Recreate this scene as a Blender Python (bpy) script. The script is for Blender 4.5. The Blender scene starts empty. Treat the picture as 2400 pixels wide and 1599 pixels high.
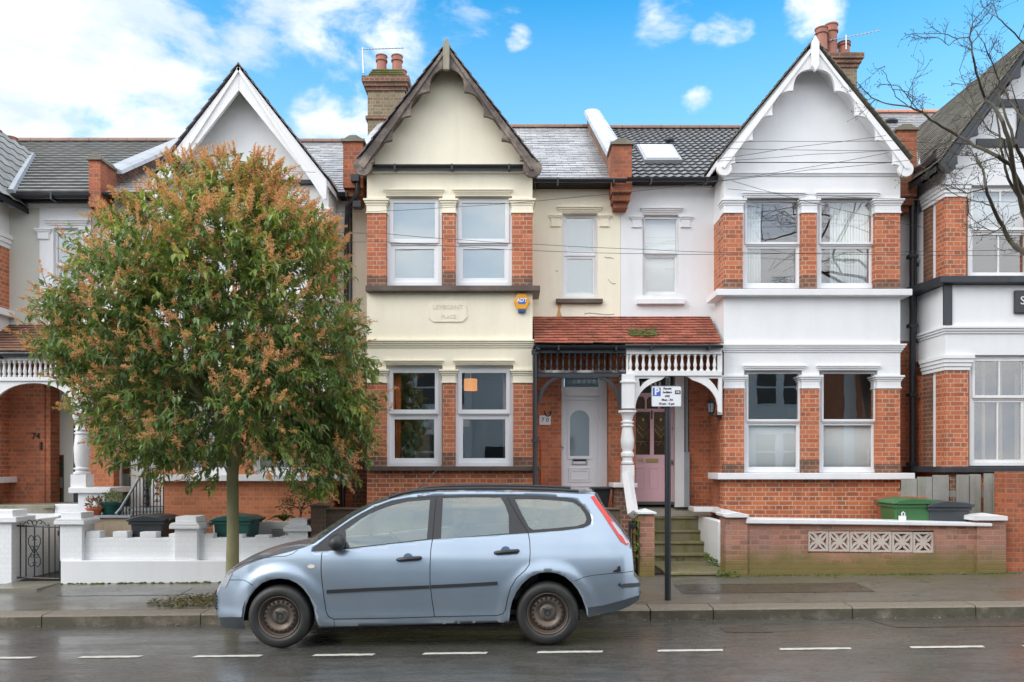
import bpy, bmesh, math, random
from mathutils import Vector, Matrix
from mathutils.geometry import delaunay_2d_cdt
R = math.radians
random.seed(7)
SC = bpy.context.scene
# ------------------------------------------------------------------ camera
FP = 1800.0            # focal length in photo pixels (photo 2400 x 1599)
YH = 1087.0            # row of the horizon
CH = 1.82              # eye height
cam_d = bpy.data.cameras.new('camera'); cam = bpy.data.objects.new('camera', cam_d)
SC.collection.objects.link(cam); SC.camera = cam
cam.location = (0, 0, CH); cam.rotation_euler = (R(90), 0, 0)
cam_d.sensor_width = 36.0; cam_d.lens = 36.0 * FP / 2400.0
cam_d.shift_x = 0.0; cam_d.shift_y = (YH - 799.5) / 2400.0
cam_d.clip_end = 1500
# ------------------------------------------------------------------ world
SUN_EL, SUN_AZ = 34.0, 236.0      # azimuth measured from +Y (north) clockwise
w = bpy.data.worlds.new('World'); SC.world = w; w.use_nodes = True
nt = w.node_tree; nt.nodes.clear(); L = nt.links
def nn(t, **k):
    n = nt.nodes.new(t)
    for a, b in k.items(): setattr(n, a, b)
    return n
def wmath(op, a, b=None, c=None, clamp=False):
    n = nn('ShaderNodeMath', operation=op, use_clamp=clamp)
    for i, v in enumerate((a, b, c)):
        if v is None: continue
        if isinstance(v, (int, float)): n.inputs[i].default_value = v
        else: L.new(v, n.inputs[i])
    return n.outputs[0]
out = nn('ShaderNodeOutputWorld'); bgn = nn('ShaderNodeBackground'); L.new(bgn.outputs[0], out.inputs[0])
sky = nn('ShaderNodeTexSky', sky_type='NISHITA'); sky.sun_disc = False
sky.sun_elevation = R(SUN_EL); sky.sun_rotation = R(SUN_AZ); sky.air_density = 1.0; sky.dust_density = 0.6; sky.ozone_density = 2.0
tc = nn('ShaderNodeTexCoord')
sepd = nn('ShaderNodeSeparateXYZ'); L.new(tc.outputs['Generated'], sepd.inputs[0])
hs = nn('ShaderNodeHueSaturation'); hs.inputs['Saturation'].default_value = 1.25; hs.inputs['Value'].default_value = 1.0
L.new(sky.outputs[0], hs.inputs['Color'])
skm = nn('ShaderNodeMix', data_type='RGBA', blend_type='MULTIPLY'); skm.inputs[0].default_value = 1
L.new(hs.outputs[0], skm.inputs[6]); skm.inputs[7].default_value = (0.50, 2.05, 2.05, 1)
SKY_TINT = skm
def pdir(px, py):
    v = Vector(((px - 1200) / FP, 1.0, (YH - py) / FP)).normalized(); return v
# large soft clouds fixed in the sky
blobs = [((90, 120), .24, 1.2), ((200, 210), .19, 1.15), ((60, 330), .2, 1.1), ((300, 290), .15, 1.0), ((20, 220), .2, 1.2), ((400, 260), .07, .7), ((560, 20), .08, .7), ((880, 40), .10, 1.0), ((820, 110), .05, .9),
         ((740, 20), .08, .8), ((1010, 20), .10, .7), ((540, 110), .04, .85), ((405, 98), .028, .9), ((765, 310), .065, 1.0), ((700, 300), .04, .8), ((860, 300), .05, .9), ((1215, 85), .022, .8), ((1180, 30), .03, .6), ((1205, 100), .018, .8),
         ((1690, 70), .035, .95), ((1645, 80), .022, .9), ((1740, 72), .022, .8), ((1570, 15), .05, .8), ((1632, 240), .024, 1.0), ((1612, 246), .02, .9), ((1900, 10), .05, .8), ((1840, 20), .04, .7), ((715, 222), .02, .7), ((785, 205), .02, .55), ((30, 60), .2, .8)]
cl = None
for (p, r, a) in blobs:
    d = pdir(*p)
    vm = nn('ShaderNodeVectorMath', operation='DISTANCE'); L.new(tc.outputs['Generated'], vm.inputs[0]); vm.inputs[1].default_value = d
    mr = nn('ShaderNodeMapRange', interpolation_type='SMOOTHSTEP'); L.new(vm.outputs['Value'], mr.inputs[0])
    mr.inputs[1].default_value = r * 1.25; mr.inputs[2].default_value = r * .25; mr.inputs[3].default_value = 0; mr.inputs[4].default_value = a * (.74 if r < .045 else 1)
    cl = mr.outputs[0] if cl is None else wmath('MAXIMUM', cl, mr.outputs[0])
map1 = nn('ShaderNodeMapping'); map1.inputs['Scale'].default_value = (1, 1, 1.9); L.new(tc.outputs['Generated'], map1.inputs[0])
n1 = nn('ShaderNodeTexNoise'); n1.inputs['Scale'].default_value = 7.5; n1.inputs['Detail'].default_value = 9; n1.inputs['Roughness'].default_value = .60; n1.inputs['Distortion'].default_value = .25
L.new(map1.outputs[0], n1.inputs['Vector'])
n2 = nn('ShaderNodeTexNoise'); n2.inputs['Scale'].default_value = 5.5; n2.inputs['Detail'].default_value = 5; n2.inputs['Roughness'].default_value = .55
map2 = nn('ShaderNodeMapping'); map2.inputs['Scale'].default_value = (1, 1, 2.6); map2.inputs['Location'].default_value = (3.1, 2.2, 0.4); L.new(tc.outputs['Generated'], map2.inputs[0]); L.new(map2.outputs[0], n2.inputs['Vector'])
# cover thickens overhead and behind the viewer
up = nn('ShaderNodeMapRange', interpolation_type='SMOOTHSTEP'); L.new(sepd.outputs['Z'], up.inputs[0]); up.inputs[1].default_value = .545; up.inputs[2].default_value = .66
bk = nn('ShaderNodeMapRange', interpolation_type='SMOOTHSTEP'); L.new(sepd.outputs['Y'], bk.inputs[0]); bk.inputs[1].default_value = .60; bk.inputs[2].default_value = .15
cover = wmath('MAXIMUM', up.outputs[0], bk.outputs[0])
cl = wmath('MAXIMUM', cl, cover)
sm = wmath('ADD', wmath('MULTIPLY', cl, .95), wmath('MULTIPLY', wmath('SUBTRACT', n1.outputs[0], .5), 2.7))
mask = nn('ShaderNodeMapRange', interpolation_type='SMOOTHSTEP'); L.new(sm, mask.inputs[0]); mask.inputs[1].default_value = .40; mask.inputs[2].default_value = 1.05
mk = wmath('MAXIMUM', cover, wmath('MULTIPLY', mask.outputs[0], wmath('MULTIPLY', cl, 3.0, clamp=True), clamp=True))
cr = nn('ShaderNodeValToRGB'); L.new(n2.outputs[0], cr.inputs[0])
cr.color_ramp.elements[0].position = .38; cr.color_ramp.elements[0].color = (.62, .72, .88, 1)
cr.color_ramp.elements[1].position = .56; cr.color_ramp.elements[1].color = (.98, .985, 1.0, 1)
SKY_K, CLOUD_K = 0.096, 0.80
skk = nn('ShaderNodeVectorMath', operation='SCALE'); L.new(skm.outputs[2], skk.inputs[0]); skk.inputs['Scale'].default_value = SKY_K
hz = nn('ShaderNodeMapRange'); L.new(sepd.outputs['Z'], hz.inputs[0]); hz.inputs[1].default_value = .53; hz.inputs[2].default_value = .28; hz.inputs[3].default_value = 0; hz.inputs[4].default_value = .74
hzm = nn('ShaderNodeMix', data_type='RGBA'); L.new(hz.outputs[0], hzm.inputs[0]); L.new(skk.outputs[0], hzm.inputs[6]); hzm.inputs[7].default_value = (.37, .57, .71, 1)
ck = nn('ShaderNodeVectorMath', operation='SCALE'); L.new(cr.outputs[0], ck.inputs[0])
# overcast behind the viewer is a little brighter than the fair-weather clouds in front
L.new(wmath('ADD', CLOUD_K, wmath('MULTIPLY', cover, .50)), ck.inputs['Scale'])
fm = nn('ShaderNodeMix', data_type='RGBA'); L.new(mk, fm.inputs[0]); L.new(hzm.outputs[2], fm.inputs[6]); L.new(ck.outputs[0], fm.inputs[7])
L.new(fm.outputs[2], bgn.inputs['Color']); bgn.inputs['Strength'].default_value = 1.0
# ------------------------------------------------------------------ sun
sd = bpy.data.lights.new('sun', 'SUN'); so = bpy.data.objects.new('sun', sd); SC.collection.objects.link(so)
sd.energy = 1.05; sd.angle = R(36); sd.color = (1, .965, .91)
dv = Vector((math.sin(R(SUN_AZ)) * math.cos(R(SUN_EL)), math.cos(R(SUN_AZ)) * math.cos(R(SUN_EL)), math.sin(R(SUN_EL))))
so.rotation_euler = dv.to_track_quat('Z', 'Y').to_euler(); so.location = (0, -5, 15)
SC.view_settings.view_transform = 'Standard'; SC.view_settings.look = 'None'; SC.view_settings.gamma = 1
SC.view_settings.exposure = 0.70
SC.cycles.max_bounces = 8; SC.cycles.transparent_max_bounces = 16; SC.cycles.caustics_reflective = False; SC.cycles.caustics_refractive = False

# ------------------------------------------------------------------ helpers
def X(px, Y): return (px - 1200.0) * Y / FP
def Z(py, Y): return CH + (YH - py) * Y / FP
def P(px, py, Y): return (X(px, Y), Y, Z(py, Y))
COL = SC.collection
def tag(o, label=None, cat=None, group=None, kind=None):
    if label: o['label'] = label
    if cat: o['category'] = cat
    if group: o['group'] = group
    if kind: o['kind'] = kind
    return o
def empty(name, loc, label=None, cat=None, group=None):
    o = bpy.data.objects.new(name, None); o.location = loc; o.empty_display_size = .3; COL.objects.link(o)
    return tag(o, label, cat, group)
def org(o):
    v = Vector((0, 0, 0))
    while o is not None: v += Vector(o.location); o = o.parent
    return v
SPLIT = {'rim_hole', 'wheel_nut', 'side_window', 'rear_quarter_window', 'rubbing_strip', 'window_surround', 'rear_rubbing_strip', 'side_indicator', 'brick_pier', 'rendered_wall', 'capital', 'corbel_band', 'rainwater_head', 'glass_ornament', 'render_crack', 'timber', 'side_frame', 'hinge', 'porch_wall', 'door_frame', 'porch_frame', 'headlight', 'handle_recess', 'door_handle', 'blind_tape', 'fanlight_bars', 'furniture', 'houseplant', 'door_seam', 'bumper_seam', 'sill_seam', 'bonnet_seam', 'window_sill', 'step_coping', 'string_course', 'front_lip', 'wheel_nuts', 'gate_bars', 'rail', 'door_knocker', 'sign_clamp', 'brick_wall', 'frame_trim', 'mortar_flaunching', 'back_wall', 'gutter', 'fascia', 'door_moulding', 'window_surround', 'entrance_step', 'pierced_panel_x'}
class MB:
    def __init__(s): s.v = []; s.f = []; s.r = []; s.cur = None
    def face(s, pts, r=None):
        n = len(s.v); s.v += [tuple(p) for p in pts]; s.f.append(tuple(range(n, n + len(pts)))); s.r.append(random.random() if r is None else r)
    def box(s, x0, x1, y0, y1, z0, z1, r=None):
        if x1 < x0: x0, x1 = x1, x0
        if y1 < y0: y0, y1 = y1, y0
        if z1 < z0: z0, z1 = z1, z0
        n = len(s.v); r = random.random() if r is None else r
        s.v += [(x0, y0, z0), (x1, y0, z0), (x1, y1, z0), (x0, y1, z0), (x0, y0, z1), (x1, y0, z1), (x1, y1, z1), (x0, y1, z1)]
        for q in ((0, 3, 2, 1), (4, 5, 6, 7), (0, 1, 5, 4), (1, 2, 6, 5), (2, 3, 7, 6), (3, 0, 4, 7)): s.f.append(tuple(n + i for i in q)); s.r.append(r)
        return s
    def pb(s, px0, px1, py0, py1, Y, Y2, r=None):   # box whose front face, at depth Y, covers these photo rows/columns
        return s.box(X(px0, Y), X(px1, Y), Y, Y2, Z(py1, Y), Z(py0, Y), r)
    def prism(s, pts, a0, a1, axis='y', r=None):    # outline extruded along an axis
        n = len(s.v); k = len(pts); r = random.random() if r is None else r
        def mk(p, a):
            if axis == 'y': return (p[0], a, p[1])
            if axis == 'x': return (a, p[0], p[1])
            return (p[0], p[1], a)
        s.v += [mk(p, a0) for p in pts] + [mk(p, a1) for p in pts]
        s.f.append(tuple(range(n, n + k))); s.f.append(tuple(range(n + 2 * k - 1, n + k - 1, -1))); s.r += [r, r]
        for i in range(k):
            j = (i + 1) % k; s.f.append((n + j, n + i, n + k + i, n + k + j)); s.r.append(r)
        return s
    def tube(s, pts, rad, n=8, caps=True, r=None):
        pts = [Vector(p) for p in pts]; m = len(pts); base = len(s.v); r = random.random() if r is None else r
        if not isinstance(rad, (list, tuple)): rad = [rad] * m
        up = Vector((0, 0, 1)); prev = None
        for i, p in enumerate(pts):
            d = (pts[min(i + 1, m - 1)] - pts[max(i - 1, 0)])
            if d.length < 1e-9: d = Vector((0, 0, 1))
            d.normalize()
            if prev is None:
                a = up if abs(d.z) < .9 else Vector((1, 0, 0)); u = d.cross(a).normalized()
            else: u = (prev - d * prev.dot(d)).normalized()
            prev = u; v = d.cross(u)
            for k in range(n):
                t = 2 * math.pi * k / n; q = p + (u * math.cos(t) + v * math.sin(t)) * rad[i]; s.v.append(tuple(q))
        for i in range(m - 1):
            for k in range(n):
                a = base + i * n + k; b = base + i * n + (k + 1) % n; s.f.append((a, b, b + n, a + n)); s.r.append(r)
        if caps:
            s.f.append(tuple(base + k for k in range(n - 1, -1, -1))); s.f.append(tuple(base + (m - 1) * n + k for k in range(n))); s.r += [r, r]
        return s
    def lathe(s, prof, c, n=20, axis='z', caps=True, r=None):     # prof = (radius, along-axis)
        base = len(s.v); m = len(prof); r = random.random() if r is None else r
        for (ra, h) in prof:
            for k in range(n):
                t = 2 * math.pi * k / n; a, b = ra * math.cos(t), ra * math.sin(t)
                s.v.append((c[0] + a, c[1] + b, c[2] + h) if axis == 'z' else (c[0] + a, c[1] + h, c[2] + b) if axis == 'y' else (c[0] + h, c[1] + a, c[2] + b))
        for i in range(m - 1):
            for k in range(n):
                a = base + i * n + k; b = base + i * n + (k + 1) % n; s.f.append((a, b, b + n, a + n)); s.r.append(r)
        if caps:
            s.f.append(tuple(base + k for k in range(n - 1, -1, -1))); s.f.append(tuple(base + (m - 1) * n + k for k in range(n))); s.r += [r, r]
        return s
    def blob(s, c, rx, ry, rz, seg=10, rings=6, jit=0.0, r=None):
        r = random.random() if r is None else r; base = len(s.v)
        for i in range(rings + 1):
            th = math.pi * i / rings
            for k in range(seg):
                ph = 2 * math.pi * k / seg; j = 1 + random.uniform(-jit, jit)
                s.v.append((c[0] + rx * j * math.sin(th) * math.cos(ph), c[1] + ry * j * math.sin(th) * math.sin(ph), c[2] + rz * j * math.cos(th)))
        for i in range(rings):
            for k in range(seg):
                a = base + i * seg + k; b = base + i * seg + (k + 1) % seg; s.f.append((a, b, b + seg, a + seg)); s.r.append(r)
    def build(s, name, m, parent=None, smooth=False, bevel=0, weld=False, label=None, ang=40):
        if name in SPLIT and parent is not None:
            cl = s.clusters()
            if len(cl) > 1:
                first = None
                for fs in cl:
                    t = MB(); mp = {}
                    for fi in fs:
                        f = []
                        for i in s.f[fi]:
                            if i not in mp: mp[i] = len(t.v); t.v.append(s.v[i])
                            f.append(mp[i])
                        t.f.append(tuple(f)); t.r.append(s.r[fi])
                    o = t._build(name, m, parent, smooth, bevel, weld, label, ang); first = first or o
                return first
        return s._build(name, m, parent, smooth, bevel, weld, label, ang)
    def clusters(s, tol=.006):
        par = list(range(len(s.v)))
        def fd(i):
            while par[i] != i: par[i] = par[par[i]]; i = par[i]
            return i
        for f in s.f:
            for i in f[1:]: a, b_ = fd(f[0]), fd(i); par[a] = b_
        key = {}
        for i, v in enumerate(s.v):
            k = (round(v[0], 4), round(v[1], 4), round(v[2], 4))
            if k in key: par[fd(i)] = fd(key[k])
            else: key[k] = i
        g = {}
        for n, f in enumerate(s.f): g.setdefault(fd(f[0]), []).append(n)
        L_ = []
        for fs in g.values():
            vs = [s.v[i] for n in fs for i in s.f[n]]; L_.append([[min(v[k] for v in vs) for k in range(3)], [max(v[k] for v in vs) for k in range(3)], fs])
        ch = True
        while ch:
            ch = False
            for i in range(len(L_)):
                for j in range(i + 1, len(L_)):
                    if all(L_[i][0][k] <= L_[j][1][k] + tol and L_[j][0][k] <= L_[i][1][k] + tol for k in range(3)):
                        L_[i] = [[min(L_[i][0][k], L_[j][0][k]) for k in range(3)], [max(L_[i][1][k], L_[j][1][k]) for k in range(3)], L_[i][2] + L_[j][2]]; L_.pop(j); ch = True; break
                if ch: break
        return [l[2] for l in L_]
    def _build(s, name, m, parent=None, smooth=False, bevel=0, weld=False, label=None, ang=40):
        me = bpy.data.meshes.new(name); o0 = org(parent) if parent is not None else (s.cur or Vector((0, 0, 0)))
        o0 = Vector(o0)
        used = sorted({i for f in s.f for i in f})
        if len(used) < len(s.v): mp_ = {o: n for n, o in enumerate(used)}; s.v = [s.v[i] for i in used]; s.f = [tuple(mp_[i] for i in f) for f in s.f]
        me.from_pydata([(a - o0.x, b - o0.y, c - o0.z) for a, b, c in s.v], [], s.f)
        at = me.attributes.new('rnd', 'FLOAT', 'FACE'); at.data.foreach_set('value', s.r)
        bm = bmesh.new(); bm.from_mesh(me)
        if weld: bmesh.ops.remove_doubles(bm, verts=bm.verts, dist=1e-4)
        bmesh.ops.recalc_face_normals(bm, faces=bm.faces); bm.to_mesh(me); bm.free()
        if smooth:
            for p in me.polygons: p.use_smooth = True
            try: me.set_sharp_from_angle(angle=R(ang))
            except Exception: pass
        ob = bpy.data.objects.new(name, me); COL.objects.link(ob); me.materials.append(m)
        if parent is not None: ob.parent = parent
        else: ob.location = o0
        if bevel:
            b = ob.modifiers.new('bevel', 'BEVEL'); b.width = bevel; b.segments = 2; b.limit_method = 'ANGLE'; b.angle_limit = R(35)
        if label: ob['label'] = label
        return ob
def at_(loc): m = MB(); m.cur = Vector(loc); return m
def inside(p, poly):
    c = False; n = len(poly); j = n - 1
    for i in range(n):
        a, b = poly[i], poly[j]
        if (a[1] > p[1]) != (b[1] > p[1]) and p[0] < (b[0] - a[0]) * (p[1] - a[1]) / (b[1] - a[1]) + a[0]: c = not c
        j = i
    return c
def segd(p, a, b):
    ax, ay = a; bx, by = b; dx, dy = bx - ax, by - ay; q = dx * dx + dy * dy
    t = 0 if q == 0 else max(0, min(1, ((p[0] - ax) * dx + (p[1] - ay) * dy) / q))
    return math.hypot(p[0] - ax - t * dx, p[1] - ay - t * dy)
def dens(poly, step, closed=True):
    o = []; n = len(poly)
    for i in range(n if closed else n - 1):
        a, b = poly[i], poly[(i + 1) % n]; k = max(1, int(math.ceil(math.dist(a, b) / step)))
        for j in range(k): o.append(tuple(a[t] + (b[t] - a[t]) * j / k for t in range(len(a))))
    if not closed: o.append(tuple(poly[-1]))
    return o
def cdt(outline, holes=(), step=None):
    vs = []; es = []
    loops = [outline] + list(holes)
    for lp in loops:
        n = len(vs); vs += [Vector(p) for p in lp]; es += [(n + i, n + (i + 1) % len(lp)) for i in range(len(lp))]
    if step:
        x0 = min(p[0] for p in outline); x1 = max(p[0] for p in outline); z0 = min(p[1] for p in outline); z1 = max(p[1] for p in outline)
        z = z0; row = 0
        while z < z1:
            x = x0 + (step / 2 if row % 2 else 0)
            while x < x1:
                p = (x, z)
                if inside(p, outline) and not any(inside(p, h) for h in holes):
                    if all(segd(p, lp[i], lp[(i + 1) % len(lp)]) > step * .35 for lp in loops for i in range(len(lp))): vs.append(Vector(p))
                x += step
            z += step * .87; row += 1
    r = delaunay_2d_cdt(vs, es, [], 0, 1e-6)
    tris = []
    for f in r[2]:
        c = [sum(r[0][i][k] for i in f) / len(f) for k in (0, 1)]
        if inside(c, outline) and not any(inside(c, h) for h in holes): tris.append(f)
    return [tuple(v) for v in r[0]], tris
def plate(mb, outline, holes, y0, y1):       # flat plate in the XZ plane with holes, given thickness along Y
    v, t = cdt(outline, holes); n = len(mb.v)
    mb.v += [(a, y0, b) for a, b in v] + [(a, y1, b) for a, b in v]; k = len(v); r = random.random()
    for f in t: mb.f.append(tuple(n + i for i in f)); mb.f.append(tuple(n + k + i for i in reversed(f))); mb.r += [r, r]
    for lp in [outline] + list(holes):
        for i in range(len(lp)):
            a, b = lp[i], lp[(i + 1) % len(lp)]; mb.face([(a[0], y0, a[1]), (b[0], y0, b[1]), (b[0], y1, b[1]), (a[0], y1, a[1])], r)
# ------------------------------------------------------------------ materials
def new_mat(name):
    m = bpy.data.materials.new(name); m.use_nodes = True; t = m.node_tree; b = t.nodes['Principled BSDF']; return m, t, b
def tnoise(t, scale, detail=4, rough=.55, vec=None, sc=(1, 1, 1)):
    n = t.nodes.new('ShaderNodeTexNoise'); n.inputs['Scale'].default_value = scale; n.inputs['Detail'].default_value = detail; n.inputs['Roughness'].default_value = rough
    mp = t.nodes.new('ShaderNodeMapping'); mp.inputs['Scale'].default_value = sc
    if vec is None:
        c = t.nodes.new('ShaderNodeTexCoord'); vec = c.outputs['Object']
    t.links.new(vec, mp.inputs[0]); t.links.new(mp.outputs[0], n.inputs['Vector']); return n.outputs['Fac']
def tmath(t, op, a, b=None, clamp=False):
    n = t.nodes.new('ShaderNodeMath'); n.operation = op; n.use_clamp = clamp
    for i, v in enumerate((a, b)):
        if v is None: continue
        if isinstance(v, (int, float)): n.inputs[i].default_value = v
        else: t.links.new(v, n.inputs[i])
    return n.outputs[0]
def tmap(t, v, a, b, c=0., d=1.):
    n = t.nodes.new('ShaderNodeMapRange'); t.links.new(v, n.inputs[0])
    for i, q in enumerate((a, b, c, d)): n.inputs[i + 1].default_value = q
    return n.outputs[0]
def tmix(t, f, a, b, mode='MIX'):
    n = t.nodes.new('ShaderNodeMix'); n.data_type = 'RGBA'; n.blend_type = mode
    for i, v in ((0, f), (6, a), (7, b)):
        if isinstance(v, (int, float)): n.inputs[i].default_value = v
        elif isinstance(v, tuple): n.inputs[i].default_value = (*v[:3], 1)
        else: t.links.new(v, n.inputs[i])
    return n.outputs[2]
def bump(t, b, h, strength=.3, dist=.01):
    n = t.nodes.new('ShaderNodeBump'); n.inputs['Strength'].default_value = strength; n.inputs['Distance'].default_value = dist
    t.links.new(h, n.inputs['Height']); t.links.new(n.outputs[0], b.inputs['Normal'])
def attr(t, nme='rnd'):
    n = t.nodes.new('ShaderNodeAttribute'); n.attribute_name = nme; return n.outputs['Fac']
def paint(name, col, rough=.5, var=.12, dirt=None, dirt_amt=.25, streak=True, bmp=.15, bscale=60, metallic=0, coat=0, spec=.5, rnd=0.0):
    m, t, b = new_mat(name); c = tuple(col)
    big = tnoise(t, 1.3, 5); fine = tnoise(t, 14, 4)
    dk = tuple(x * (1 - var) for x in c); lt = tuple(min(1, x * (1 + var * .5)) for x in c)
    o = tmix(t, tmap(t, big, .3, .7), dk, lt)
    o = tmix(t, tmath(t, 'MULTIPLY', tmap(t, fine, .35, .75), var), o, tuple(x * .7 for x in c))
    if dirt is not None:
        s = tnoise(t, 3.2, 6, .6, sc=(1.6, 1.6, .22) if streak else (1, 1, 1)); s2 = tnoise(t, 30, 5, .7)
        f = tmath(t, 'MULTIPLY', tmap(t, tmath(t, 'ADD', s, tmath(t, 'MULTIPLY', s2, .25)), .58, .85), dirt_amt, True)
        o = tmix(t, f, o, dirt)
    if rnd: o = tmix(t, tmath(t, 'MULTIPLY', attr(t), rnd), o, tuple(x * .35 for x in c))
    t.links.new(o, b.inputs['Base Color']); b.inputs['Roughness'].default_value = rough; b.inputs['Metallic'].default_value = metallic
    b.inputs['Coat Weight'].default_value = coat; b.inputs['Coat Roughness'].default_value = .05; b.inputs['Specular IOR Level'].default_value = spec
    if bmp: bump(t, b, tnoise(t, bscale, 5, .6), bmp, .006)
    return m
def brick(name, c1, c2, mortar, width=.225, row=.075, squash=.5, freq=2, off=.5, rough=.75, moss=None, mosslev=0, soot=None, soota=0.0, white=None, ms=.009, patch=.35, burnt=.62, bs=.7):
    m, t, b = new_mat(name); tcn = t.nodes.new('ShaderNodeTexCoord'); sp = t.nodes.new('ShaderNodeSeparateXYZ'); t.links.new(tcn.outputs['Object'], sp.inputs[0])
    cb = t.nodes.new('ShaderNodeCombineXYZ'); wob = tnoise(t, 7, 2)
    u = tmath(t, 'ADD', sp.outputs[0], sp.outputs[1]); t.links.new(tmath(t, 'ADD', u, tmath(t, 'MULTIPLY', wob, .012)), cb.inputs[0])
    t.links.new(tmath(t, 'ADD', sp.outputs[2], tmath(t, 'MULTIPLY', tnoise(t, 4, 2), .012)), cb.inputs[1])
    br = t.nodes.new('ShaderNodeTexBrick'); t.links.new(cb.outputs[0], br.inputs['Vector'])
    br.inputs['Scale'].default_value = 1; br.inputs['Brick Width'].default_value = width; br.inputs['Row Height'].default_value = row; br.inputs['Mortar Size'].default_value = ms
    br.inputs['Mortar Smooth'].default_value = .25; br.offset = off; br.squash = squash; br.squash_frequency = freq
    br.inputs['Color1'].default_value = (*c1, 1); br.inputs['Color2'].default_value = (*c2, 1); br.inputs['Mortar'].default_value = (*mortar, 1); br.inputs['Bias'].default_value = -.1
    o = br.outputs['Color']
    g = tmap(t, tnoise(t, 2.1, 4), .35, .68); o = tmix(t, tmath(t, 'MULTIPLY', g, patch), o, tuple(x * .5 for x in c2))
    cell = t.nodes.new('ShaderNodeTexWhiteNoise'); cell.noise_dimensions = '2D'; sn = t.nodes.new('ShaderNodeCombineXYZ')
    t.links.new(tmath(t, 'FLOOR', tmath(t, 'DIVIDE', u, width * .7)), sn.inputs[0]); t.links.new(tmath(t, 'FLOOR', tmath(t, 'DIVIDE', sp.outputs[2], row)), sn.inputs[1]); t.links.new(sn.outputs[0], cell.inputs['Vector'])
    dkc = tmath(t, 'MULTIPLY', tmath(t, 'GREATER_THAN', cell.outputs['Value'], .78), tmath(t, 'SUBTRACT', 1, br.outputs['Fac'])); o = tmix(t, tmath(t, 'MULTIPLY', dkc, burnt), o, (.13, .055, .035))
    g2 = tnoise(t, 45, 5, .7); o = tmix(t, tmath(t, 'MULTIPLY', tmap(t, g2, .3, .8), .45), o, tuple(min(1, x * 1.5) for x in c1), 'MIX')
    if soot is not None:
        s = tmap(t, tnoise(t, 1.7, 5, .6), .45, .62); o = tmix(t, tmath(t, 'MULTIPLY', s, soota), o, soot)
    if white is not None:
        s = tmap(t, tnoise(t, 2.6, 5, .65), .58, .72); o = tmix(t, tmath(t, 'MULTIPLY', s, white), o, (.6, .55, .5))
    if moss is not None:
        zz = tmath(t, 'ADD', sp.outputs[2], tmath(t, 'MULTIPLY', tnoise(t, 2.2, 5, .6), -.45))
        f = tmap(t, zz, mosslev, mosslev - .3); o = tmix(t, tmath(t, 'MULTIPLY', f, .85, True), o, moss)
    t.links.new(o, b.inputs['Base Color']); b.inputs['Roughness'].default_value = rough
    h = tmath(t, 'ADD', tmath(t, 'MULTIPLY', br.outputs['Fac'], -1.0), tmath(t, 'MULTIPLY', g2, .35)); bump(t, b, h, bs, .008)
    return m
def glass(name, tint=(.8, .88, .88), refl=.14, rough=0.0, milky=None, mf=0, bm=.05, gr=.8):
    m, t, b = new_mat(name); t.nodes.remove(b); o = t.nodes['Material Output']
    tr = t.nodes.new('ShaderNodeBsdfTransparent'); tr.inputs[0].default_value = (*tint, 1); gl = t.nodes.new('ShaderNodeBsdfGlossy'); gl.inputs['Roughness'].default_value = rough
    fr = t.nodes.new('ShaderNodeLayerWeight'); fr.inputs[0].default_value = .5
    f = tmath(t, 'ADD', tmath(t, 'MULTIPLY', tmath(t, 'POWER', fr.outputs['Facing'], 4.0), gr), refl + .03, True); mx = t.nodes.new('ShaderNodeMixShader'); t.links.new(f, mx.inputs[0])
    bn = t.nodes.new('ShaderNodeBump'); bn.inputs['Strength'].default_value = bm; bn.inputs['Distance'].default_value = .01; t.links.new(tnoise(t, 2.0, 2), bn.inputs['Height']); t.links.new(bn.outputs[0], gl.inputs['Normal'])
    src = tr.outputs[0]
    if milky is not None:
        d = t.nodes.new('ShaderNodeBsdfDiffuse'); d.inputs[0].default_value = (*milky, 1); m2 = t.nodes.new('ShaderNodeMixShader'); m2.inputs[0].default_value = mf
        t.links.new(tr.outputs[0], m2.inputs[1]); t.links.new(d.outputs[0], m2.inputs[2]); src = m2.outputs[0]
    t.links.new(src, mx.inputs[1]); t.links.new(gl.outputs[0], mx.inputs[2]); t.links.new(mx.outputs[0], o.inputs['Surface']); return m
G = {}
G['white'] = paint('white_masonry_paint', (.81, .82, .83), .55, .04, (.45, .44, .42), .10, bmp=.25, bscale=35)
G['white2'] = paint('white_gloss_paint', (.80, .80, .80), .35, .04, (.45, .42, .38), .18, bmp=.05)
G['cream'] = paint('cream_masonry_paint', (.90, .835, .66), .55, .05, (.45, .38, .25), .12, bmp=.22, bscale=35)
G['sage'] = paint('sage_grey_render', (.56, .56, .50), .6, .05, bmp=.3, bscale=40)
G['pvc'] = paint('white_window_plastic', (.80, .81, .83), .3, .03, bmp=0)
G['brown'] = paint('weathered_brown_paint', (.085, .060, .048), .5, .3, (.42, .34, .27), .8, streak=False, bmp=.4, bscale=30)
G['brownsill'] = paint('brown_sill_paint', (.10, .070, .055), .45, .25, (.45, .42, .38), .12, streak=False, bmp=.3, bscale=40)
G['black'] = paint('black_paint', (.018, .021, .026), .35, .2, bmp=.1)
G['blackwood'] = paint('dark_slate_paint', (.030, .036, .044), .4, .3, (.10, .1, .1), .3, bmp=.1)
G['flake'] = paint('flaking_white_over_dark_paint', (.035, .040, .046), .6, .3, (.62, .60, .58), 1.0, streak=False, bmp=.5, bscale=40)
G['lead'] = paint('lead_flashing', (.33, .36, .39), .35, .2, bmp=.2)
G['coping'] = paint('wet_mortar_coping', (.50, .52, .54), .3, .2, (.12, .12, .06), .5, bmp=.3)
G['brickf'] = brick('red_facing_brick', (.55, .165, .070), (.31, .072, .032), (.50, .40, .29), patch=.3, white=.15, ms=.008)
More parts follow.
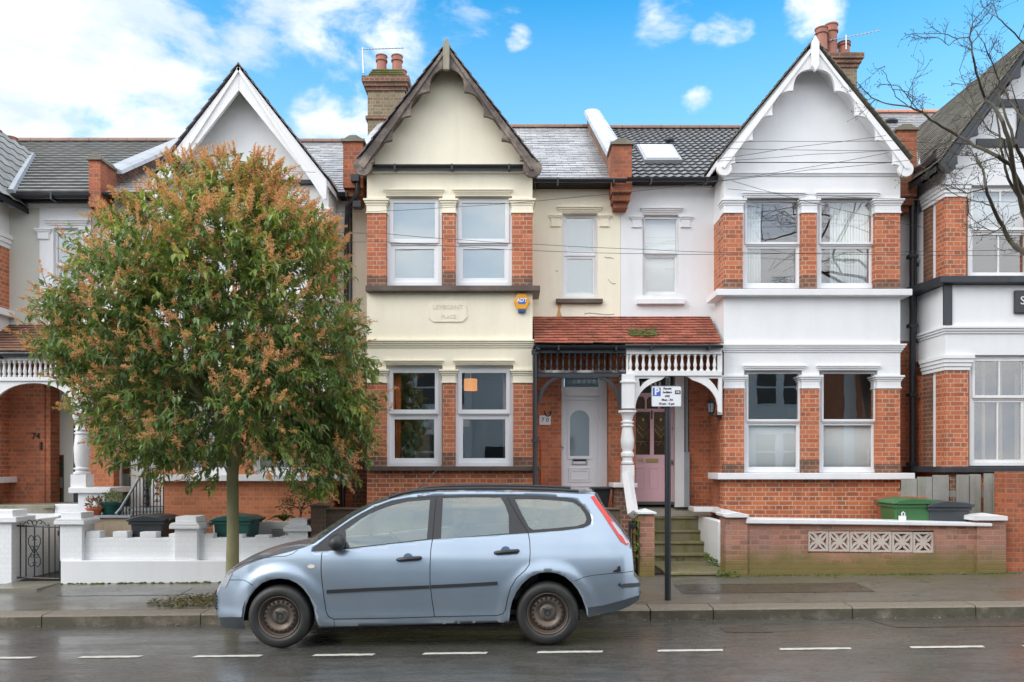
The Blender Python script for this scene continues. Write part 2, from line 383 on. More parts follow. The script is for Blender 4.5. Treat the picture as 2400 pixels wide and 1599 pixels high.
G['brickb'] = brick('orange_wall_brick', (.60, .175, .062), (.36, .08, .032), (.58, .49, .38), patch=.35, ms=.009)
G['whiteb'] = brick('painted_white_brick', (.80, .815, .83), (.77, .785, .80), (.745, .76, .775), patch=.06, burnt=0, rough=.55, bs=.25)
G['brick72'] = brick('orange_rubbed_brick', (.56, .20, .09), (.42, .13, .055), (.52, .26, .14), patch=.3, burnt=.25)
G['brickp'] = brick('porch_brick', (.56, .165, .065), (.38, .09, .038), (.40, .29, .20), patch=.45, soot=(.08, .03, .02), soota=.35, white=.22)
G['bricks'] = brick('sooty_brick', (.24, .09, .05), (.15, .06, .04), (.35, .30, .22), patch=.45, soot=(.05, .045, .03), soota=.5)
G['brickc'] = brick('chimney_stock_brick', (.26, .20, .12), (.10, .075, .05), (.33, .28, .19), width=.225, patch=.4)
G['brickred'] = brick('pier_red_brick', (.46, .125, .05), (.28, .065, .03), (.34, .22, .14), patch=.5, soot=(.10, .05, .03), soota=.4)
G['brickg'] = brick('garden_wall_brick', (.42, .19, .13), (.33, .14, .10), (.40, .28, .19), squash=1, patch=.35, soot=(.20, .16, .14), soota=.35, moss=(.16, .135, .03), mosslev=.22, white=.15)
G['brickd'] = brick('mossy_dark_brick', (.13, .075, .05), (.07, .05, .035), (.13, .13, .09), patch=.5, moss=(.07, .08, .02), mosslev=.5)
def tilemat(name, c, wet=.25, rndamt=.4, moss=None, mamt=0.0, var=.2, bs=25, spec=.5, coat=0):
    m, t, b = new_mat(name); n = tnoise(t, 2.0, 5); o = tmix(t, tmap(t, n, .3, .7), tuple(x * (1 - var) for x in c), tuple(x * (1 + var) for x in c))
    o = tmix(t, tmath(t, 'MULTIPLY', attr(t), rndamt), o, tuple(x * .45 for x in c))
    if moss is not None:
        f = tmap(t, tmath(t, 'ADD', tnoise(t, 3.0, 6, .65), tmath(t, 'MULTIPLY', attr(t), .06)), .50, .66); o = tmix(t, tmath(t, 'MULTIPLY', f, mamt), o, moss)
    t.links.new(o, b.inputs['Base Color']); t.links.new(tmap(t, tmath(t, 'ADD', tnoise(t, 6, 4), tmath(t, 'MULTIPLY', attr(t), .25)), .35, .9, wet, wet + .3), b.inputs['Roughness'])
    b.inputs['Specular IOR Level'].default_value = spec; b.inputs['Coat Weight'].default_value = coat; bump(t, b, tnoise(t, bs, 5, .65), .35, .006); return m
G['slate'] = tilemat('wet_roof_slate', (.44, .44, .44), .16, .75, spec=1.0)
G['slated'] = tilemat('old_dull_slate', (.16, .15, .16), .35, .5)
G['pan'] = tilemat('black_concrete_tile', (.060, .060, .060), .22, .35, spec=.8, coat=.15)
G['pang'] = tilemat('grey_concrete_tile', (.20, .20, .19), .30, .25, (.20, .20, .12), .2)
G['clay'] = tilemat('clay_plain_tile', (.40, .125, .08), .35, .45, (.10, .055, .03), .55)
G['clayb'] = tilemat('brown_clay_tile', (.19, .095, .065), .4, .5, (.30, .20, .12), .4)
G['mosst'] = tilemat('mossy_tile', (.17, .15, .11), .45, .5, (.33, .32, .27), .5)
G['ridge'] = paint('ridge_clay', (.22, .12, .09), .5, .3, (.25, .22, .08), .5, streak=False)
G['ridger'] = paint('red_ridge_clay', (.52, .20, .12), .4, .15)
G['pot'] = paint('terracotta_chimney_pot', (.38, .15, .10), .6, .15, (.10, .08, .07), .35, bmp=.2)
G['moss'] = paint('moss', (.10, .115, .02), .9, .35, (.22, .20, .09), .5, streak=False, bmp=1, bscale=80)
G['glassL'] = glass('clear_window_glass', (.97, .985, .985), .11)
G['glassU'] = glass('painted_sky_glass', (.80, .86, .88), .20, milky=(.42, .56, .60), mf=.45)  # milky blue-grey layer paints part of the sky reflection into the pane colour
G['glassC'] = glass('car_glass', (.80, .88, .85), .10, milky=(.42, .50, .47), mf=.09, bm=0, gr=.35)
G['glassf'] = glass('frosted_glass', (.6, .7, .7), .18, .05, milky=(.26, .31, .33), mf=.8)
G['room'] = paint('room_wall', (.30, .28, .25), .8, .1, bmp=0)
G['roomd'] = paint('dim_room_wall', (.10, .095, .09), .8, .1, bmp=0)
def curtain_mat(name, c, tl=.4):
    m, t, b = new_mat(name); b.inputs['Base Color'].default_value = (*c, 1); b.inputs['Roughness'].default_value = .9; return m
G['net'] = curtain_mat('net_curtain', (.90, .92, .90)); G['orange'] = curtain_mat('orange_curtain', (.62, .17, .06)); G['blind'] = curtain_mat('white_blind', (.93, .94, .93)); G['pinkc'] = curtain_mat('pale_pink_curtain', (.50, .36, .36))
G['metalg'] = paint('bare_metal', (.45, .45, .46), .35, .1, metallic=.9, bmp=0)
G['stone'] = paint('worn_stone', (.36, .33, .27), .7, .25, (.13, .14, .04), .8, bmp=.6, bscale=30)
G['stonem'] = paint('mossy_step_stone', (.24, .21, .12), .6, .35, (.13, .13, .02), 1.0, bmp=.6, bscale=30)
G['pink'] = paint('pink_door_paint', (.74, .46, .50), .35, .04, bmp=.03)
G['brass'] = paint('brass', (.50, .34, .12), .35, .1, metallic=.8, bmp=0)
G['darkhole'] = paint('dark_void', (.012, .011, .01), .9, .1, bmp=0)
# ------------------------------------------------------------------ ground, road, kerb, pavement
SL = .0103
def road_z(x, y): return SL * x + .035 - .0127 * (y - 5.85) ** 2
def pave_z(x, y): return SL * x + (y - 9.5) / 2.04 * .10
def sheet(name, x0, x1, y0, y1, fz, m, nx=60, ny=12, kind='structure', dz=0.0):
    b = MB()
    for j in range(ny + 1):
        for i in range(nx + 1):
            x = x0 + (x1 - x0) * i / nx; y = y0 + (y1 - y0) * j / ny; b.v.append((x, y, fz(x, y) + dz))
    for j in range(ny):
        for i in range(nx):
            a = j * (nx + 1) + i; b.f.append((a, a + 1, a + nx + 2, a + nx + 1)); b.r.append(0)
    o = b.build(name, m, None, True, weld=False); o['kind'] = kind; return o
def asphalt(name, c, wet0, wet1, grain=.5, puddle=True, brown=(.10, .085, .065), ba=.35, moss=None):
    m, t, b = new_mat(name); big = tnoise(t, .55, 5, .6); mid = tnoise(t, 4.5, 8, .72, sc=(.5, 1.7, 1)); fin = tnoise(t, 120, 3, .7); f2 = tnoise(t, 55, 5, .8)
    o = tmix(t, tmap(t, mid, .3, .7), tuple(x * .8 for x in c), tuple(x * 1.25 for x in c))
    o = tmix(t, tmath(t, 'MULTIPLY', tmap(t, big, .45, .65), ba), o, brown)
    sp = tmap(t, f2, .56, .68); o = tmix(t, tmath(t, 'MULTIPLY', sp, grain), o, tuple(min(1, x * 3.5) for x in c))
    vo = t.nodes.new('ShaderNodeTexVoronoi'); vo.feature = 'DISTANCE_TO_EDGE'; vo.inputs['Scale'].default_value = .55
    tcv = t.nodes.new('ShaderNodeTexCoord'); dn = t.nodes.new('ShaderNodeTexNoise'); dn.inputs['Scale'].default_value = 2.5; dn.inputs['Detail'].default_value = 6
    t.links.new(tcv.outputs['Object'], dn.inputs['Vector']); vm = t.nodes.new('ShaderNodeVectorMath'); vm.operation = 'MULTIPLY_ADD'; t.links.new(dn.outputs['Color'], vm.inputs[0]); vm.inputs[1].default_value = (.9, .9, .9); t.links.new(tcv.outputs['Object'], vm.inputs[2]); t.links.new(vm.outputs[0], vo.inputs['Vector'])
    crk = tmap(t, vo.outputs['Distance'], .0, .006, 1, 0); o = tmix(t, tmath(t, 'MULTIPLY', crk, .6), o, (.012, .011, .01))
    if moss is not None: o = tmix(t, tmath(t, 'MULTIPLY', tmap(t, tnoise(t, 1.1, 5), .60, .70), .6), o, moss)
    t.links.new(o, b.inputs['Base Color'])
    rr = tmap(t, tmath(t, 'ADD', mid, tmath(t, 'MULTIPLY', fin, .3)), .42, .85, wet0, wet1); t.links.new(rr, b.inputs['Roughness']); b.inputs['Specular IOR Level'].default_value = .55
    h = tmath(t, 'ADD', tmath(t, 'MULTIPLY', fin, .55), tmath(t, 'MULTIPLY', f2, 1.0)); bump(t, b, h, .45, .004)
    cw = tmap(t, tmath(t, 'ADD', tnoise(t, 1.4, 6, .65, sc=(.5, 1.3, 1)), tmath(t, 'MULTIPLY', mid, .25)), .52, .76, 0, .62 if puddle else .3); t.links.new(cw, b.inputs['Coat Weight']); b.inputs['Coat Roughness'].default_value = .15; return m
G['road'] = asphalt('wet_road_asphalt', (.066, .064, .058), .08, .42, .8, ba=.2)
G['pave'] = asphalt('wet_pavement_asphalt', (.115, .108, .09), .20, .50, .45, brown=(.12, .095, .06), ba=.5, moss=(.085, .09, .02))
G['dirt'] = paint('garden_soil', (.06, .045, .03), .8, .4, bmp=.8, bscale=20)
G['conc'] = paint('wet_concrete_path', (.24, .22, .18), .35, .25, (.10, .11, .03), .5, streak=False, bmp=.4)
G['slab'] = paint('sand_stone_slab', (.50, .40, .28), .6, .2, (.2, .16, .1), .5, bmp=.4)
G['mark'] = paint('worn_road_paint', (.62, .60, .53), .5, .15, (.12, .11, .10), .7, streak=False, bmp=.3)
sheet('ground', -320, 320, -300, 320, lambda x, y: SL * x - .55, G['dirt'], 8, 8)
sheet('road', -46, 46, 2.2, 9.52, road_z, G['road'], 90, 30)
sheet('opposite_pavement', -46, 46, -2.2, 2.0, lambda x, y: SL * x + .02, G['pave'], 40, 4)
sheet('pavement', -46, 46, 9.78, 11.75, pave_z, G['pave'], 90, 8)
sheet('garden_ground', -46, 46, 11.7, 24, lambda x, y: SL * x + .125, G['dirt'], 20, 6)
G['patch'] = asphalt('newer_dark_asphalt', (.050, .046, .042), .08, .4, .5)
for (x0, x1, y0, y1, f_, n_) in ((2.35, 2.85, 8.35, 8.75, road_z, 'road_patch'), (4.3, 7.6, 8.6, 9.3, road_z, 'road_patch'), (-6.0, -4.7, 6.6, 7.0, road_z, 'road_patch'), (2.3, 4.9, 10.35, 10.95, pave_z, 'pavement_patch'), (-6.3, -4.6, 10.6, 11.1, pave_z, 'pavement_patch')): sheet(n_, x0, x1, y0, y1, f_, G['patch'], 10, 4, dz=.004)
def kerbmat():
    m, t, b = new_mat('granite_kerb_stone'); c = tnoise(t, 60, 5, .75); d = tnoise(t, 4, 5); o = tmix(t, tmap(t, c, .3, .75), (.15, .12, .09), (.42, .35, .26))
    o = tmix(t, tmath(t, 'MULTIPLY', attr(t), .35), o, (.12, .12, .11))
    g = t.nodes.new('ShaderNodeNewGeometry'); s = t.nodes.new('ShaderNodeSeparateXYZ'); t.links.new(g.outputs['Normal'], s.inputs[0])
    side = tmap(t, s.outputs[2], .7, .2); mf = tmap(t, tmath(t, 'ADD', d, 0), .25, .5)
    o = tmix(t, tmath(t, 'MULTIPLY', tmath(t, 'MULTIPLY', side, mf), .8), o, (.045, .042, .015)); t.links.new(o, b.inputs['Base Color']); b.inputs['Roughness'].default_value = .42
    bump(t, b, tmath(t, 'ADD', c, d), 1.0, .02); return m
G['kerb'] = kerbmat()
b = MB(); x = -46.0; random.seed(3)
for (y0, y1, off) in ((9.5, 9.8, 0), (1.95, 2.22, 0)):
    x = -46.0
    while x < 46:
        l = random.uniform(.8, 2.1)
        if y0 > 5:
            for cx in (P(1672, 1440, 9.5)[0], P(1998, 1430, 9.5)[0], P(97, 1460, 9.5)[0], P(470, 1460, 9.5)[0]):
                if x < cx - .25 < x + l + .3: l = cx - x
        xa, xb = x + .006, x + l - .006; r = random.random(); j = random.uniform(-.006, .006)
        za, zb = SL * xa, SL * xb; t0 = (y0 - 9.5) / 2.04 * .1 if y0 > 5 else .02
        k = len(b.v)
        for (xx, zz) in ((xa, za), (xb, zb)):
            b.v += [(xx, y0 - .015 + j, zz - .5), (xx, y0 + j, zz + t0 - .018), (xx, y0 + .02 + j, zz + t0 + .003), (xx, y1, zz + t0 + .012), (xx, y1, zz - .5)] if y0 > 5 else [(xx, y1 + .01, zz - .5), (xx, y1, zz + t0 - .018), (xx, y1 - .02, zz + t0 + .004), (xx, y0, zz + t0 + .004), (xx, y0, zz - .5)]
        for i in range(4): b.f.append((k + i, k + i + 1, k + 6 + i, k + 5 + i)); b.r.append(r)
        b.f.append(tuple(k + i for i in range(5))); b.f.append(tuple(k + 9 - i for i in range(5))); b.r += [r, r]
        x += l
kb = b.build('kerb', G['kerb']); kb['kind'] = 'structure'
# parking bay dashes
dash = [(-60, 77), (185, 328), (453, 610), (733, 874), (990, 1139), (1257, 1410), (1539, 1692), (1825, 1992), (2131, 2304), (2395, 2560)]
yl = 7.34
for i, (a, c) in enumerate(dash):
    m_ = MB(); y_ = [7.36, 7.36, 7.34, 7.34, 7.36, 7.37, 7.38, 7.40, 7.42, 7.42][i]; m_.cur = Vector((X((a + c) / 2, y_), y_, road_z(X((a + c) / 2, y_), y_)))
    n = 14; top = []; bot = []
    for k in range(n + 1):
        xx = X(a + (c - a) * k / n, y_); e1, e2 = random.uniform(-.006, .006), random.uniform(-.006, .006)
        top.append((xx + .02, y_ + .042 + e1)); bot.append((xx, y_ - .042 + e2))
    for k in range(n): m_.face([(*p, road_z(*p) + .004) for p in (bot[k], bot[k + 1], top[k + 1], top[k])])
    o = m_.build('road_marking', G['mark']); o['kind'] = 'structure'

# ------------------------------------------------------------------ shared house pieces
FB, FW = 12.95, 13.6          # depth of bay fronts and of the main walls
def cornice(mb, x0, x1, z0, z1, yf, p=.07, n=3, left=True, right=True, yb=None):
    yb = yb if yb is not None else yf + .3
    for i in range(n):
        k = (i + 1) / n * p; a = z0 + (z1 - z0) * i / n; c = z0 + (z1 - z0) * (i + 1) / n - .002
        mb.box(x0 - (k if left else 0), x1 + (k if right else 0), yf - k, yb, a, c)
def sash(parent, px0, px1, py0, py1, Y, rail, fw=18, sashw=9, gm='glassL', curt=None, fm='pvc', top_open=True, head=0, bars=0, name='window'):
    """px/py measured at depth Y; rail = row of the meeting rail; fw = outer frame, sashw = sash width (photo px)."""
    x0, x1, z1, z0 = X(px0, Y), X(px1, Y), Z(py0, Y), Z(py1, Y); zr = Z(rail, Y); k = Y / FP; f = fw * k; s = sashw * k; hd = head * k
    fr = MB()
    fr.box(x0, x0 + f, Y, Y + .1, z0, z1); fr.box(x1 - f, x1, Y, Y + .1, z0, z1); fr.box(x0 + f, x1 - f, Y + .001, Y + .1, z1 - f - hd, z1); fr.box(x0 + f, x1 - f, Y + .001, Y + .1, z0, z0 + f)
    fr.box(x0 + f, x1 - f, Y + .01, Y + .09, zr - .022, zr + .022)
    w = fr.build(name, G[fm], parent, bevel=.004)
    for top in (1, 0):
        a0, a1 = (zr + .022, z1 - f - hd) if top else (z0 + f, zr - .022); yo = Y - .018 if top and top_open else Y + .03
        e = .018 if top and top_open else 0
        sb = MB(); X0, X1, Z0, Z1 = x0 + f - e, x1 - f + e, a0 - e, a1 + e
        sb.box(X0, X0 + s, yo, yo + .05, Z0, Z1); sb.box(X1 - s, X1, yo, yo + .05, Z0, Z1); sb.box(X0 + s, X1 - s, yo + .001, yo + .05, Z1 - s, Z1); sb.box(X0 + s, X1 - s, yo + .001, yo + .05, Z0, Z0 + s * 1.1)
        if bars: xm = (X0 + X1) / 2; sb.box(xm - .012, xm + .012, yo + .002, yo + .045, Z0 + s, Z1 - s)
        sb.build('sash', G[fm], w, bevel=.004)
        gb = MB(); gb.box(X0 + s - .004, X1 - s + .004, yo + .02, yo + .028, Z0 + s - .004, Z1 - s + .004); gb.build('pane', G[gm], w)
        if top and top_open: pass
    if curt:
        for (ca, cb_, cm, t0, t1, yo) in curt:       # fraction across, fraction of height
            c = MB(); n = max(6, int(abs(cb_ - ca) * 60)); yy = Y + .10 + yo
            xs = [x0 + f + (x1 - x0 - 2 * f) * (ca + (cb_ - ca) * i / n) for i in range(n + 1)]
            za, zb = z0 + (z1 - z0) * t0, z0 + (z1 - z0) * t1
            amp = .018 if cm != 'blind' else 0.0
            for i in range(n):
                ya = yy + amp * math.sin(i * 1.9) + (random.uniform(-.004, .004) if amp else 0); yb = yy + amp * math.sin((i + 1) * 1.9)
                c.face([(xs[i], ya, za), (xs[i + 1], yb, za), (xs[i + 1], yb, zb), (xs[i], ya, zb)])
            o = c.build('blind' if cm == 'blind' else 'curtain', G[cm], w, True, weld=True); sm_ = o.modifiers.new('thick', 'SOLIDIFY'); sm_.thickness = .004
    return w
def room(parent, x0, x1, yf, yb, z0, z1, m='room'):
    b = MB(); t = .05
    b.box(x0 - t, x1 + t, yb, yb + t, z0 - t, z1 + t); b.box(x0 - t, x0, yf, yb - .001, z0 - t, z1 + t); b.box(x1, x1 + t, yf, yb - .001, z0 - t, z1 + t)
    b.box(x0, x1, yf, yb - .001, z0 - t, z0); b.box(x0, x1, yf, yb - .001, z1, z1 + t); return b.build('interior', G[m], parent)
def tiles(mb, O, U, V, W, Lh, tw, ex, th, kind='slate', clip=None, seed=1):
    rnd = random.Random(seed); O = Vector(O); U = Vector(U).normalized(); V = Vector(V).normalized(); N = U.cross(V).normalized()
    if N.z < 0: N = -N
    rows = int(math.ceil(Lh / ex))
    for i in range(rows):
        v0 = i * ex; v1 = min(Lh + .02, v0 + ex * 1.12); off = (tw / 2 if i % 2 and kind != 'pan' else 0)
        k = -1
        while k * tw - off < W:
            u0 = max(0, k * tw + off); u1 = min(W, (k + 1) * tw + off); k += 1
            if u1 - u0 < .02: 
                if k * tw + off > W: break
                continue
            if clip and not clip((u0 + u1) / 2, (v0 + v1) / 2): continue
            r = rnd.random(); g = .003 if kind != 'pan' else 0
            if kind == 'slate' or kind == 'plain':
                jl = rnd.uniform(-.006, .006) + (rnd.uniform(-.03, .0) if rnd.random() < .06 else 0); a = rnd.uniform(-.003, .004); c_ = rnd.uniform(-.003, .004)
                pts = []
                for (uu, vv, h) in ((u0 + g, v0 + jl, th * 2 + a), (u1 - g, v0 + jl, th * 2 + c_), (u1 - g, v1, th * .6), (u0 + g, v1, th * .6)): pts.append(O + U * uu + V * vv + N * h)
                q = [p - N * th for p in pts]; n = len(mb.v); mb.v += [tuple(p) for p in pts + q]
                for f in ((0, 1, 2, 3), (7, 6, 5, 4), (0, 4, 5, 1), (1, 5, 6, 2), (3, 2, 6, 7), (0, 3, 7, 4)): mb.f.append(tuple(n + z for z in f)); mb.r.append(r)
            else:
                S = 6; n = len(mb.v); top = []
                for s_ in range(S + 1):
                    fr = s_ / S; uu = u0 + (u1 - u0) * fr; wv = .5 - .5 * math.cos(2 * math.pi * fr); wv = wv ** 1.3 * (.6 if th < .019 else .1)
                    h0 = th * 1.3 + wv * .032; h1 = wv * .032
                    mb.v += [tuple(O + U * uu + V * v0 + N * h0), tuple(O + U * uu + V * v1 + N * h1), tuple(O + U * uu + V * v0 + N * (h0 - th * 1.2))]
                for s_ in range(S):
                    a = n + s_ * 3; b_ = a + 3; mb.f.append((a, b_, b_ + 1, a + 1)); mb.f.append((a + 2, b_ + 2, b_, a)); mb.r += [r, r]
def roof_main(root, xa, xb, zE, zR, mname, kind, tw, ex, th, ridge='ridge', yE=13.33, yR=18.0, seed=1, clip=None):
    V = Vector((0, yR - yE, zR - zE)); Lh = V.length
    b = MB(); tiles(b, (xa, yE, zE), (1, 0, 0), V, xb - xa, Lh, tw, ex, th, kind, clip, seed); r = b.build('roof_slope', G[mname], root)
    u = MB(); u.prism([(yE + .02, zE - .05), (yR, zR - .05), (2 * yR - yE, zE - .05)], xa, xb, 'x'); u.build('roof_body', G['darkhole'], root)
    rd = MB(); x = xa
    while x < xb:
        x2 = min(x + .45, xb); pr = [(yR + .13 * math.cos(t), zR - .03 + .11 * math.sin(t)) for t in [math.pi * i / 8 for i in range(9)]]; rd.prism(pr, x + .004, x2 - .004, 'x'); x = x2
    rd.build('ridge_tile', G[ridge], root)
def gutter(root, x0, x1, z, y, m='black', r=.055, brk=True):
    b = MB(); n = 8; pr = [(y + r * math.cos(math.pi + math.pi * i / n), z + r * math.sin(math.pi + math.pi * i / n)) for i in range(n + 1)] + [(y + r * .8, z), (y - r * .8, z)]
    b.prism(pr, x0, x1, 'x')
    if brk:
        x = x0 + .4
        while x < x1: b.box(x, x + .03, y - r - .008, y + r + .03, z - r - .03, z + .005); x += .95
    return b.build('gutter', G[m], root)
def barge(root, outer_l, inner_l, inner_r, outer_r, Y, th, m, foot, name='bargeboard', arc=.22):
    """outer_l: foot->apex, inner lists foot->apex (cusps); arcs bulge between cusps."""
    for side, (o, inn) in enumerate(((outer_l, inner_l), (outer_r, inner_r))):
        pts = [(X(*p_) if False else X(p_[0], Y), Z(p_[1], Y)) for p_ in o]
        q = [(X(p_[0], Y), Z(p_[1], Y)) for p_ in inn]; seq = []
        for i in range(len(q)):
            seq.append(q[i])
            if i + 1 < len(q) and arc:
                a = Vector(q[i]); c = Vector(q[i + 1]); d = c - a; ln = d.length; nrm = Vector((-d.y, d.x)) / ln
                mid = Vector(pts[len(pts) // 2]); 
                if (nrm.x > 0) != (side == 1): nrm = -nrm
                st = a + d * .10 - nrm * .0; 
                if i > 0 or True: seq.append(tuple(a + d * .07 - nrm * .035))
                for k in range(1, 12):
                    f = k / 12.0; seq.append(tuple(a + d * (.07 + .93 * f) + nrm * (arc * ln * math.sin(math.pi * min(1, f)) ** .9 * 1.0 - .035 * (1 - f))))
        poly = pts + seq[::-1]
        if side == 1: poly = poly[::-1]
        b = MB(); b.prism([tuple(p_) for p_ in poly], Y, Y + th, 'y'); bo = b.build(name, G[m], root, bevel=.004)
        # top moulding strip
        a = pts[0]; c = pts[-1]; mb = MB(); d = (Vector(c) - Vector(a)).normalized(); nn_ = Vector((-d.y, d.x)); 
        if nn_.y < 0: nn_ = -nn_
        s = [Vector(a), Vector(c), Vector(c) - nn_ * .045, Vector(a) - nn_ * .045]; mb.prism([tuple(v_) for v_ in s], Y - .025, Y - .001, 'y'); mb.build('moulding', G[m], bo)
def gable_roof(root, apx, apy, flx, fly, frx, fry, Y0, Y1, mname, kind='slate', tw=.25, ex=.2, under='white', seed=3, lift=.03):
    ax, az = X(apx, Y0), Z(apy, Y0)
    for (fx, fz, sg) in ((X(flx, Y0), Z(fly, Y0), 1), (X(frx, Y0), Z(fry, Y0), -1)):
        V = Vector((ax - fx, 0, az - fz)); Lh = V.length; b = MB()
        tiles(b, (fx, Y0 - .04, fz + lift), (0, 1, 0), V, Y1 - Y0, Lh, tw, ex, .012, kind, None, seed); b.build('roof_slope', G[mname], root)
        u = MB(); u.prism([(fx, fz), (ax, az), (ax, az - .09), (fx, fz - .09)], Y0 + .07, Y1, 'y'); u.build('soffit', G[under], root)
# ------------------------------------------------------------------ bay fronts
D72 = None
def bay(root, d):
    """two storey square bay; every row/column given in photo pixels at the bay front plane"""
    F, W = FB, FW; xl, xr = d['x']; x0, x1 = X(xl, F), X(xr, F); rm, bm_ = d['render'], d['brick']; zg = d['ground']
    T = .24; zz = lambda p: Z(p, F)
    # lower brick apron
    b = MB(); b.box(x0, x1, F, F + T, zg, zz(d['sillL'][1]) + .0); b.box(x0, x0 + T, F + T + .001, W, zg, zz(d['sillL'][1])); b.box(x1 - T, x1, F + T + .001, W, zg, zz(d['sillL'][1])); b.build('brick_wall', G[d['brickb']], root)
    # rendered bands
    b = MB()
    for (ya, yb) in ((d['sillU'][1], d['openL']), (d['top'], d['openU'])):
        b.box(x0, x1, F, F + T, zz(yb), zz(ya)); b.box(x0, x0 + T, F + T + .001, W, zz(yb), zz(ya)); b.box(x1 - T, x1, F + T + .001, W, zz(yb), zz(ya))
    for (piers, yo, yc) in ((d['pU'], d['openU'], d['capU'][1]), (d['pL'], d['openL'], d['capL'][1])):
        for (a, c) in piers: b.box(X(a, F), X(c, F), F + .0, F + T, zz(yc), zz(yo) - .001)
        b.box(x0, x0 + T, F + T + .001, W, zz(yc), zz(yo) - .001); b.box(x1 - T, x1, F + T + .001, W, zz(yc), zz(yo) - .001)
    b.build('rendered_wall', G[rm], root)
    # brick piers
    for (piers, yc, ys) in ((d['pU'], d['capU'][1], d['sillU'][0]), (d['pL'], d['capL'][1], d['sillL'][0])):
        for (a, c) in piers:
            b = MB(); b.box(X(a, F), X(c, F), F, F + T, zz(ys), zz(yc) - .001); 
            if a == piers[0][0]: b.box(x0, x0 + T, W - .35, W, zz(ys), zz(yc) - .001)
            if c == piers[-1][1]: b.box(x1 - T, x1, F + T + .001, W, zz(ys), zz(yc) - .001)
            pr_ = b.build('brick_pier', G[bm_], root)
            if d is not D72: b = MB(); b.box(X(a, F) - .002, X(c, F) + .002, F - .002, F + .12, zz(ys), zz(ys) + (.155 if a != piers[1][0] else .23)); b.build('sooty_courses', G['bricks'], pr_)
    # side windows between front pier and wall (closed with white frame)
    for (yc, ys) in ((d['capU'][1], d['sillU'][0]), (d['capL'][1], d['sillL'][0])):
        b = MB(); b.box(x0 + .08, x0 + .14, F + T, W - .35, zz(ys), zz(yc)); b.build('side_frame', G['pvc'], root)
    # capitals
    for (piers, cp) in ((d['pU'], d['capU']), (d['pL'], d['capL'])):
        for i, (a, c) in enumerate(piers):
            b = MB(); yb = F + T if 0 < i < len(piers) - 1 else F + .6; h = zz(cp[0]) - zz(cp[1])
            za = zz(cp[1]); b.box(X(a, F) - .018, X(c, F) + .018, F - .018, F + T, za + .0, za + h * .12); b.box(X(a, F) - .006, X(c, F) + .006, F - .008, F + T, za + h * .12, za + h * .55)
            cornice(b, X(a, F), X(c, F), za + h * .55, za + h, F, .055, 3, yb=F + T); b.build('capital', G[rm], root, bevel=.004)
    # hood moulds over windows
    for (hs, yy) in ((d['hU'], d['hyU']), (d['hL'], d['hyL'])):
        for (a, c) in hs: b = MB(); cornice(b, X(a, F) + .05, X(c, F) - .05, zz(yy[1]), zz(yy[0]), F, .05, 3, yb=F + .05); b.build('hood_mould', G[rm], root, bevel=.003)
    # string course
    b = MB(); cornice(b, x0, x1, zz(d['corn'][1]), zz(d['corn'][0]), F, .075, 4, yb=W - .02); b.build('string_course', G[rm], root, bevel=.004)
    # sills
    for (s, sx) in ((d['sillU'], d['sxU']), (d['sillL'], d['sxL'])):
        b = MB(); ya = F - .13; k = ya / F
        b.box(X(sx[0], ya), X(sx[1], ya), ya, W - .1, Z(s[1], ya), Z(s[0], ya)); b.build('window_sill', G[d['sillm']], root, bevel=.008)
    # windows
    for (ws, yt, yb, rail, curts, gm) in ((d['wU'], d['wyU'][0], d['wyU'][1], d['railU'], d['curU'], d['gU']), (d['wL'], d['wyL'][0], d['wyL'][1], d['railL'], d['curL'], d['gL'])):
        for (wpx, cu) in zip(ws, curts): sash(root, wpx[0], wpx[1], yt, yb, F + .11, rail, d['fw'], d['sw'], gm, cu, 'pvc', d['proud'], d.get('head', 0))
    # rooms
    zf1 = zz(d['sillU'][0]) - .75
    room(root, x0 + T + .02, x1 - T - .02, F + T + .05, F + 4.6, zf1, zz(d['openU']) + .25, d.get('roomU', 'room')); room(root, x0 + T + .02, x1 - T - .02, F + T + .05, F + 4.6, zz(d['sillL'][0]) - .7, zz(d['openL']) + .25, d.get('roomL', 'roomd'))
D70 = dict(x=(860, 1248), render='cream', brick='brickf', brickb='brickb', ground=-.1, sillL=(1093, 1104), sillU=(669, 682), openL=856, openU=459, top=386, capU=(467, 500), capL=(866, 898),
    pU=[(860, 905), (1037, 1067), (1200, 1248)], pL=[(860, 905), (1037, 1067), (1203, 1248)], hU=[(899, 1041), (1060, 1201)], hyU=(444, 455), hL=[(899, 1041), (1062, 1205)], hyL=(844, 855),
    corn=(797, 815), sxU=(856, 1266), sxL=(856, 1268), sillm='brownsill', wU=[(906, 1036), (1066, 1201)], wyU=(458, 671), railU=571, curU=[None, None], gU='glassU',
    wL=[(905, 1036), (1066, 1203)], wyL=(856, 1094), railL=971, curL=[[(.0, .2, 'orange', 0, 1, .05)], [(.88, 1.0, 'pinkc', 0, 1, .05)]], gL='glassL', fw=10, sw=9, proud=True, head=2)
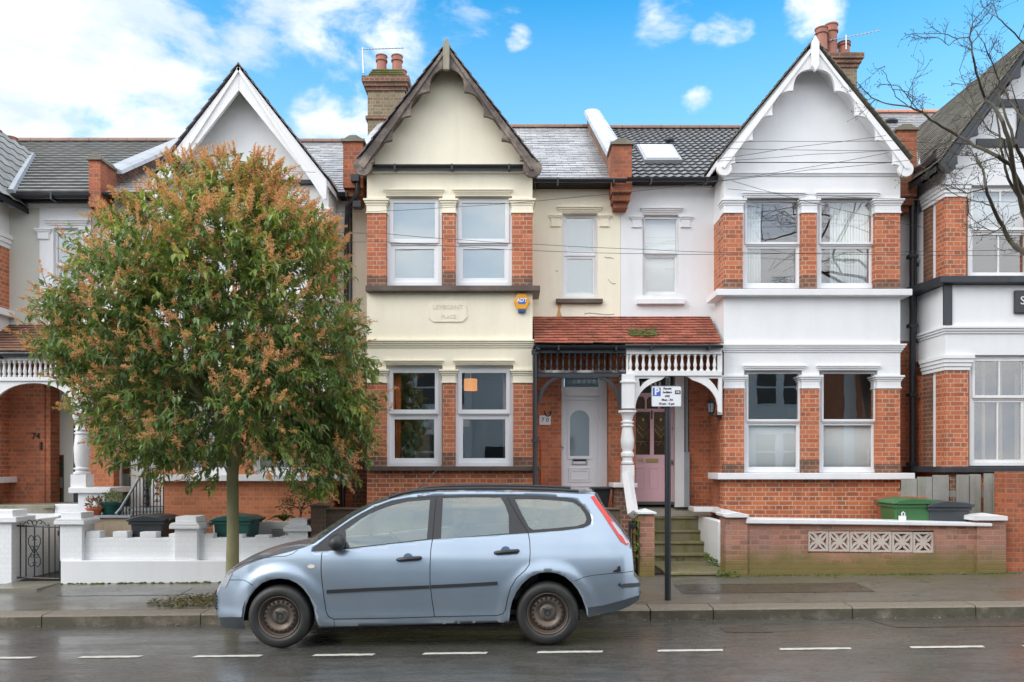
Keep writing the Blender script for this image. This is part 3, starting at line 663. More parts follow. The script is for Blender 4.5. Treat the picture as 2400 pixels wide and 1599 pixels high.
D68 = dict(x=(1697, 2110), render='white', brick='brickf', brickb='brickb', ground=-.1, sillL=(1109, 1124), sillU=(677, 692), openL=858, openU=455, top=380, capU=(467, 500), capL=(880, 911),
    pU=[(1697, 1741), (1879, 1914), (2052, 2110)], pL=[(1697, 1744), (1880, 1920), (2057, 2110)], hU=[(1738, 1887), (1911, 2060)], hyU=(451, 464), hL=[(1740, 1889), (1912, 2062)], hyL=(856, 868),
    corn=(807, 826), sxU=(1680, 2139), sxL=(1683, 2145), sillm='white', wU=[(1740, 1880), (1914, 2053)], wyU=(456, 676), railU=574, curU=[[(.0, .32, 'net', 0, 1, .03)], [(.25, 1.0, 'net', 0, 1, .03)]], gU='glassL',
    wL=[(1743, 1881), (1919, 2058)], wyL=(858, 1108), railL=989, curL=[[(0, 1, 'blind', 0, .47, 0)], [(0, 1, 'blind', 0, .47, 0)]], gL='glassL', fw=8, sw=5, proud=True, head=8, roomU='roomd')
def shift(d, dx, dy, **k):
    o = {}
    for q, v in d.items():
        if q in ('x', 'sxU', 'sxL'): o[q] = tuple(a + dx for a in v)
        elif q in ('pU', 'pL', 'hU', 'hL', 'wU', 'wL'): o[q] = [tuple(a + dx for a in t) for t in v]
        elif q in ('sillL', 'sillU', 'capU', 'capL', 'hyU', 'hyL', 'corn', 'wyU', 'wyL'): o[q] = tuple(a + dy for a in v)
        elif q in ('openL', 'openU', 'top', 'railU', 'railL'): o[q] = v + dy
        else: o[q] = v
    o.update(k); return o
def party_wall(root, pxc, pyt, pyb, zE, zR, rise=.32, cm='coping', w=.34, wc=None, side_brick='bricks', bm='brickred', top=True):
    xc = X(pxc, 13.3); x0, x1 = xc - w / 2, xc + w / 2; z1, z0 = Z(pyt, 13.2), Z(pyb, 13.2)
    b = MB(); b.box(x0, x1, 13.2, 13.75, z0 + .22, z1); b.box(x0 + .02, x1 - .02, 13.28, 13.6, z0 + .1, z0 + .219); b.box(x0 + .05, x1 - .05, 13.36, 13.6, z0, z0 + .099)
    pw = b.build('corbelled_pier', G[bm], root)
    c = MB(); c.box(x0 - .03, x1 + .03, 13.16, 13.75, z1 + .001, z1 + .045); c.prism([(x0 - .01, z1 + .046), (x1 + .01, z1 + .046), (xc + .06, z1 + .12), (xc - .06, z1 + .12)], 13.2, 13.72, 'y'); c.build('pier_cap', G['mosst'], root)
    # upstand following the slope, with mortar coping
    yE, yR = 13.33, 18.0; s = (zR - zE) / (yR - yE); u = MB(); u.prism([(13.76, zE + (13.76 - yE) * s - .2), (yR, zR - .2), (yR, zR + rise), (13.76, zE + (13.76 - yE) * s + rise)], x0 + .04, x1 - .04, 'x'); u.build('parapet', G[side_brick], root)
    if top:
        k = 10; t = MB(); w = wc or w
        for i in range(k):
            ya = 13.7 + (yR + .12 - 13.7) * i / k; yb = 13.7 + (yR + .12 - 13.7) * (i + 1) / k - .012; za, zb = zE + (ya - yE) * s + rise, zE + (yb - yE) * s + rise; xm = xc
            n = len(t.v)
            for (yy, zz) in ((ya, za), (yb, zb)):
                for q in range(7):
                    th = math.pi * q / 6; t.v.append((xm - (w / 2 + .03) * math.cos(th), yy, zz + .005 + .11 * math.sin(th) ** .8))
            for q in range(6): t.f.append((n + q, n + q + 1, n + 8 + q, n + 7 + q)); t.r.append(random.random())
            t.f.append(tuple(n + q for q in range(7))); t.f.append(tuple(n + 13 - q for q in range(7))); t.r += [0, 0]
        t.build('coping', G[cm], root)
def chimney(root, xc, yc, w, dep, zb, zt, pots, mound=True, m='brickc'):
    b = MB(); b.box(xc - w / 2, xc + w / 2, yc, yc + dep, zb, zt - .38); st = b.build('chimney', G[m], root)
    c = MB(); c.box(xc - w / 2 - .03, xc + w / 2 + .03, yc - .03, yc + dep + .03, zt - .38, zt - .30); c.box(xc - w / 2 - .07, xc + w / 2 + .07, yc - .07, yc + dep + .07, zt - .299, zt - .22); c.box(xc - w / 2 - .11, xc + w / 2 + .11, yc - .11, yc + dep + .11, zt - .219, zt - .10)
    c.box(xc - w / 2 - .04, xc + w / 2 + .04, yc - .04, yc + dep + .04, zt - 1.0, zt - .93); c.build('corbel_band', G['bricks'], st)
    f = MB(); 
    if mound:
        n = 4; 
        for i in range(n): f.box(xc - w / 2 - .02 + i * .03, xc + w / 2 + .02 - i * .03, yc - .02 + i * .03, yc + dep + .02 - i * .03, zt - .099 + i * .06, zt - .099 + (i + 1) * .06 - .001)
        f.build('mortar_flaunching', G['moss'], st, bevel=.03)
    for (dx, dy, h, r) in pots:
        p = MB(); z0 = zt + .02; p.lathe([(r * 1.05, 0), (r, .06), (r * .92, h * .72), (r * 1.12, h * .74), (r * 1.14, h * .80), (r * .98, h * .83), (r * 1.0, h * .94), (r * 1.13, h * .96), (r * 1.13, h), (r * .85, h), (r * .8, h * .7)], (xc + dx, yc + dy, z0), 18, caps=True); p.build('chimney_pot', G['pot'], st, True)
    return st
def aerial(parent, base, tip, boom, n=14, el=.28):
    b = MB(); b.tube([base, tip], .014, 6); a, c = Vector(boom[0]), Vector(boom[1]); b.tube([a, c], .010, 6); d = (c - a); per = Vector((0, .85, .5)).normalized()
    for i in range(n):
        p = a + d * (i / (n - 1)); b.tube([p - per * el / 2 * (1 - .3 * i / n), p + per * el / 2 * (1 - .3 * i / n)], .005, 4)
    b.build('tv_aerial', G['metalg'], parent)
def txt(body, size, loc, m, parent, ext=.004, name='lettering', bold=False, align='CENTER', sx=1.0, off=0.0):
    cu = bpy.data.curves.new(name, 'FONT'); cu.body = body; cu.size = size; cu.extrude = ext; cu.align_x = align; cu.align_y = 'CENTER'; cu.offset = off; cu.resolution_u = 3
    ob = bpy.data.objects.new('tmp', cu); COL.objects.link(ob); dg = bpy.context.evaluated_depsgraph_get(); me = bpy.data.meshes.new_from_object(ob.evaluated_get(dg)); bpy.data.objects.remove(ob); 
    o0 = org(parent); rot = Matrix.Rotation(R(90), 4, 'X'); me.transform(Matrix.Translation(Vector(loc) - o0) @ rot @ Matrix.Diagonal((sx, 1, 1, 1))); me.materials.clear(); me.materials.append(m)
    o = bpy.data.objects.new(name, me); COL.objects.link(o); o.parent = parent; return o
def wall_with_hole(root, px0, px1, py0, py1, hx0, hx1, hy0, hy1, m, name='rendered_wall', Y=FW, T=.25):
    b = MB(); b.pb(px0, hx0, py0, py1, Y, Y + T); b.pb(hx1, px1, py0, py1, Y, Y + T); b.pb(hx0, hx1, py0, hy0, Y, Y + T - .001); b.pb(hx0, hx1, hy1, py1, Y, Y + T - .001); return b.build(name, G[m], root)
def house(name, label, px): return empty(name, (X(px, FW), FW, 0), label, 'house', 'terraced houses along the street')
def downpipe(root, pts, r=.04, m='black'):
    b = MB(); b.tube(pts, r, 10)
    a, c = Vector(pts[-1]), Vector(pts[-2]); n = max(1, int((a - c).length / 1.2))
    for i in range(n + 1): p = a + (c - a) * (i / n); b.box(p.x - r - .02, p.x + r + .02, p.y - r - .006, p.y + r + .03, p.z - .03, p.z + .03)
    return b.build('downpipe', G[m], root, True)

# ================================================================== NUMBER 70 (cream)
H70 = house('terraced_house', 'cream rendered terraced house with brown scalloped gable board and number 70 by its door', 1140)
bay(H70, D70)
zE70, zR70 = Z(424, 13.33), Z(300, 18.0)
# gable wall
Yg = FB
b = MB(); b.prism([(X(856, Yg), Z(388, Yg)), (X(1252, Yg), Z(388, Yg)), (X(1047, Yg), Z(125, Yg))], Yg, Yg + .2, 'y'); b.build('gable_wall', G['cream'], H70)
YB = 12.62
barge(H70, [(848, 392), (840, 376), (1046.5, 108)], [(871, 381), (912, 330), (956, 272), (1001, 215), (1046, 160)], [(1225, 376), (1182, 330), (1140, 273), (1095, 216), (1048, 160)], [(1250, 397), (1257, 383), (1048, 108)], YB, .06, 'brown', None)
for (cx, cy) in ((850, 389), (1248, 393)):
    b = MB(); c = P(cx, cy, YB); b.lathe([(.155, 0), (.155, .058)], (c[0], YB + .001, c[2]), 24, 'y'); b.build('bargeboard_foot', G['brown'], H70, True, bevel=.004)
b = MB(); c = X(1046.5, YB); b.prism([(c - .05, Z(168, YB)), (c + .05, Z(168, YB)), (c + .055, Z(108, YB)), (c + .02, Z(96, YB)), (c - .02, Z(96, YB)), (c - .055, Z(108, YB))], YB - .07, YB - .002, 'y'); b.build('finial', G['stone'], H70, bevel=.01)
gable_roof(H70, 1046.5, 108, 838, 378, 1259, 385, YB, 16.3, 'slated', under='brown')
b = MB(); b.pb(872, 1240, 394, 404, FB - .06, FB - .001); b.build('fascia', G['white2'], H70)
gutter(H70, X(868, 12.82), X(1240, 12.82), Z(388, 12.82), 12.82)
# hanging lamp seen in the ground floor window
m_, t_, b_ = new_mat('lit_orange_lampshade'); b_.inputs['Base Color'].default_value = (.75, .28, .06, 1); b_.inputs['Emission Color'].default_value = (1, .40, .08, 1); b_.inputs['Emission Strength'].default_value = .55
b = MB(); lx, ly, lz = X(1103, 13.5), 13.5, Z(902, 13.5); b.lathe([(.115, -.10), (.115, .10), (.108, .10), (.108, -.10)], (lx, ly, lz), 24, caps=False); b.build('ceiling_lamp', m_, H70, True); b = MB(); b.tube([(lx, ly, lz + .09), (lx, ly, lz + .6)], .006, 5); b.build('lamp_flex', G['white2'], H70)
b = MB(); b.pb(1070, 1100, 985, 1000, 14.3, 14.4); b.box(X(905, 15.5), X(1010, 15.5), 15.2, 15.6, Z(1085, 15.5), Z(1010, 15.5)); b.build('furniture', G['cream'], H70)
b = MB(); clump_pts = [(955, 1010), (975, 1035), (960, 1060), (940, 1030), (985, 1000), (930, 905), (975, 930)]
for (a, c) in clump_pts: b.blob(P(a, c, 13.9), .12, .03, .16, 8, 6, .1)
m_, t_, b_ = new_mat('houseplant_leaf'); b_.inputs['Base Color'].default_value = (.05, .11, .05, 1); b.build('houseplant', m_, H70, True)
# main wall right of the bay with the narrow window
wall_with_hole(H70, 1236, 1454, 428, 790, 1318, 1400, 500, 697, 'cream')
b = MB(); b.pb(826, 870, 428, 880, FW, FW + .25); b.pb(826, 870, 880, 895, FW - .03, FW + .25); b.build('rendered_wall', G['cream'], H70)
b = MB(); b.pb(826, 870, 896, 1260, FW, FW + .25); b.build('brick_wall', G['bricks'], H70)
sash(H70, 1318, 1400, 499, 697, FW + .08, 597, 5, 6, 'glassU', [(.55, 1.0, 'net', .5, 1, .03)], 'pvc', False)
room(H70, X(1290, FW), X(1430, FW), FW + .3, 16, Z(745, FW), Z(470, FW))
b = MB(); cornice(b, X(1312, FW), X(1403, FW), Z(497, FW), Z(484, FW), FW, .06, 3, yb=FW + .02); b.build('hood_mould', G['cream'], H70, bevel=.004)
for (a, c) in ((1287, 1317), (1402, 1431)):
    b = MB(); cornice(b, X(a + 4, FW), X(c - 4, FW), Z(515, FW), Z(504, FW), FW, .045, 3, yb=FW + .02); b.box(X(a + 5, FW), X(c - 5, FW), FW - .02, FW + .02, Z(529, FW), Z(515, FW)); b.box(X(a + 3, FW), X(c - 3, FW), FW - .03, FW + .02, Z(532, FW), Z(529, FW) - .001); b.build('capital', G['cream'], H70, bevel=.003)
b = MB(); b.pb(1303, 1413, 700, 710, FW - .08, FW + .1); b.build('window_sill', G['brownsill'], H70, bevel=.006)
m_, t_, b_ = new_mat('rust_stain'); b_.inputs['Base Color'].default_value = (.62, .36, .12, 1); b_.inputs['Roughness'].default_value = .6
b = MB(); pts = [(1305, 700), (1313, 700), (1316, 715), (1312, 728), (1318, 744), (1304, 744), (1308, 725)]; b.prism([(X(p, FW), Z(q, FW)) for p, q in pts], FW - .003, FW - .001, 'y'); b.build('rust_stain', m_, H70)
b = MB()
for cr_ in ([(1417, 602), (1424, 604), (1430, 603), (1438, 606)], [(1425, 654), (1430, 660), (1436, 665), (1443, 664)], [(1302, 634), (1308, 635)], [(1370, 735), (1380, 733), (1392, 734), (1420, 737), (1440, 736)]):
    for i in range(len(cr_) - 1): p, q = cr_[i], cr_[i + 1]; b.face([(X(p[0], FW), FW - .003, Z(p[1], FW)), (X(q[0], FW), FW - .003, Z(q[1], FW)), (X(q[0], FW), FW - .003, Z(q[1] + 1.6, FW)), (X(p[0], FW), FW - .003, Z(p[1] + 2.2, FW))])
b.build('render_crack', G['stone'], H70)
b = MB(); b.pb(1248, 1442, 430, 441, FW - .05, FW); b.build('fascia', G['white2'], H70); gutter(H70, X(1250, 13.10), X(1468, 13.10), Z(421, 13.10), 13.10)
roof_main(H70, X(826, FW), X(1454, FW), zE70, zR70, 'slate', 'slate', .26, .205, .008, seed=11, clip=lambda u, v: True)
party_wall(H70, 1456, 340, 480, zE70, zR70)
party_wall(H70, 830, 333, 470, zE70 - .25, zR70 - .2, rise=.5)
ch = chimney(H70, X(905, 16.6), 16.6, .80, 2.2, 8.3, Z(172, 16.6), [(-.14, .25, .48, .115), (.20, .25, .48, .115), (-.14, .9, .48, .115), (.20, .9, .48, .115), (.16, 1.5, .44, .11), (-.16, 1.5, .44, .11), (.22, 2.0, .44, .11)])
aerial(ch, (X(852, 16.7), 16.7, Z(172, 16.7)), (X(850, 16.7), 16.7, Z(112, 16.7)), ((X(849, 16.7), 16.7, Z(116, 16.7)), (X(944, 16.7), 16.9, Z(101, 16.7))))
# downpipe at the left
downpipe(H70, [(X(838, 13.2), 13.2, Z(418, 13.2)), (X(838, 13.2), 13.2, Z(455, 13.2)), (X(815, 13.3), 13.3, Z(485, 13.3)), (X(812, 13.4), 13.4, Z(560, 13.4)), (X(812, 13.4), 13.4, Z(830, 13.4))], .045)
b = MB(); b.pb(822, 842, 408, 425, 13.12, 13.28); b.pb(826, 846, 470, 486, 13.15, 13.3); b.build('rainwater_head', G['black'], H70, bevel=.01)
downpipe(H70, [(X(805, 13.4), 13.4, Z(1110, 13.4)), (X(803, 13.4), 13.4, Z(1250, 13.4))], .04)
# name plate
b = MB(); pl = [(1014, 708), (1086, 708), (1093, 716), (1095, 744), (1086, 753), (1084, 755), (1015, 755), (1005, 745), (1006, 718)]; b.prism([(X(p, FB), Z(q, FB)) for p, q in pl], FB - .018, FB - .001, 'y'); npl = b.build('nameplate', G['cream'], H70, bevel=.004)
G['creamd'] = paint('shaded_cream_lettering', (.72, .67, .52), .6, .1)
txt('LEYBGRNT', .105, (X(1050, FB), FB - .020, Z(721, FB)), G['creamd'], npl, .004); txt('PLACE', .09, (X(1052, FB), FB - .020, Z(743, FB)), G['creamd'], npl, .004)
# alarm box
G['yel'] = paint('yellow_plastic', (.80, .36, .015), .35, .05, bmp=0); G['blu'] = paint('blue_plastic', (.02, .09, .28), .3, .05, bmp=0); G['bluf'] = paint('blue_badge', (.05, .13, .50), .4, .03, bmp=0)
b = MB(); b.prism([(X(p, FB), Z(q, FB)) for p, q in ((1204, 709), (1213, 690), (1232, 690), (1242, 709), (1233, 727), (1213, 727))], FB - .07, FB - .002, 'y'); al = b.build('alarm_box', G['yel'], H70, bevel=.012)
b = MB(); b.pb(1214, 1232, 724, 732, FB - .065, FB - .01); b.build('alarm_strobe', G['blu'], al, bevel=.012)
b = MB(); b.pb(1215, 1231.5, 700, 712.5, FB - .074, FB - .069); b.build('badge', G['bluf'], al)
txt('ADT', .085, (X(1223.2, FB), FB - .077, Z(706.2, FB)), G['white2'], al, .001, off=.003)

# ================================================================== NUMBER 68 (white)
H68 = house('terraced_house', 'white terraced house with white scalloped gable board and pink front door', 1800)
bay(H68, D68)
zE68, zR68 = Z(418, 13.33), Z(302, 18.0)
b = MB(); b.prism([(X(1690, Yg), Z(382, Yg)), (X(2116, Yg), Z(382, Yg)), (X(1907, Yg), Z(118, Yg))], Yg, Yg + .2, 'y'); b.build('gable_wall', G['white'], H68)
barge(H68, [(1692, 392), (1685, 378), (1908, 103)], [(1717, 383), (1758, 329), (1804, 271), (1852, 213), (1908, 162)], [(2100, 386), (2061, 329), (2012, 271), (1965, 213), (1908, 162)], [(2127, 393), (2133, 378), (1909, 103)], YB, .06, 'white2', None, arc=.24)
for (cx, cy) in ((1698, 394), (2124, 396)):
    b = MB(); c = P(cx, cy, YB); b.lathe([(.125, 0), (.125, .058)], (c[0], YB + .001, c[2]), 24, 'y'); b.build('bargeboard_foot', G['white2'], H68, True, bevel=.004)
b = MB(); c = X(1908, YB); b.prism([(c, Z(172, YB)), (c + .06, Z(158, YB)), (c + .065, Z(104, YB)), (c, Z(87, YB)), (c - .065, Z(104, YB)), (c - .06, Z(158, YB))], YB - .07, YB - .002, 'y'); b.build('finial', G['white2'], H68, bevel=.01)
gable_roof(H68, 1908, 98, 1680, 376, 2138, 376, YB, 16.3, 'mosst', under='white', tw=.17, ex=.1, kind='plain', lift=.035)
b = MB(); cornice(b, X(1697, FB), X(2110, FB), Z(413, FB), Z(404, FB), FB, .04, 2, yb=FB + .1); b.pb(1700, 2108, 382, 404, FB - .03, FB - .001); b.build('gable_base_moulding', G['white'], H68, bevel=.003)
wall_with_hole(H68, 1454.5, 1682, 426, 800, 1506, 1590, 503, 692, 'white')
sash(H68, 1505, 1591, 502, 692, FW + .08, 596, 5, 4, 'glassL', [(0, 1, 'blind', 0, 1, 0)], 'white2', True, 6)
room(H68, X(1480, FW), X(1620, FW), FW + .3, 16, Z(745, FW), Z(470, FW))
b = MB(); cornice(b, X(1508, FW), X(1592, FW), Z(499, FW), Z(487, FW), FW, .06, 3, yb=FW + .02); b.build('hood_mould', G['white'], H68, bevel=.004)
for (a, c) in ((1477, 1507), (1592, 1622)):
    b = MB(); cornice(b, X(a + 4, FW), X(c - 4, FW), Z(518, FW), Z(507, FW), FW, .045, 3, yb=FW + .02); b.box(X(a + 5, FW), X(c - 5, FW), FW - .02, FW + .02, Z(531, FW), Z(518, FW)); b.box(X(a + 3, FW), X(c - 3, FW), FW - .03, FW + .02, Z(534, FW), Z(531, FW) - .001); b.build('capital', G['white'], H68, bevel=.003)
b = MB(); b.pb(1493, 1606, 700, 712, FW - .09, FW + .1); b.build('window_sill', G['white'], H68, bevel=.006)
b = MB(); b.pb(1470, 1668, 426, 441, FW - .05, FW); b.build('fascia', G['white2'], H68); gutter(H68, X(1468.5, 13.10), X(1682, 13.10), Z(418, 13.10), 13.10)
roof_main(H68, X(1454, FW) + .2, X(2118, FW), zE68, zR68, 'pan', 'pan', .15, .28, .018, seed=12)
s68 = (zR68 - zE68) / 4.67
def on_roof(px, py, zE, s, lift=0.0):     # point of the main roof plane seen at a photo pixel
    k = (YH - py) / FP; Y = (zE - s * 13.33 - CH + lift) / (k - s); return Vector((X(px, Y), Y, CH + k * Y))
q = [on_roof(*p, zE68, s68, .10) for p in ((1492, 338), (1576, 338), (1600, 374), (1511, 374))]
b = MB(); ctr = sum(q, Vector()) / 4; nrm = (q[1] - q[0]).cross(q[3] - q[0]).normalized(); nrm = nrm if nrm.z > 0 else -nrm
def slab_q(mb, q, t): 
    n = len(mb.v); mb.v += [tuple(p) for p in q] + [tuple(p - nrm * t) for p in q]
    for f in ((0, 1, 2, 3), (7, 6, 5, 4), (0, 4, 5, 1), (1, 5, 6, 2), (2, 6, 7, 3), (3, 7, 4, 0)): mb.f.append(tuple(n + i for i in f)); mb.r.append(.5)
slab_q(b, q, .09); sk = b.build('skylight', G['lead'], H68, bevel=.006)
b = MB(); q2 = [ctr + (p - ctr) * .86 + nrm * .012 for p in q]; slab_q(b, q2, .02); m_, t_, b_ = new_mat('skylight_glass'); b_.inputs['Base Color'].default_value = (.40, .42, .44, 1); b_.inputs['Roughness'].default_value = .04; b_.inputs['Metallic'].default_value = .9; b.build('pane', m_, sk)
p = on_roof(1569, 335, zE68, s68); b = MB(); b.blob((p.x, p.y, p.z + .05), .10, .10, .09, 12, 6); b.build('roof_vent', G['black'], H68, True)
chm = chimney(H68, X(1975, 16.6), 16.6, .62, .9, 8.3, Z(118, 16.6), [(-.42, .1, .50, .125), (-.15 + .0, .25, .66, .135), (.16, .3, .30, .125)], mound=False, m='brickc')
aerial(chm, (X(1983, 16.7), 16.7, Z(116, 16.7)), (X(1983, 16.7), 16.7, Z(82, 16.7)), ((X(1944, 16.7), 16.7, Z(95, 16.7)), (X(2071, 16.7), 16.9, Z(60, 16.7))))
aerial(chm, (X(1950, 16.8), 16.8, Z(116, 16.8)), (X(1950, 16.8), 16.8, Z(86, 16.8)), ((X(1948, 16.8), 16.8, Z(92, 16.8)), (X(1957, 16.8), 16.9, Z(88, 16.8))), n=3)
# wall to the right of the bay (recess) and party pier
b = MB(); b.pb(2098, 2162, 380, 800, FW, FW + .25); b.build('rendered_wall', G['white'], H68)
b = MB(); b.pb(2098, 2158, 801, 1250, FW, FW + .25); b.build('brick_wall', G['brickp'], H68)
party_wall(H68, 2119, 306, 490, zE68 + .3, zR68 + .4, rise=.2, cm='mosst')
downpipe(H68, [(X(2165, 13.1), 13.1, Z(395, 13.1)), (X(2150, 13.3), 13.3, Z(425, 13.3)), (X(2139, 13.35), 13.35, Z(440, 13.35)), (X(2139, 13.35), 13.35, Z(1250, 13.35))], .052)
downpipe(H68, [(X(2145, 13.45), 13.45, Z(440, 13.45)), (X(2145, 13.45), 13.45, Z(800, 13.45))], .025)

# ================================================================== PORCH shared by 70 and 68 (belongs to 68/70 joint: kept with each house)
YP = 12.78
zt, zb_ = Z(744, FW), Z(806, YP)
V = Vector((0, FW - YP, zt - zb_)); 
def porch_tiles(root, xa, xb, seed, m='clay'):
    b = MB(); tiles(b, (xa, YP, zb_), (1, 0, 0), V, xb - xa, V.length, .165, .098, .014, 'plain', None, seed); pr = b.build('porch_roof', G[m], root)
    u = MB(); u.prism([(YP + .01, zb_ - .03), (FW - .001, zt - .03), (FW - .001, zb_ - .08), (YP + .01, zb_ - .08)], xa, xb, 'x'); u.build('soffit', G['blackwood'] if root is H70 else G['white2'], pr); return pr
xm = X(1467, YP)
pr70 = porch_tiles(H70, X(1252, YP), xm, 5); pr68 = porch_tiles(H68, xm, X(1694, YP), 6)
b = MB(); 
for i in range(60): a = random.random(); p = (X(1475 + 62 * a, 13.05), 13.05 + random.uniform(-.09, .09)); zz_ = zb_ + (p[1] - YP) / (FW - YP) * (zt - zb_); b.blob((p[0], p[1], zz_ + .03), random.uniform(.03, .06), .04, random.uniform(.02, .04), 6, 4, .25)
b.build('moss_clump', G['moss'], pr68, True)
gutter(H70, X(1250, 12.70), X(1467, 12.70), Z(811, 12.70), 12.70, r=.05); gutter(H68, X(1467, 12.70), X(1694, 12.70), Z(810, 12.70), 12.70, r=.05)
b = MB(); b.pb(1252, 1467, 813, 828, YP - .02, YP + .06); pb70 = b.build('porch_beam', G['blackwood'], H70, bevel=.006)
b = MB(); b.pb(1467.5, 1692, 812, 828, YP - .02, YP + .06); b.pb(1468, 1692, 826, 830, YP - .03, YP + .06); pb68 = b.build('porch_beam', G['white2'], H68, bevel=.006)
b = MB(); b.pb(1255, 1466, 868, 874, YP - .01, YP + .05); b.build('porch_rail', G['flake'], H70, bevel=.004)
b = MB(); b.pb(1255, 1458, 875, 884, YP, YP + .04); b.build('porch_rail', G['blackwood'], H70, bevel=.004)
b = MB(); b.pb(1468, 1692, 869, 881, YP - .02, YP + .06); b.build('porch_rail', G['white2'], H68, bevel=.006)
def balusters(root, xa, xb, n, y0, y1, m, Y=YP + .02, r=.02, nmax=99):
    z0, z1 = Z(y1, Y), Z(y0, Y); h = z1 - z0; src = None
    for i in range(n):
        x = X(xa + (xb - xa) * (i + .5) / n, Y)
        if src is None:
            b = MB(); b.lathe([(r * 1.5, 0), (r * 1.5, h * .10), (r * .8, h * .14), (r * 1.55, h * .34), (r * 1.1, h * .5), (r * .7, h * .72), (r * 1.1, h * .76), (r * .8, h * .80), (r * 1.5, h * .84), (r * 1.5, h)], (x, Y, z0), 10, caps=True)
            src = b.build('baluster', G[m], root, True); x_src = x
        else:
            o = src.copy(); COL.objects.link(o); o.parent = root; o.location = src.location + Vector((x - x_src, 0, 0))
balusters(H70, 1257, 1466, 15, 828, 869, 'blackwood', r=.014); balusters(H68, 1470, 1682, 14, 828, 870, 'white2', r=.021)
b = MB(); b.pb(1682, 1693, 828, 872, YP, YP + .06); b.pb(1468, 1473, 828, 872, YP, YP + .06); b.build('porch_frame', G['white2'], H68, bevel=.004)
def bracket(root, x_post, x_in, y_top, y_bot, m, w=9, Y=YP + .01, spandrel=True):
    """quarter arch from the post foot up to the rail"""
    pts_o, pts_i = [], []; n = 16; sx = 1 if x_in > x_post else -1
    for i in range(n + 1):
        t = math.pi / 2 * i / n; ax = x_in - (x_in - x_post) * math.cos(t) ; ay = y_bot + (y_top - y_bot) * math.sin(t); pts_o.append((ax, ay))
        ax2 = x_in - (x_in - x_post - sx * w) * math.cos(t); ay2 = y_bot + (y_top + w * .9 - y_bot) * math.sin(t); pts_i.append((ax2, ay2))
    poly = pts_o + pts_i[::-1]; b = MB(); pl = [(X(a, Y), Z(c, Y)) for a, c in poly]; b.prism(pl, Y, Y + .045, 'y'); return b.build('arch_bracket', G[m], root, bevel=.003)
bracket(H70, 1261, 1330, 877, 945, 'blackwood', 8); bracket(H70, 1456, 1388, 877, 950, 'blackwood', 8)
b = MB(); b.pb(1451, 1457, 880, 962, YP, YP + .05); b.pb(1314, 1404, 877, 886, YP + .002, YP + .045); b.build('porch_frame', G['blackwood'], H70)
# white arch of number 68
def arch68():
    Y = YP + .01; o = []; n = 24; cx = (1488 + 1684) / 2; 
    outer = [(1488, 880), (1692, 880), (1692, 966), (1684, 968)]
    inner = []
    for i in range(n + 1):
        t = math.pi * i / n; inner.append((cx + 97 * math.cos(t), 966 - (80 if abs(math.cos(t)) > .28 else 86) * math.sin(t) ** .8))
    poly = [(1488, 881), (1692, 881), (1692, 968)] + inner + [(1488, 968)]
    holes = [[(1497, 887), (1524, 887), (1510, 896), (1500, 908)], [(1660, 887), (1684, 887), (1684, 918), (1674, 902)]]
    b = MB(); plate(b, [(X(a, Y), Z(c, Y)) for a, c in poly], [[(X(a, Y), Z(c, Y)) for a, c in h] for h in holes], Y, Y + .05); b.build('porch_arch', G['white2'], H68)
arch68()
b = MB(); b.pb(1684, 1693, 880, 972, YP + .06, YP + .12); b.build('porch_frame', G['white2'], H68)
# black post / downpipe of 70
downpipe(H70, [(X(1262, 12.66), 12.66, Z(815, 12.66)), (X(1254, 12.75), 12.75, Z(826, 12.75)), (X(1254, 12.75), 12.75, Z(1240, 12.75))], .038, 'blackwood')
# turned column of 68
Yc_ = YP + .0; xc = X(1471, Yc_)
b = MB(); b.box(xc - .105, xc + .105, Yc_ - .08, Yc_ + .13, Z(958, Yc_), Z(878, Yc_)); b.box(xc - .13, xc + .13, Yc_ - .1, Yc_ + .15, Z(898, Yc_), Z(894, Yc_))
zz0 = Z(1135, Yc_); hh = Z(962, Yc_) - zz0
b.box(xc - .10, xc + .10, Yc_ - .075, Yc_ + .125, zz0, Z(1090, Yc_))
prof = [(.09, .27), (.105, .28), (.105, .30), (.085, .31), (.085, .36), (.11, .38), (.11, .42), (.085, .44), (.085, .46), (.105, .50), (.115, .60), (.085, .76), (.085, .775), (.11, .785), (.11, .80), (.085, .81), (.085, .825), (.11, .835), (.11, .85), (.08, .86), (.10, .93), (.13, .965), (.15, .97), (.15, 1.0)]
b.lathe([(r_, h_ * hh) for r_, h_ in prof], (xc, Yc_ + .025, zz0), 24); b.build('porch_column', G['white2'], H68, True, ang=30)
b = MB(); b.pb(1438, 1494, 1133, 1143, 12.66, 13.3); b.build('column_ledge', G['white2'], H68, bevel=.008)
b = MB(); b.pb(1444, 1480, 1144, 1300, 12.72, 13.2); b.build('column_base', G['bricks'], H68)
b = MB(); a, c = Vector(P(1470, 1112, 12.62)), Vector(P(1484, 1206, 11.7)); b.tube([a, c], .085, 4); b.build('stair_string', G['white2'], H68)
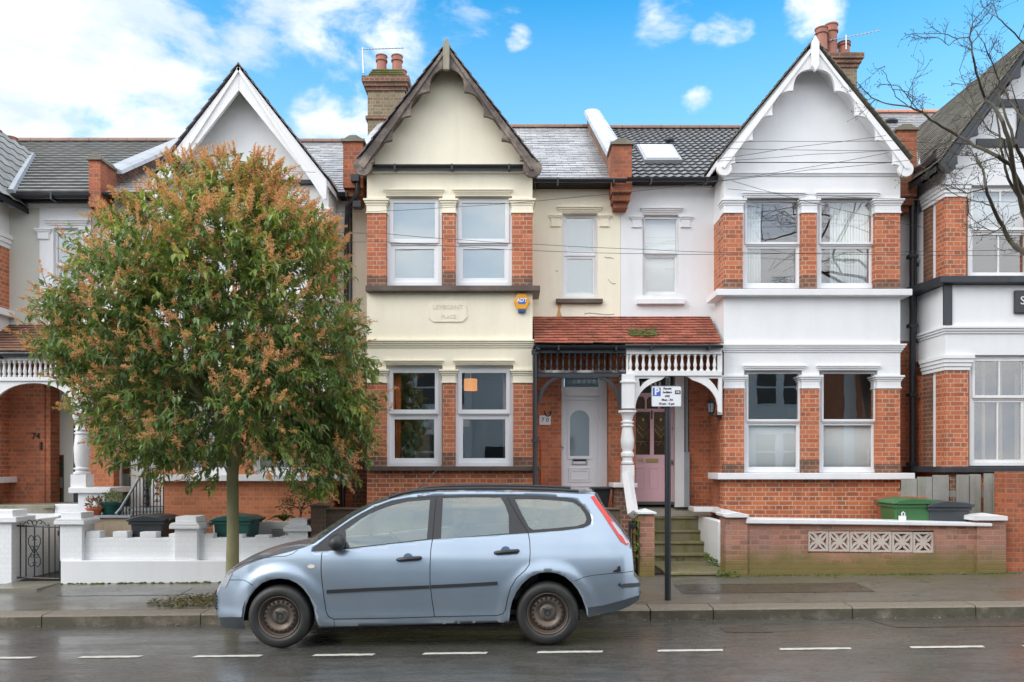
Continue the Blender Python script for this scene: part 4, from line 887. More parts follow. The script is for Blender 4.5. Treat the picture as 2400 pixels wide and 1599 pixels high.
# porch back walls and doors
YD = 13.95
b = MB(); b.pb(1230, 1316, 760, 1330, FW, FW + .22); b.pb(1426, 1490, 760, 1330, FW, FW + .22); b.build('porch_wall', G['brickp'], H70)
b = MB(); b.pb(1306, 1316, 760, 1330, FW + .221, YD + .2); b.build('porch_side', G['brickp'], H70)
b = MB(); b.pb(1230, 1440, 746, 884, FW + .06, FW + .2); b.build('transom_panel', G['brickp'], H70); b = MB(); b.pb(1441, 1684, 746, 872, FW + .06, FW + .2); b.build('transom_panel', G['brickp'], H68)
b = MB(); b.pb(1615, 1700, 760, 1330, YD, YD + .2); b.box(X(1697, FB) - .01, X(1697, FB) + .1, FB + .25, YD, -.1, Z(806, FB)); b.build('porch_wall', G['brickp'], H68)
Yd = FW + .2     # front door of 70
b = MB(); b.pb(1312, 1322, 884, 1200, Yd, Yd + .1); b.pb(1404, 1424, 884, 1200, Yd, Yd + .1); b.pb(1322, 1404, 907, 929, Yd, Yd + .1); b.pb(1322, 1404, 880, 886, Yd, Yd + .1); df = b.build('door_frame', G['pvc'], H70, bevel=.006)
b = MB(); b.pb(1323, 1403, 886, 907, Yd + .04, Yd + .05); b.build('fanlight', G['glassf'], df)
b = MB(); b.pb(1322, 1404, 929, 1195, Yd + .03, Yd + .08); dr = b.build('front_door', G['pvc'], H70)
def panel(mb, x0, x1, y0, y1, Y, t=.012, w=3, arch=False):
    for (a, c, e, f) in ((x0, x1, y0, y0 + w), (x0, x1, y1 - w, y1), (x0, x0 + w, y0 + w, y1 - w), (x1 - w, x1, y0 + w, y1 - w)): mb.pb(a, c, e, f, Y - t, Y)
def archpts(x0, x1, y0, y1, Y, n=14):
    cx, r = (x0 + x1) / 2, (x1 - x0) / 2; return [(X(x1, Y), Z(y1, Y))] + [(X(cx + r * math.cos(math.pi * i / n), Y), Z(y0 + r - r * math.sin(math.pi * i / n), Y)) for i in range(n + 1)] + [(X(x0, Y), Z(y1, Y))]
b = MB(); Yq = Yd + .028; plate(b, archpts(1330, 1386, 957, 1076, Yq), [archpts(1335.5, 1381, 962, 1069, Yq)[::-1]], Yq - .018, Yq); plate(b, [(X(a, Yq), Z(c, Yq)) for a, c in ((1316 + 5, 934), (1400, 934), (1400, 1190), (1321, 1190))], [[(X(a, Yq), Z(c, Yq)) for a, c in ((1326, 939), (1395, 939), (1395, 1185), (1326, 1185))]], Yq - .012, Yq + .001)
panel(b, 1333, 1384, 1096, 1130, Yq); panel(b, 1338, 1379, 1101, 1125, Yq); panel(b, 1331, 1386, 1138, 1180, Yq); b.build('door_moulding', G['pvc'], dr, bevel=.003)
b = MB(); b.prism(archpts(1335, 1381.5, 961.5, 1069.5, Yq), Yq - .010, Yq - .004, 'y'); b.build('door_glass', G['glassf'], dr)
b = MB(); panel(b, 1341, 1376, 1075, 1089, Yq, .02, 2); b.build('letterbox', G['metalg'], dr); b = MB(); b.pb(1343, 1374, 1077, 1081, Yq - .008, Yq); b.build('letter_slot', G['darkhole'], dr)
b = MB(); b.tube([P(1309 + 4, 1046, Yq - .02), P(1313, 1046, Yq - .05), P(1321, 1050, Yq - .05)], .009, 6); b.build('door_handle', G['metalg'], dr)
b = MB(); b.pb(1264, 1291, 974, 996, FW - .012, FW - .001); hn = b.build('number_plate', G['white2'], H70, bevel=.003); G['ink'] = paint('black_lettering', (.012, .014, .02), .5, .1, bmp=0); txt('7 0', .105, (X(1277.5, FW), FW - .0135, Z(985, FW)), G['ink'], hn, .001)
b = MB(); hs_ = [(X(1284, FW) + .055 * math.cos(t), FW - .015, Z(966, FW) + .075 * math.sin(t)) for t in [math.pi * .9 + math.pi * 1.2 * i / 14 for i in range(15)]]; b.tube(hs_, .010, 6); b.build('horseshoe', G['black'], H70)
b = MB(); b.pb(1268, 1270, 1030, 1220, FW - .03, FW - .002); b.build('orange_cable', G['orange'], H70)
# pink door of 68
Yk = YD
b = MB(); b.pb(1468, 1486, 900, 1187, Yk, Yk + .1); b.pb(1582, 1604, 872, 1189, Yk - .12, Yk + .1); dfr = b.build('door_frame', G['white2'], H68, bevel=.006)
b = MB(); b.pb(1604, 1616, 1060, 1189, Yk - .13, Yk - .05); b.pb(1606, 1613, 872, 1189, Yk - .05, Yk + .02); b.build('frame_trim', G['lead'], dfr)
b = MB(); b.pb(1440, 1620, 740, 924, Yk + .07, Yk + .15); b.build('door_head', G['roomd'], H68)
b = MB(); plate(b, [(X(a, Yk), Z(c, Yk)) for a, c in ((1486, 921), (1582, 921), (1582, 1176), (1486, 1176))], [[(X(a, Yk), Z(c, Yk)) for a, c in h] for h in (((1490, 966), (1524, 966), (1524, 1066), (1490, 1066)), ((1533, 966), (1567, 966), (1567, 1066), (1533, 1066)), ((1490, 958), (1490, 938), (1496, 930), (1508, 930), (1512, 938), (1512, 958)), ((1516, 958), (1516, 936), (1522, 930), (1538, 930), (1543, 938), (1543, 958)), ((1548, 958), (1548, 938), (1553, 930), (1564, 930), (1569, 938), (1569, 958)))], Yk + .02, Yk + .06); pd = b.build('front_door', G['pink'], H68)
b = MB()
for (a, c) in ((1491, 1512), (1522, 1543), (1553, 1572)): panel(b, a, c, 1096, 1146, Yk + .02, .010, 2)
b.pb(1486, 1576, 960, 964, Yk, Yk + .019); b.build('door_moulding', G['pink'], pd, bevel=.002)
G['dgl'] = paint('etched_amber_glass', (.07, .040, .015), .12, .5, (.45, .25, .08), .25, streak=False, bmp=.1)
b = MB(); b.pb(1488, 1572, 926, 1068, Yk + .065, Yk + .075); b.build('door_glass', G['dgl'], pd)
b = MB(); Yt = Yk + .06
for (cx) in (1507, 1549):
    for s_ in (-1, 1):
        b.tube([P(cx, 1026, Yt), P(cx + 4 * s_, 1020, Yt), P(cx + 12 * s_, 1012, Yt), P(cx + 13 * s_, 1004, Yt)], .006, 5); b.tube([P(cx, 1010, Yt), P(cx + 8 * s_, 1000, Yt), P(cx + 12 * s_, 996, Yt)], .005, 5); b.tube([P(cx, 1034, Yt), P(cx + 8 * s_, 1044, Yt)], .004, 5); b.tube([P(cx, 1035, Yt), P(cx + 14 * s_, 1035, Yt)], .004, 5)
    b.blob(P(cx, 984, Yt), .025, .008, .03, 8, 5)
b.build('glass_ornament', G['brass'], pd)
b = MB(); b.pb(1514.5, 1543, 1075, 1084, Yk + .005, Yk + .019); b.build('letterbox', G['brass'], pd, bevel=.003)
txt('68', .115, (X(1501, Yk), Yk + .017, Z(1080, Yk)), G['brass'], pd, .002)
b = MB(); b.pb(1526, 1530, 962, 982, Yk, Yk + .02); b.pb(1572, 1578, 1079, 1089, Yk - .01, Yk + .02); b.lathe([(.012, 0), (.012, .02)], (X(1576, Yk), Yk, Z(1004, Yk)), 8, 'y'); b.build('door_knocker', G['bricks'], pd)
b = MB(); b.pb(1440, 1606, 1177, 1183, Yk - .06, Yk + .1); b.build('threshold', G['roomd'], H68)
b = MB(); 
for i in range(6): b.pb(1494 + i * 10, 1499 + i * 10, 895, 906, Yk + .0, Yk + .015)
b.build('fanlight_bars', G['white2'], H68)
b = MB(); b.box(X(1440, YD + .3), X(1700, YD + .3), YD + .25, YD + .35, .3, Z(740, YD)); b.build('hall_wall', G['roomd'], H68)
# lantern
Yl = YP + .35; lx, lz = X(1667, Yl), Z(953, Yl)
b = MB(); b.lathe([(.012, .15), (.03, .12), (.035, .10), (.085, .06), (.07, .055)], (lx, Yl, lz), 6); b.lathe([(.05, -.10), (.03, -.14), (.012, -.17)], (lx, Yl, lz), 6); 
for i in range(6): t = math.pi * i / 3; b.tube([(lx + .068 * math.cos(t), Yl + .068 * math.sin(t), lz + .06), (lx + .05 * math.cos(t), Yl + .05 * math.sin(t), lz - .10)], .005, 4)
b.tube([(lx, Yl, lz - .15), (lx + .12, Yl, lz - .17), (X(1697, FB) - .0, Yl, lz - .10)], .012, 6); b.box(X(1697, FB) - .06, X(1697, FB) - .01, Yl - .05, Yl + .05, lz - .2, lz - .05); ln = b.build('wall_lantern', G['black'], H68)
b = MB(); b.lathe([(.062, .055), (.045, -.095)], (lx, Yl, lz), 6); b.build('lantern_glass', G['glassf'], ln)
# steps of 68
b = MB(); sx0, sx1 = X(1460, 12.9), X(1700, 12.9)
st = [(11.58, 12.95, .185), (12.92, 13.25, .305), (13.22, 13.5, .48), (13.48, 13.75, .655), (13.62, 13.75, .885)]
for (ya, yb, zt_) in st:
    z_ = zt_; b.box(X(1533, 12.6) + .0, X(1668, 13.0), ya, yb + .0, -.1, z_ - .045); b.box(X(1533, 12.6) - .02, X(1668, 13.0) + .02, ya - .03, yb, z_ - .044, z_)
b.build('doorstep', G['stonem'], H68, bevel=.01)
b = MB(); b.prism([(13.745, .3), (13.745, .884), (YD + .05, Z(1188, YD)), (YD + .05, .3)], X(1440, 13.6), X(1700, FB), 'x'); b.build('porch_floor', G['stone'], H68)
b = MB(); b.box(X(1672, 12.6) , X(1700, 12.0) + .1, 12.3, 13.7, 0, Z(1215, 13.0)); b.build('step_side_wall', G['white'], H68, bevel=.01)
b = MB(); b.pb(1626, 1702, 1189, 1200, 13.2, 13.6); b.pb(1690, 1712, 1196, 1206, 12.6, 13.199); b.build('step_coping', G['white2'], H68, bevel=.008)
# ================================================================== NUMBER 72 (white, behind the tree)
H72 = house('terraced_house', 'white terraced house with plain white gable board, mostly behind the leafy street tree', 560)
D72 = shift(D70, -478, 22, x=(382, 770), render='white', brickb='brick72', brick='brick72', sillm='white2', sxL=(353, 803), sxU=(365, 790), sillL=(1113, 1128), ground=-.2,
    curL=[[(0, 1, 'blind', 0, 1, 0)], [(0, 1, 'blind', 0, 1, 0)]], gL='glassL', gU='glassU', roomL='room')
bay(H72, D72)
zE72, zR72 = Z(452, 13.33), Z(334, 18.0)
b = MB(); b.prism([(X(400, Yg), Z(407, Yg)), (X(745, Yg), Z(407, Yg)), (X(560, Yg), Z(178, Yg))], Yg, Yg + .2, 'y'); b.build('gable_wall', G['white'], H72)
barge(H72, [(357, 468), (357, 421), (559.5, 158)], [(359, 470), (559.5, 212)], [(765, 468), (560, 212)], [(765, 466), (765, 420), (560, 158)], YB, .06, 'white2', None, arc=0)
gable_roof(H72, 559.5, 156, 352, 424, 768, 422, YB, 16.4, 'slated', under='white')
b = MB(); b.pb(500, 760, 421, 430, FB - .08, FB - .001); b.build('gutter', G['black'], H72)
b = MB(); b.pb(236, 395, 455, 800, FW, FW + .25); b.pb(757, 818, 440, 815, FW, FW + .25); b.build('rendered_wall', G['white'], H72)
b = MB(); b.pb(757, 826, 815, 1260, FW, FW + .25); b.build('brick_wall', G['brickp'], H72)
roof_main(H72, X(229, FW), X(826, FW), zE72, zR72, 'slate', 'slate', .26, .205, .008, seed=21)
gutter(H72, X(243, 13.28), X(390, 13.28), Z(453, 13.28), 13.28); gutter(H72, X(757, 13.28), X(812, 13.28), Z(452, 13.28), 13.28)
b = MB(); b.pb(246, 380, 457, 468, FW - .05, FW); b.build('fascia', G['white2'], H72)
party_wall(H72, 229, 376, 515, zE72, zR72, rise=.24, cm='lead', w=.2, wc=.40)
downpipe(H72, [(X(803, 13.3), 13.3, Z(1118, 13.3)), (X(803, 13.3), 13.3, Z(1240, 13.3))], .035)
# entrance of 72
b = MB(); b.pb(208, 266, 860, 1145, 13.3, 13.6); b.build('brick_pier', G['brick72'], H72)
b = MB(); b.pb(266, 284, 860, 1190, 13.5, 13.62); b.pb(306, 335, 860, 1190, 13.5, 13.62); b.pb(284, 306, 860, 1046, 13.5, 13.62); b.pb(350, 384, 860, 1190, 13.5, 13.62); b.build('door_frame', G['white2'], H72, bevel=.006)
b = MB(); b.pb(335, 350, 860, 1190, 13.62, 13.7); b.build('front_door', G['blackwood'], H72)
def stained(root, x0, x1, y0, y1, Y):
    sg = MB(); sg.pb(x0, x1, y0, y1, Y, Y + .03); o = sg.build('stained_glass', G['roomd'], root)
    cols = [(.02, .055, .03), (.10, .03, .015), (.16, .20, .16), (.03, .05, .03)]
    ms = []
    for i, c in enumerate(cols):
        m_, t_, b_ = new_mat('stained_pane_colour'); b_.inputs['Base Color'].default_value = (*c, 1); b_.inputs['Roughness'].default_value = .15; ms.append(m_)
    n = 9; h = (y1 - y0 - 6) / n
    for i in range(n):
        for j in range(2):
            k = [1, 0, 0, 1, 2, 2, 1, 0, 3][i]; w = (x1 - x0 - 6) / 2; p = MB(); p.pb(x0 + 3 + j * w + .4, x0 + 3 + (j + 1) * w - .4, y0 + 3 + i * h + .4, y0 + 3 + (i + 1) * h - .4, Y - .006, Y - .001); p.build('leaded_pane', ms[k], o)
stained(H72, 284, 306, 1048, 1188, 13.56)
b = MB(); b.box(X(196, 12.9), X(384, 13.2), 12.25, 13.9, -.2, Z(1213, 12.25)); b.build('entrance_landing', G['slab'], H72)
b = MB(); b.box(X(194, 12.9), X(305, 12.2), 12.2, 12.7, Z(1213, 12.25) - .001, Z(1208, 12.25)); b.build('landing_slab', G['lead'], H72)

# ================================================================== NUMBER 74
H74 = house('terraced_house', 'sage and white terraced house at the left edge, number 74 on its brick porch', 60)
dz = 20
xb1 = X(-37, FB)
b = MB()
for (ya, yb) in ((404, 560), (716 + 12, 900)): b.box(xb1 - 3.0, xb1, FB, FW, Z(yb, FB), Z(ya, FB))
b.build('rendered_wall', G['white'], H74)
b = MB()
for (ya, yb) in ((560, 716), (900, 1120)): b.box(xb1 - .26, xb1, FB + .42, FW, Z(yb, FB), Z(ya, FB))
b.build('brick_pier', G['brickf'], H74)
b = MB()
for (ya, yb) in ((560, 716), (900, 1120)): b.box(xb1 - .2, xb1 - .05, FB + .25, FB + .44, Z(yb, FB), Z(ya, FB))
b.build('side_frame', G['pvc'], H74)
b = MB(); b.box(xb1 - 3, xb1 + .11, FB - .12, FW - .001, Z(729, FB), Z(713, FB)); b.box(xb1 - 3, xb1 + .14, FB - .12, FW - .001, Z(1133, FB), Z(1119, FB)); b.build('window_sill', G['white2'], H74, bevel=.006)
b = MB(); cornice(b, xb1 - 3, xb1, Z(560, FB), Z(527, FB), FB, .07, 3, yb=FW - .002); cornice(b, xb1 - 3, xb1, Z(900, FB), Z(865, FB), FB, .06, 3, yb=FW - .002); b.build('capital', G['white'], H74, bevel=.004)
b = MB(); b.box(xb1 - 3, xb1, FB, FW + .01, -.3, Z(1133, FB)); b.build('brick_wall', G['brickp'], H74)
for (ya, yb) in ((560, 713), (900, 1119)):
    for (a, c) in ((-454, -410), (-267, -230), (-80, -37)): b = MB(); b.pb(a, c, ya + .5, yb, FB, FB + .24); b.build('brick_pier', G['brickf'], H74)
    for (a, c) in ((-410, -267), (-230, -80)): sash(H74, a, c, ya + .5, yb, FB + .1, (ya + yb) / 2, 9, 7, 'glassL', [(0, 1, 'blind', 0, .5, 0)], 'pvc', True)
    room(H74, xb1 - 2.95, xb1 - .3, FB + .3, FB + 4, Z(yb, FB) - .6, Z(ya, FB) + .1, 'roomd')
b = MB(); b.prism([(xb1 - 3.0, Z(403, FB)), (xb1, Z(403, FB)), (xb1 - 1.5, Z(175, FB))], FB, FB + .2, 'y'); b.build('gable_wall', G['white'], H74)
b = MB(); b.box(xb1 - 3.0, xb1 - 2.9, FB + .25, FW + 4, -.3, Z(404, FB)); b.build('end_wall', G['white'], H74)
barge(H74, [(-473, 440), (-473, 398), (-251, 145)], [(-470, 440), (-251, 196)], [(-30, 470), (-251, 196)], [(-27, 468), (-26, 436), (-251, 145)], YB, .06, 'white2', None, arc=0)
zE74, zR74 = Z(452, 13.33), Z(332, 18.0)
b = MB(); b.pb(-60, 92, 486, 800, FW, FW + .25); b.pb(213, 238, 455, 800, FW, FW + .25); b.build('rendered_wall', G['sage'], H74)
b = MB(); b.pb(92, 213, 486.5, 534, FW - .02, FW + .25); b.pb(92, 125, 534, 800, FW - .02, FW + .25); b.pb(204, 213, 534, 800, FW - .02, FW + .25); b.pb(125, 204, 690, 800, FW - .02, FW + .25); b.pb(-60, 216, 474, 486, FW - .03, FW + .2); b.build('window_surround', G['white'], H74, bevel=.004)
b = MB(); cornice(b, X(117, FW), X(203, FW), Z(529, FW), Z(516, FW), FW - .02, .07, 3, yb=FW); b.build('hood_mould', G['white'], H74)
for (a, c) in ((87, 122), (190, 216)): b = MB(); cornice(b, X(a + 4, FW), X(c - 4, FW), Z(549, FW), Z(537, FW), FW - .02, .05, 3, yb=FW); b.box(X(a + 5, FW), X(c - 5, FW), FW - .05, FW, Z(562, FW), Z(549, FW)); b.build('capital', G['white'], H74, bevel=.003)
sash(H74, 126, 204, 534, 690, FW + .06, 624, 8, 5, 'glassU', None, 'pvc', True, 4); room(H74, X(110, FW), X(215, FW), FW + .3, 15.5, Z(740, FW), Z(520, FW))
roof_main(H74, X(-700, FW), X(229, FW) + .02, zE74, zR74, 'pang', 'pan', .30, .27, .030, seed=31)
b = MB(); ax, az = X(-252, YB), Z(140, YB)
gable_roof(H74, -252, 150, -470, 400, -20, 445, YB, 17.0, 'pang', kind='pan', tw=.30, ex=.30, under='black')
gutter(H74, X(-60, 13.25), X(214, 13.25), Z(456, 13.25), 13.25, r=.075)
b = MB(); b.pb(-60, 214, 462, 474, FW - .09, FW); b.build('fascia', G['black'], H74)
b = MB(); v0 = on_roof(74, 366, zE74, (zR74 - zE74) / 4.67, .04); v1 = on_roof(25, 452, zE74, (zR74 - zE74) / 4.67, .04); b.tube([v0, v1], .07, 6); b.build('valley_flashing', G['lead'], H74)
ch74 = chimney(H74, X(-30, 17.5), 17.4, .8, .9, 8.0, Z(345, 17.4), [(.12, .2, .45, .12), (.42, .3, .32, .12), (-.2, .2, .5, .12)], mound=False)
# porch of 74 (gallery, arch, column)
zt74, zb74 = Z(763, FW), Z(824, YP); V74 = Vector((0, FW - YP, zt74 - zb74))
b = MB(); tiles(b, (X(-60, YP), YP, zb74), (1, 0, 0), V74, X(383, YP) - X(-60, YP), V74.length, .165, .098, .014, 'plain', None, 8); b.build('porch_roof', G['clayb'], H74)
b = MB(); b.prism([(YP + .01, zb74 - .03), (FW - .001, zt74 - .03), (FW - .001, zb74 - .08), (YP + .01, zb74 - .08)], X(-60, YP), X(383, YP), 'x'); b.build('porch_soffit', G['white2'], H74)
gutter(H74, X(-60, 12.7), X(383, 12.7), Z(829, 12.7), 12.7, r=.055)
b = MB(); b.pb(-60, 383, 836, 845, YP - .02, YP + .06); b.pb(-60, 383, 884, 893, YP - .02, YP + .06); b.build('porch_beam', G['white2'], H74, bevel=.005)
balusters(H74, -8, 380, 32, 845, 884, 'white2', r=.020)
def arch(root, x0, x1, y0, ytop, ybot, m, Y=YP + .01):
    n = 20; cx = (x0 + x1) / 2; a = (x1 - x0) / 2 - 9; inner = [(cx + a * math.cos(math.pi * i / n), ybot - (ybot - ytop) * math.sin(math.pi * i / n) ** .75) for i in range(n + 1)]
    poly = [(x0, y0), (x1, y0), (x1, ybot)] + inner + [(x0, ybot)]; b = MB(); plate(b, [(X(p, Y), Z(q, Y)) for p, q in poly], [], Y, Y + .05); b.build('porch_arch', G[m], root)
arch(H74, -30, 186, 893, 898, 985, 'white2'); arch(H72, 194, 372, 893, 898, 985, 'white2')
xc = X(191, YP); b = MB(); b.box(xc - .12, xc + .12, YP - .1, YP + .14, Z(970, YP), Z(894, YP)); zz0 = Z(1146, YP); hh = Z(972, YP) - zz0; b.box(xc - .125, xc + .125, YP - .1, YP + .15, zz0, Z(1112, YP))
b.lathe([(r_ * 1.1, h_ * hh) for r_, h_ in [(.10, .19), (.12, .20), (.12, .225), (.09, .235), (.09, .255), (.115, .265), (.115, .28), (.085, .29), (.105, .36), (.115, .55), (.095, .73), (.11, .74), (.11, .755), (.09, .765), (.09, .78), (.11, .79), (.11, .805), (.09, .815), (.09, .85), (.115, .93), (.14, .97), (.14, 1.0)]], (xc, YP + .02, zz0), 24); b.build('porch_column', G['white2'], H74, True, ang=30)
b = MB(); b.pb(160, 258, 1143, 1156, 12.6, 13.3); b.build('column_ledge', G['white2'], H74, bevel=.008); b = MB(); b.pb(183, 245, 1156, 1215, 12.66, 13.2); b.build('ledge_wall', G['white'], H74)
b = MB(); b.pb(-50, 104, 860, 1190, FW, FW + .2); b.box(X(104, FW), X(104, FW) + .005, FW, FW + .45, -.2, Z(860, FW)); b.build('porch_wall', G['brickp'], H74)
b = MB(); b.pb(-60, 384, 801, 859.5, FW + .02, FW + .2); b.build('gallery_wall', G['brickp'], H74)
b = MB(); b.pb(104, 118, 860, 1187, FW + .02, FW + .3); b.build('porch_return', G['brickp'], H74)
b = MB(); b.pb(118, 172, 860, 1066, FW + .3, FW + .4); b.pb(150, 172, 1066, 1190, FW + .3, FW + .4); b.build('porch_lining', G['sage'], H74)
b = MB(); b.pb(172, 214, 860, 1190, FW + .3, FW + .4); b.build('front_door', G['blackwood'], H74)
stained(H74, 120, 150, 1066, 1184, FW + .32)
n74 = MB(); n74.pb(92, 97, 1036, 1054, FW - .03, FW); n74.build('doorbell', G['black'], H74, bevel=.004)
txt('74', .15, (X(85, FW), FW - .012, Z(1023, FW)), G['ink'], H74, .008, 'house_number')
b = MB(); b.pb(-60, 126, 1184, 1205, 12.9, FW + .3); b.pb(98, 126, 1184, 1192, 12.85, 12.899); b.build('entrance_step', G['stone'], H74, bevel=.01)

# ================================================================== NUMBER 66
F6 = 12.6
H66 = empty('terraced_house', (X(2400, F6), F6 + .6, 0), 'white terraced house at the right edge with black timbered gable and black sills', 'house', 'terraced houses along the street')
xs = X(2216, F6); xe = X(2642, F6); zz = lambda p: Z(p, F6)
b = MB()
for (ya, yb) in ((395, 434), (668, 832)): b.box(xs, xe, F6, F6 + .25, zz(yb), zz(ya)); b.box(xs, xs + .2, F6 + .251, 13.62, zz(yb), zz(ya))
b.box(xs, X(2267, F6), F6 - .0, F6 + .25, zz(462), zz(434) - .001); b.build('rendered_wall', G['white'], H66)
for (ya, yb, fw_) in ((462, 652, 2265), (868, 1094, 2270)):
    b = MB(); b.box(xs, X(fw_, F6), F6, F6 + .29, zz(yb), zz(ya)); b.build('brick_pier', G['brickf'], H66)
    b = MB(); b.box(xs, xs + .2, F6 + .42, F6 + .68, zz(yb), zz(ya)); b.build('brick_pier', G['bricks'], H66)
    b = MB(); b.box(xs + .03, xs + .12, F6 + .29, F6 + .42, zz(yb), zz(ya)); b.build('side_frame', G['pvc'], H66)
    b = MB(); b.box(xs, xs + .2, F6 + .68, 13.62, zz(yb), zz(ya)); b.build('side_wall', G['white' if ya < 500 else 'brickp'], H66)
    b = MB(); cornice(b, xs, X(fw_, F6), zz(ya), zz(ya - 35), F6, .07, 4, yb=F6 + .7); b.build('capital', G['white'], H66, bevel=.004)
    b = MB(); b.box(X(fw_ + 150, F6), X(fw_ + 185, F6), F6, F6 + .29, zz(yb), zz(ya - 34)); b.box(xe - .3, xe, F6, 13.62, zz(yb), zz(ya - 34)); b.build('brick_pier', G['brickf'], H66)
sash(H66, 2450, 2592, 435, 652, F6 + .08, 541, 8, 6, 'glassL', [(0, 1, 'blind', .5, 1, 0)], 'white2', True, 4, 1); sash(H66, 2455, 2592, 832, 1092, F6 + .08, 934, 8, 6, 'glassL', None, 'white2', True, 4, 1)
b = MB(); cornice(b, xs, xe, zz(782), zz(765), F6, .07, 3, right=False, yb=13.6); b.build('string_course', G['white'], H66, bevel=.004)
b = MB(); b.prism([(xs - .16, F6 - .14), (xe, F6 - .14), (xe, 13.6), (xs - .30, 13.6)], zz(667), zz(651), 'z'); b.build('window_sill', G['blackwood'], H66, bevel=.01)
b = MB(); b.prism([(xs - .14, F6 - .12), (xe, F6 - .12), (xe, 13.6), (xs - .20, 13.6)], zz(1108), zz(1094), 'z'); b.build('window_sill', G['blackwood'], H66, bevel=.01)
b = MB(); b.pb(2212, 2232, 667, 762, F6 - .03, F6 - .001); b.build('timber', G['blackwood'], H66)
b = MB(); b.box(xs, xe, F6, 13.6, -.1, zz(1108)); b.build('brick_wall', G['brickp'], H66)
sash(H66, 2268, 2418, 435, 652, F6 + .08, 541, 8, 6, 'glassL', [(0, 1, 'blind', .5, 1, 0)], 'white2', True, 4, 1); sash(H66, 2272, 2410, 832, 1092, F6 + .08, 934, 8, 6, 'glassL', None, 'white2', True, 4, 1)
b = MB()
for px in (2302, 2342, 2381): b.pb(px, px + 7, 845, 1085, F6 + .5, F6 + .53)
b.build('blind_tape', G['slab'], H66)
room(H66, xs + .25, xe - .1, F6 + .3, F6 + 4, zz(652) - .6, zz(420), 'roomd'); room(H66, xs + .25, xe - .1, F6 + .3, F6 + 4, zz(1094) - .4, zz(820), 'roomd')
Y6 = 12.32; apx, apy = 2445, 62
b = MB(); b.prism([(xs + .05, zz(394)), (xe, zz(394)), (X(2441, F6), zz(95))], F6, F6 + .2, 'y'); b.build('gable_wall', G['white'], H66)
b = MB(); b.pb(2290, 2560, 325, 344, F6 - .03, F6 - .001); b.build('timber', G['blackwood'], H66); b = MB(); b.pb(2345, 2530, 232, 250, F6 - .03, F6 - .001); b.build('timber', G['blackwood'], H66)
b = MB(); b.pb(2385, 2401, 250, 325, F6 - .028, F6 - .001); b.build('timber', G['blackwood'], H66)
barge(H66, [(2212, 398), (2203, 380), (apx, apy)], [(2238, 386), (2286, 318), (2335, 250), (2385, 182), (apx, 112)], [(2652, 386), (2604, 318), (2555, 250), (2505, 182), (apx, 112)], [(2680, 398), (2688, 380), (apx, apy)], Y6, .06, 'blackwood', None, arc=.22)
b = MB(); c = P(2222, 386, Y6); b.lathe([(.125, 0), (.125, .058)], (c[0], Y6 + .001, c[2]), 24, 'y'); b.build('bargeboard_foot', G['blackwood'], H66, True)
gable_roof(H66, apx, apy, 2196, 388, 2700, 388, Y6, 17, 'mosst', kind='plain', tw=.17, ex=.105, under='black')
zE66, zR66 = Z(392, 13.33), Z(266, 18.0)
roof_main(H66, X(2122, FW), X(2800, FW), zE66, zR66, 'slate', 'slate', .26, .205, .012, ridge='ridger', seed=41)
b = MB(); q = [on_roof(*p, zE66, (zR66 - zE66) / 4.67, .05) for p in ((2166, 305), (2180, 305), (2170, 385), (2152, 385))]; slab_q(b, q, .03); b.build('valley_flashing', G['white2'], H66)
p = on_roof(2088, 290, zE66, (zR66 - zE66) / 4.67); b = MB(); b.blob((p.x, p.y, p.z + .04), .16, .12, .08, 12, 6); b.build('roof_vent', G['black'], H66, True)
gutter(H66, X(2135, 13.2), X(2190, 13.2), Z(396, 13.2), 13.2, r=.07)
b = MB(); b.prism([(X(2150, 12.9), 12.3), (X(2185, 12.4), 12.3), (X(2150, 13.4), 13.4), (X(2130, 13.4), 13.4)], Z(405, 12.9), Z(385, 12.9), 'z'); b.build('valley_gutter', G['black'], H66, bevel=.02)
b = MB(); b.pb(2379, 2470, 680, 735, F6 - .05, F6 - .001); sg = b.build('name_sign', G['blackwood'], H66, bevel=.02); txt('S', .19, (X(2392, F6), F6 - .056, Z(707, F6)), G['white2'], sg, .003)

# ================================================================== garden walls, gates, fence
YW = 11.54
def gz(x, y=YW): return pave_z(x, min(y, 11.7))
def thing_at(name, px, Y, label, cat, group=None, z=None):
    x = X(px, Y); return empty(name, (x, Y, gz(x) if z is None else z), label, cat, group)
